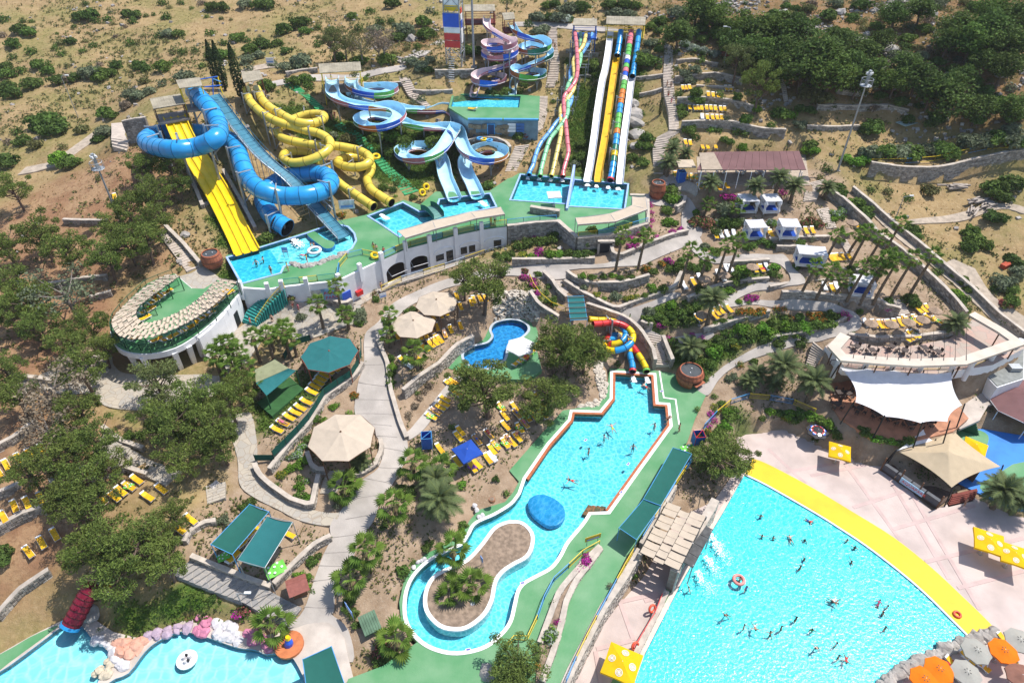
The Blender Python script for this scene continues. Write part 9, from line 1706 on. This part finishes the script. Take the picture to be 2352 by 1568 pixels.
# ================================================================ PEOPLE
SKIN=[mat('skin_tan',(.44,.235,.15),.6,.06),mat('skin_fair',(.56,.34,.25),.6,.06),mat('skin_brown',(.27,.135,.085),.6,.06)];HAIR=mat('dark_hair',(.03,.022,.018),.7);
SW={c:mat('swimwear_'+c,v,.7,.05)for c,v in{'black':(.02,.02,.025),'blue':(.03,.10,.40),'red':(.55,.03,.03),'pink':(.70,.12,.25),'yellow':(.80,.60,.03),'green':(.08,.35,.10),'white':(.7,.7,.7),'lime':(.45,.65,.05)}.items()}
def body_mesh(pose):
 J={'pelvis':(0,0,.93),'waist':(0,0,1.08),'chest':(0,0,1.3),'neck':(0,0,1.47),'head':(0,.01,1.58),'crown':(0,.01,1.72)}
 A={'stand':dict(sh=(.19,1.4),el=(.25,.02,1.12),ha=(.27,-.08,.86),kn=(.1,0,.5),an=(.1,.03,.08)),'walk':dict(sh=(.19,1.4),el=(.25,.08,1.13),ha=(.26,-.1,.92),kn=(.1,-.12,.5),an=(.1,.1,.09)),'swim':dict(sh=(.19,1.42),el=(.45,-.03,1.5),ha=(.66,-.08,1.62),kn=(.2,.02,.52),an=(.3,.1,.14)),'wade':dict(sh=(.19,1.4),el=(.38,-.12,1.22),ha=(.42,-.34,1.12),kn=(.11,-.05,.5),an=(.12,.08,.08)),'sit':dict(sh=(.19,1.4),el=(.25,-.05,1.14),ha=(.2,-.28,1.0),kn=(.12,-.44,.9),an=(.12,-.5,.48))}[pose]
 vs=[];ed=[];rad=[]
 def add(p,r_,par=None):vs.append(p);rad.append(r_);(ed.append((par,len(vs)-1))if par is not None else None);return len(vs)-1
 pe=add(J['pelvis'],.145);wa=add(J['waist'],.125,pe);ch=add(J['chest'],.155,wa);ne=add(J['neck'],.06,ch);h0=add(J['head'],.098,ne);add(J['crown'],.075,h0)
 for i,s_ in enumerate((-1,1)):
  m=-1 if pose=='walk' and i else 1;f=lambda p:(s_*p[0],p[1]*m,p[2]);sh=add((s_*A['sh'][0],0,A['sh'][1]),.068,ch);el=add(f(A['el']),.045,sh);ha=add(f(A['ha']),.034,el);d=Vector(f(A['ha']))-Vector(f(A['el']));d.normalize();add(tuple(Vector(f(A['ha']))+d*.14),.03,ha)
  hi=add((s_*.1,0,.84),.095,pe);kn=add(f(A['kn']),.065,hi);an=add(f(A['an']),.04,kn);add((f(A['an'])[0],f(A['an'])[1]-.16,A['an'][2]-.04),.035,an)
 me=bpy.data.meshes.new('body');me.from_pydata(vs,ed,[]);ob=bpy.data.objects.new('body_tmp',me);COL.objects.link(ob);md=ob.modifiers.new('s','SKIN');md.use_smooth_shade=True
 for v,r_ in zip(me.skin_vertices[0].data,rad):v.radius=(r_,r_*.78 if r_>.11 else r_)
 me.skin_vertices[0].data[0].use_root=True;sb=ob.modifiers.new('d','SUBSURF');sb.levels=1;sb.render_levels=1
 out=bpy.data.meshes.new_from_object(ob.evaluated_get(bpy.context.evaluated_depsgraph_get()));bpy.data.objects.remove(ob);bpy.data.meshes.remove(me);out.name='person_body'
 for m in(SKIN[0],SW['blue'],SW['red']):out.materials.append(m)
 lo=.78 if pose!='sit' else.8
 for p in out.polygons:
  c=p.center;p.material_index=1 if lo<c.z<1.03 and abs(c.x)<.23 and(pose!='sit' or c.y>-.25)else 2 if 1.2<c.z<1.46 and abs(c.x)<.21 else 0
 hb=MB();n=10
 for i in range(5):
  pass
 R_=[[Vector((.112*math.cos(6.2832*j/n)*math.cos(a),.012+.118*math.sin(6.2832*j/n)*math.cos(a)+.012,1.625+.125*math.sin(a)))for j in range(n)]for a in(-.15,.3,.75,1.15,1.5)];loft(hb,R_);hb.add(R_[-1],[tuple(range(n))]);return out,hb.mesh('hair',HAIR,True)
BM={p:body_mesh(p)for p in('stand','walk','swim','wade','sit')}
def person(lab,u,v,pose,z,sw='blue',top=None,skin=0,rot=None,lie=None,ht=1.0,grp=None):
 """u, v: the feet (or the waist in water); lie: None upright, else tilt towards the back"""
 p=P(u,v,z)if z is not None else G(u,v);o=thing('person',lab,'person',p,rnd.uniform(0,6.28)if rot is None else rot,grp);o.scale=(ht,)*3
 b=inst('body',BM[pose][0],o);h=inst('hair',BM[pose][1],o)
 for c in(b,h):
  if lie is not None:c.rotation_euler=(lie,0,0);c.location=(0,.9*math.sin(lie),-.9*math.cos(lie)+.02 if abs(lie)>1 else-.95*math.cos(lie)*.98)
 for i,m in enumerate((SKIN[skin],SW[sw],SW[top]if top else SKIN[skin])):b.material_slots[i].link='OBJECT';b.material_slots[i].material=m
 return o
Q=lambda c,r,x,y:(588*c+x/4,392*r+y/4)
wz=WAVE_Z-.08
for c,r,x,y,ps,sw,top,lab,lie in((3,3,365,75,'swim','blue','red','swimmer floating on the back with arms spread near the yellow apron',-1.35),(3,3,45,260,'wade','black',None,'bather leaning forward left of the floating man',.4),(3,3,210,255,'swim','black',None,'man in black trunks floating flat',-1.45),(3,3,335,268,'wade','black','black','bather in dark swimsuit right of the floating man',.3),(3,3,698,310,'wade','black',None,'taller of two waders closest to the yellow apron',None),(3,3,770,375,'wade','black','black','shorter of two waders closest to the yellow apron',None),(3,3,765,475,'swim','black',None,'swimmer with only the head above water below the two waders',.2),(3,3,318,450,'swim','blue',None,'child swimming in the middle of the wave pool, upper',.2),(3,3,275,550,'wade','black',None,'dark haired wader in the middle of the wave pool',None),(3,3,590,820,'swim','black',None,'swimmer in a splashing pair',-1.2),(3,3,620,800,'swim','white','white','paler swimmer in a splashing pair',-1.3),(3,3,1010,850,'wade','pink','pink','woman in pink swimsuit wading above another pair',-.8),(3,3,1065,915,'wade','white','white','woman in white wading in the pair near the apron',None),(3,3,1025,975,'wade','red',None,'child in the pair near the apron',None),(3,3,1045,1110,'wade','pink',None,'wader in pink shorts with long shadow',None),(3,3,235,1020,'wade','black','black','wader in dark shirt amid the glittering water',None),(3,3,400,1085,'swim','green','green','swimmer in green amid the glittering water',.3),(3,3,100,1105,'wade','black',None,'bather at left amid the glittering water',None),(3,3,20,1130,'swim','red',None,'bather with raised arm amid the glittering water',.3),(3,3,455,1240,'swim','black',None,'swimmer with both arms stretched wide, dark trunks',-.9),(3,3,600,1255,'wade','white','white','bather in white beside the wide armed swimmer',None),(3,3,720,1340,'swim','red','red','swimmer in red bikini spread on the water',-1.35),(3,3,620,1370,'wade','black',None,'dark haired bather beside the red bikini swimmer',None),(2,3,2265,85,'wade','blue',None,'lone bather nearest the green canopy of the wave pool',None),(2,3,2290,240,'swim','black',None,'lone child swimming below the first lone bather',.2),(2,3,2085,640,'wade','black',None,'bather leaning into the pink swim ring',.6),(2,3,2135,740,'wade','blue','blue','mother holding a child beside the pink swim ring',None),(2,3,1630,710,'swim','black',None,'swimmer at the foaming pool edge',.3),(2,3,1975,940,'swim','black',None,'swimmer right of the foam, upper',-.9),(2,3,2230,1045,'swim','white',None,'pale swimmer right of the foam, right one',-1.2),(2,3,2115,1090,'wade','black',None,'bather right of the foam, lower',None)):
 u,v=Q(c,r,x,y);dp={'wade':.93,'swim':1.15}[ps];person('wave pool '+lab,u,v,ps,wz-(0 if lie is not None and abs(lie)>.75 else dp if lie is None else.35),sw,top,rnd.randrange(3),lie=lie,ht=.88)
for x,y,ps,sw,top,lab,lie in((1235,420,'swim','red',None,'swimmer splashing out of the spiral tubes',-1.2),(925,800,'swim','lime',None,'man in lime shorts floating on the back',-1.4),(1300,825,'wade','white',None,'bather near the right pool wall',None),(1435,755,'wade','black',None,'bather at the pool ladder, upper',None),(1415,790,'wade','blue',None,'bather at the pool ladder, lower',None),(840,930,'wade','white','white','bather in the centre of the main pool',None),(1105,1020,'wade','blue',None,'boy in blue shorts in the main pool',None),(700,1055,'wade','black',None,'dark haired bather left in the main pool',None),(555,1280,'swim','red','black','diver gliding near the blue mound',1.3)):
 u,v=Q(2,2,x,y);person('main pool '+lab,u,v,ps,-.12-(0 if lie else.93),sw,top,rnd.randrange(2),lie=lie)
u,v=Q(2,2,1530,828);person('man in dark red shorts walking on the green deck of the main pool',u,v,'walk',0,'red',rot=1.2)
for x,y,ps,z,sw,top,lab,lie in((15,900,'wade',10.0,'black',None,'bather low in the left slide pool',None),(80,870,'wade',9.9,'black',None,'bather raising an arm in the left slide pool',None),(145,955,'stand',11,'black',None,'bather in black shorts on the edge of the left slide pool',None),(298,925,'walk',11,'yellow','yellow','lifeguard in yellow walking on the rocks by the left slide pool',None),(475,850,'stand',10.9,'red','yellow','lifeguard in yellow shirt and red shorts at the rock edge',None),(420,775,'swim',10.9,'pink','pink','bather in pink lying in the shallow slide pool',-1.4),(515,740,'wade',10.0,'black',None,'boy beside the white raft ring',None),(545,735,'wade',10.0,'red',None,'boy leaning on the white raft ring',None),(1085,740,'stand',11,'yellow',None,'taller bather beside the yellow ring on the deck',None),(1112,760,'stand',11,'green',None,'shorter bather beside the yellow ring on the deck',None),(1178,785,'stand',11,'black','red','lifeguard in red and yellow on the deck above the arches',None),(1155,1100,'walk',6.2,'black',None,'man in dark shorts walking below the open arch',None),(345,1270,'walk',None,'red',None,'man in red shorts below the AQUA PARK mural',None),(155,1400,'walk',None,'black',None,'man in dark shorts on the stone plaza below the teal steps',None),(398,1300,'stand',None,'pink','pink','child following the man in red shorts',None),(1530,245,'walk',11,'black',None,'bather carrying the lower yellow ring',None),(1570,185,'walk',11,'black',None,'bather carrying the upper yellow ring',None),(2160,500,'stand',11,'yellow','yellow','lifeguard in yellow under the long awning',None),(2195,495,'stand',11,'black','white','lifeguard in white cap under the long awning',None)):
 u,v=Q(1,1,x,y);person(lab,u,v,ps,z,sw,top,rnd.randrange(2),lie=lie)
for c,r,x,y,z,sw,top,lab in((2,1,1075,1390,None,'green','green','walker in green on the path above the spiral tubes'),(2,0,1420,815,None,'black',None,'bather climbing the long hill stairs, upper left'),(2,0,1455,820,None,'black',None,'bather climbing the long hill stairs, upper right'),(2,0,1432,905,None,'red',None,'bather climbing the long hill stairs, middle'),(2,0,1458,970,None,'pink','pink','child in pink on the long hill stairs'),(2,0,375,430,None,'black',None,'bather on the stairs beside the blue spiral slide, left'),(2,0,392,460,None,'black',None,'bather on the stairs beside the blue spiral slide, right'),(1,0,655,1090,None,'red',None,'first of three bathers resting by the upper yellow loop'),(1,0,700,1110,None,'red',None,'second of three bathers resting by the upper yellow loop'),(1,0,728,1095,None,'red','red','third of three bathers resting by the upper yellow loop'),(1,0,695,740,21.0,'yellow',None,'slider waiting at the open blue slide start'),(3,3,1900,330,WAVE_Z,'red','red','vendor in red beside the twin yellow parasols'),(3,2,1795,1510,WAVE_Z,'black',None,'bather walking by the timber steps of the plaza bar'),(3,3,2070,1350,WAVE_Z,'black',None,'guest between the khaki and orange parasols'),(0,1,2310,1420,None,'red','red','person in red coming down the teal steps'),(2,2,45,880,None,'red',None,'sunbather on the lounger nearest the pool pine')):
 u,v=Q(c,r,x,y);person(lab,u,v,'walk',z,sw,top,rnd.randrange(2),ht=.95)
for i,(c,r,x,y,hx,hy,sw,wh)in enumerate(((1,2,2030,920,-9,-10,'blue','right behind the blue parasol'),(1,2,2140,870,-9,-10,'red','near the trunk of the pool pine'),(1,2,2320,920,-9,-10,'black','far right of the blue parasol'),(2,2,115,770,-9,-10,'pink','under the pine by the main pool'),(2,2,45,680,-9,-10,'blue','left of the pine by the main pool'),(1,2,1650,660,-12,-6,'black','below the kidney pool'),(1,1,1615,1480,-5,-12,'red','between the beige parasols'),(1,1,1735,1515,-5,-12,'white','right of the beige parasols'),(1,2,253,765,-15,-6,'pink','low on the green fence lawn'),(3,1,1070,1430,-7,-9,'blue','in the long yellow row by the pergola'),(2,1,1740,1355,-8,-8,'black','beside the thick trunked palm'))):
 u,v=Q(c,r,x,y);p=G(u,v);a=P(u+hx,v+hy,p.z)-p;o=person('sunbather lying on a lounger '+wh,u,v,'stand',p.z,sw,sw if sw in('pink','red')else None,i%2,math.atan2(a.y,a.x)-1.571,-1.42);o.location=p+Vector((0,0,.56))
 # ================================================================ THIN HAZE VOLUME, ADDED TO LIFT THE SHADOWS
hm=bpy.data.materials.new('added_haze_air');hm.use_nodes=True;n=hm.node_tree.nodes;n.remove(n['Principled BSDF']);pv=n.new('ShaderNodeVolumePrincipled');pv.inputs['Color'].default_value=(.95,.96,1,1);pv.inputs['Density'].default_value=.00012;hm.node_tree.links.new(pv.outputs[0],n['Material Output'].inputs['Volume'])
zt=max(max(v.co.z for v in bpy.data.objects['far_hills'].data.vertices),float(TZ.max()),70)+6;mb=MB();mb.box((0,190,(zt-8)/2),(860,640,zt+8));stuff(mb.build('added_haze',hm))
finish_labels()
_tris=sum(len(o.data.polygons)*2 for o in S.objects if o.type=='MESH')
print('OBJECTS',len(S.objects),'approx tris incl copies',_tris,'unique',sum(len(m.polygons)*2 for m in bpy.data.meshes))
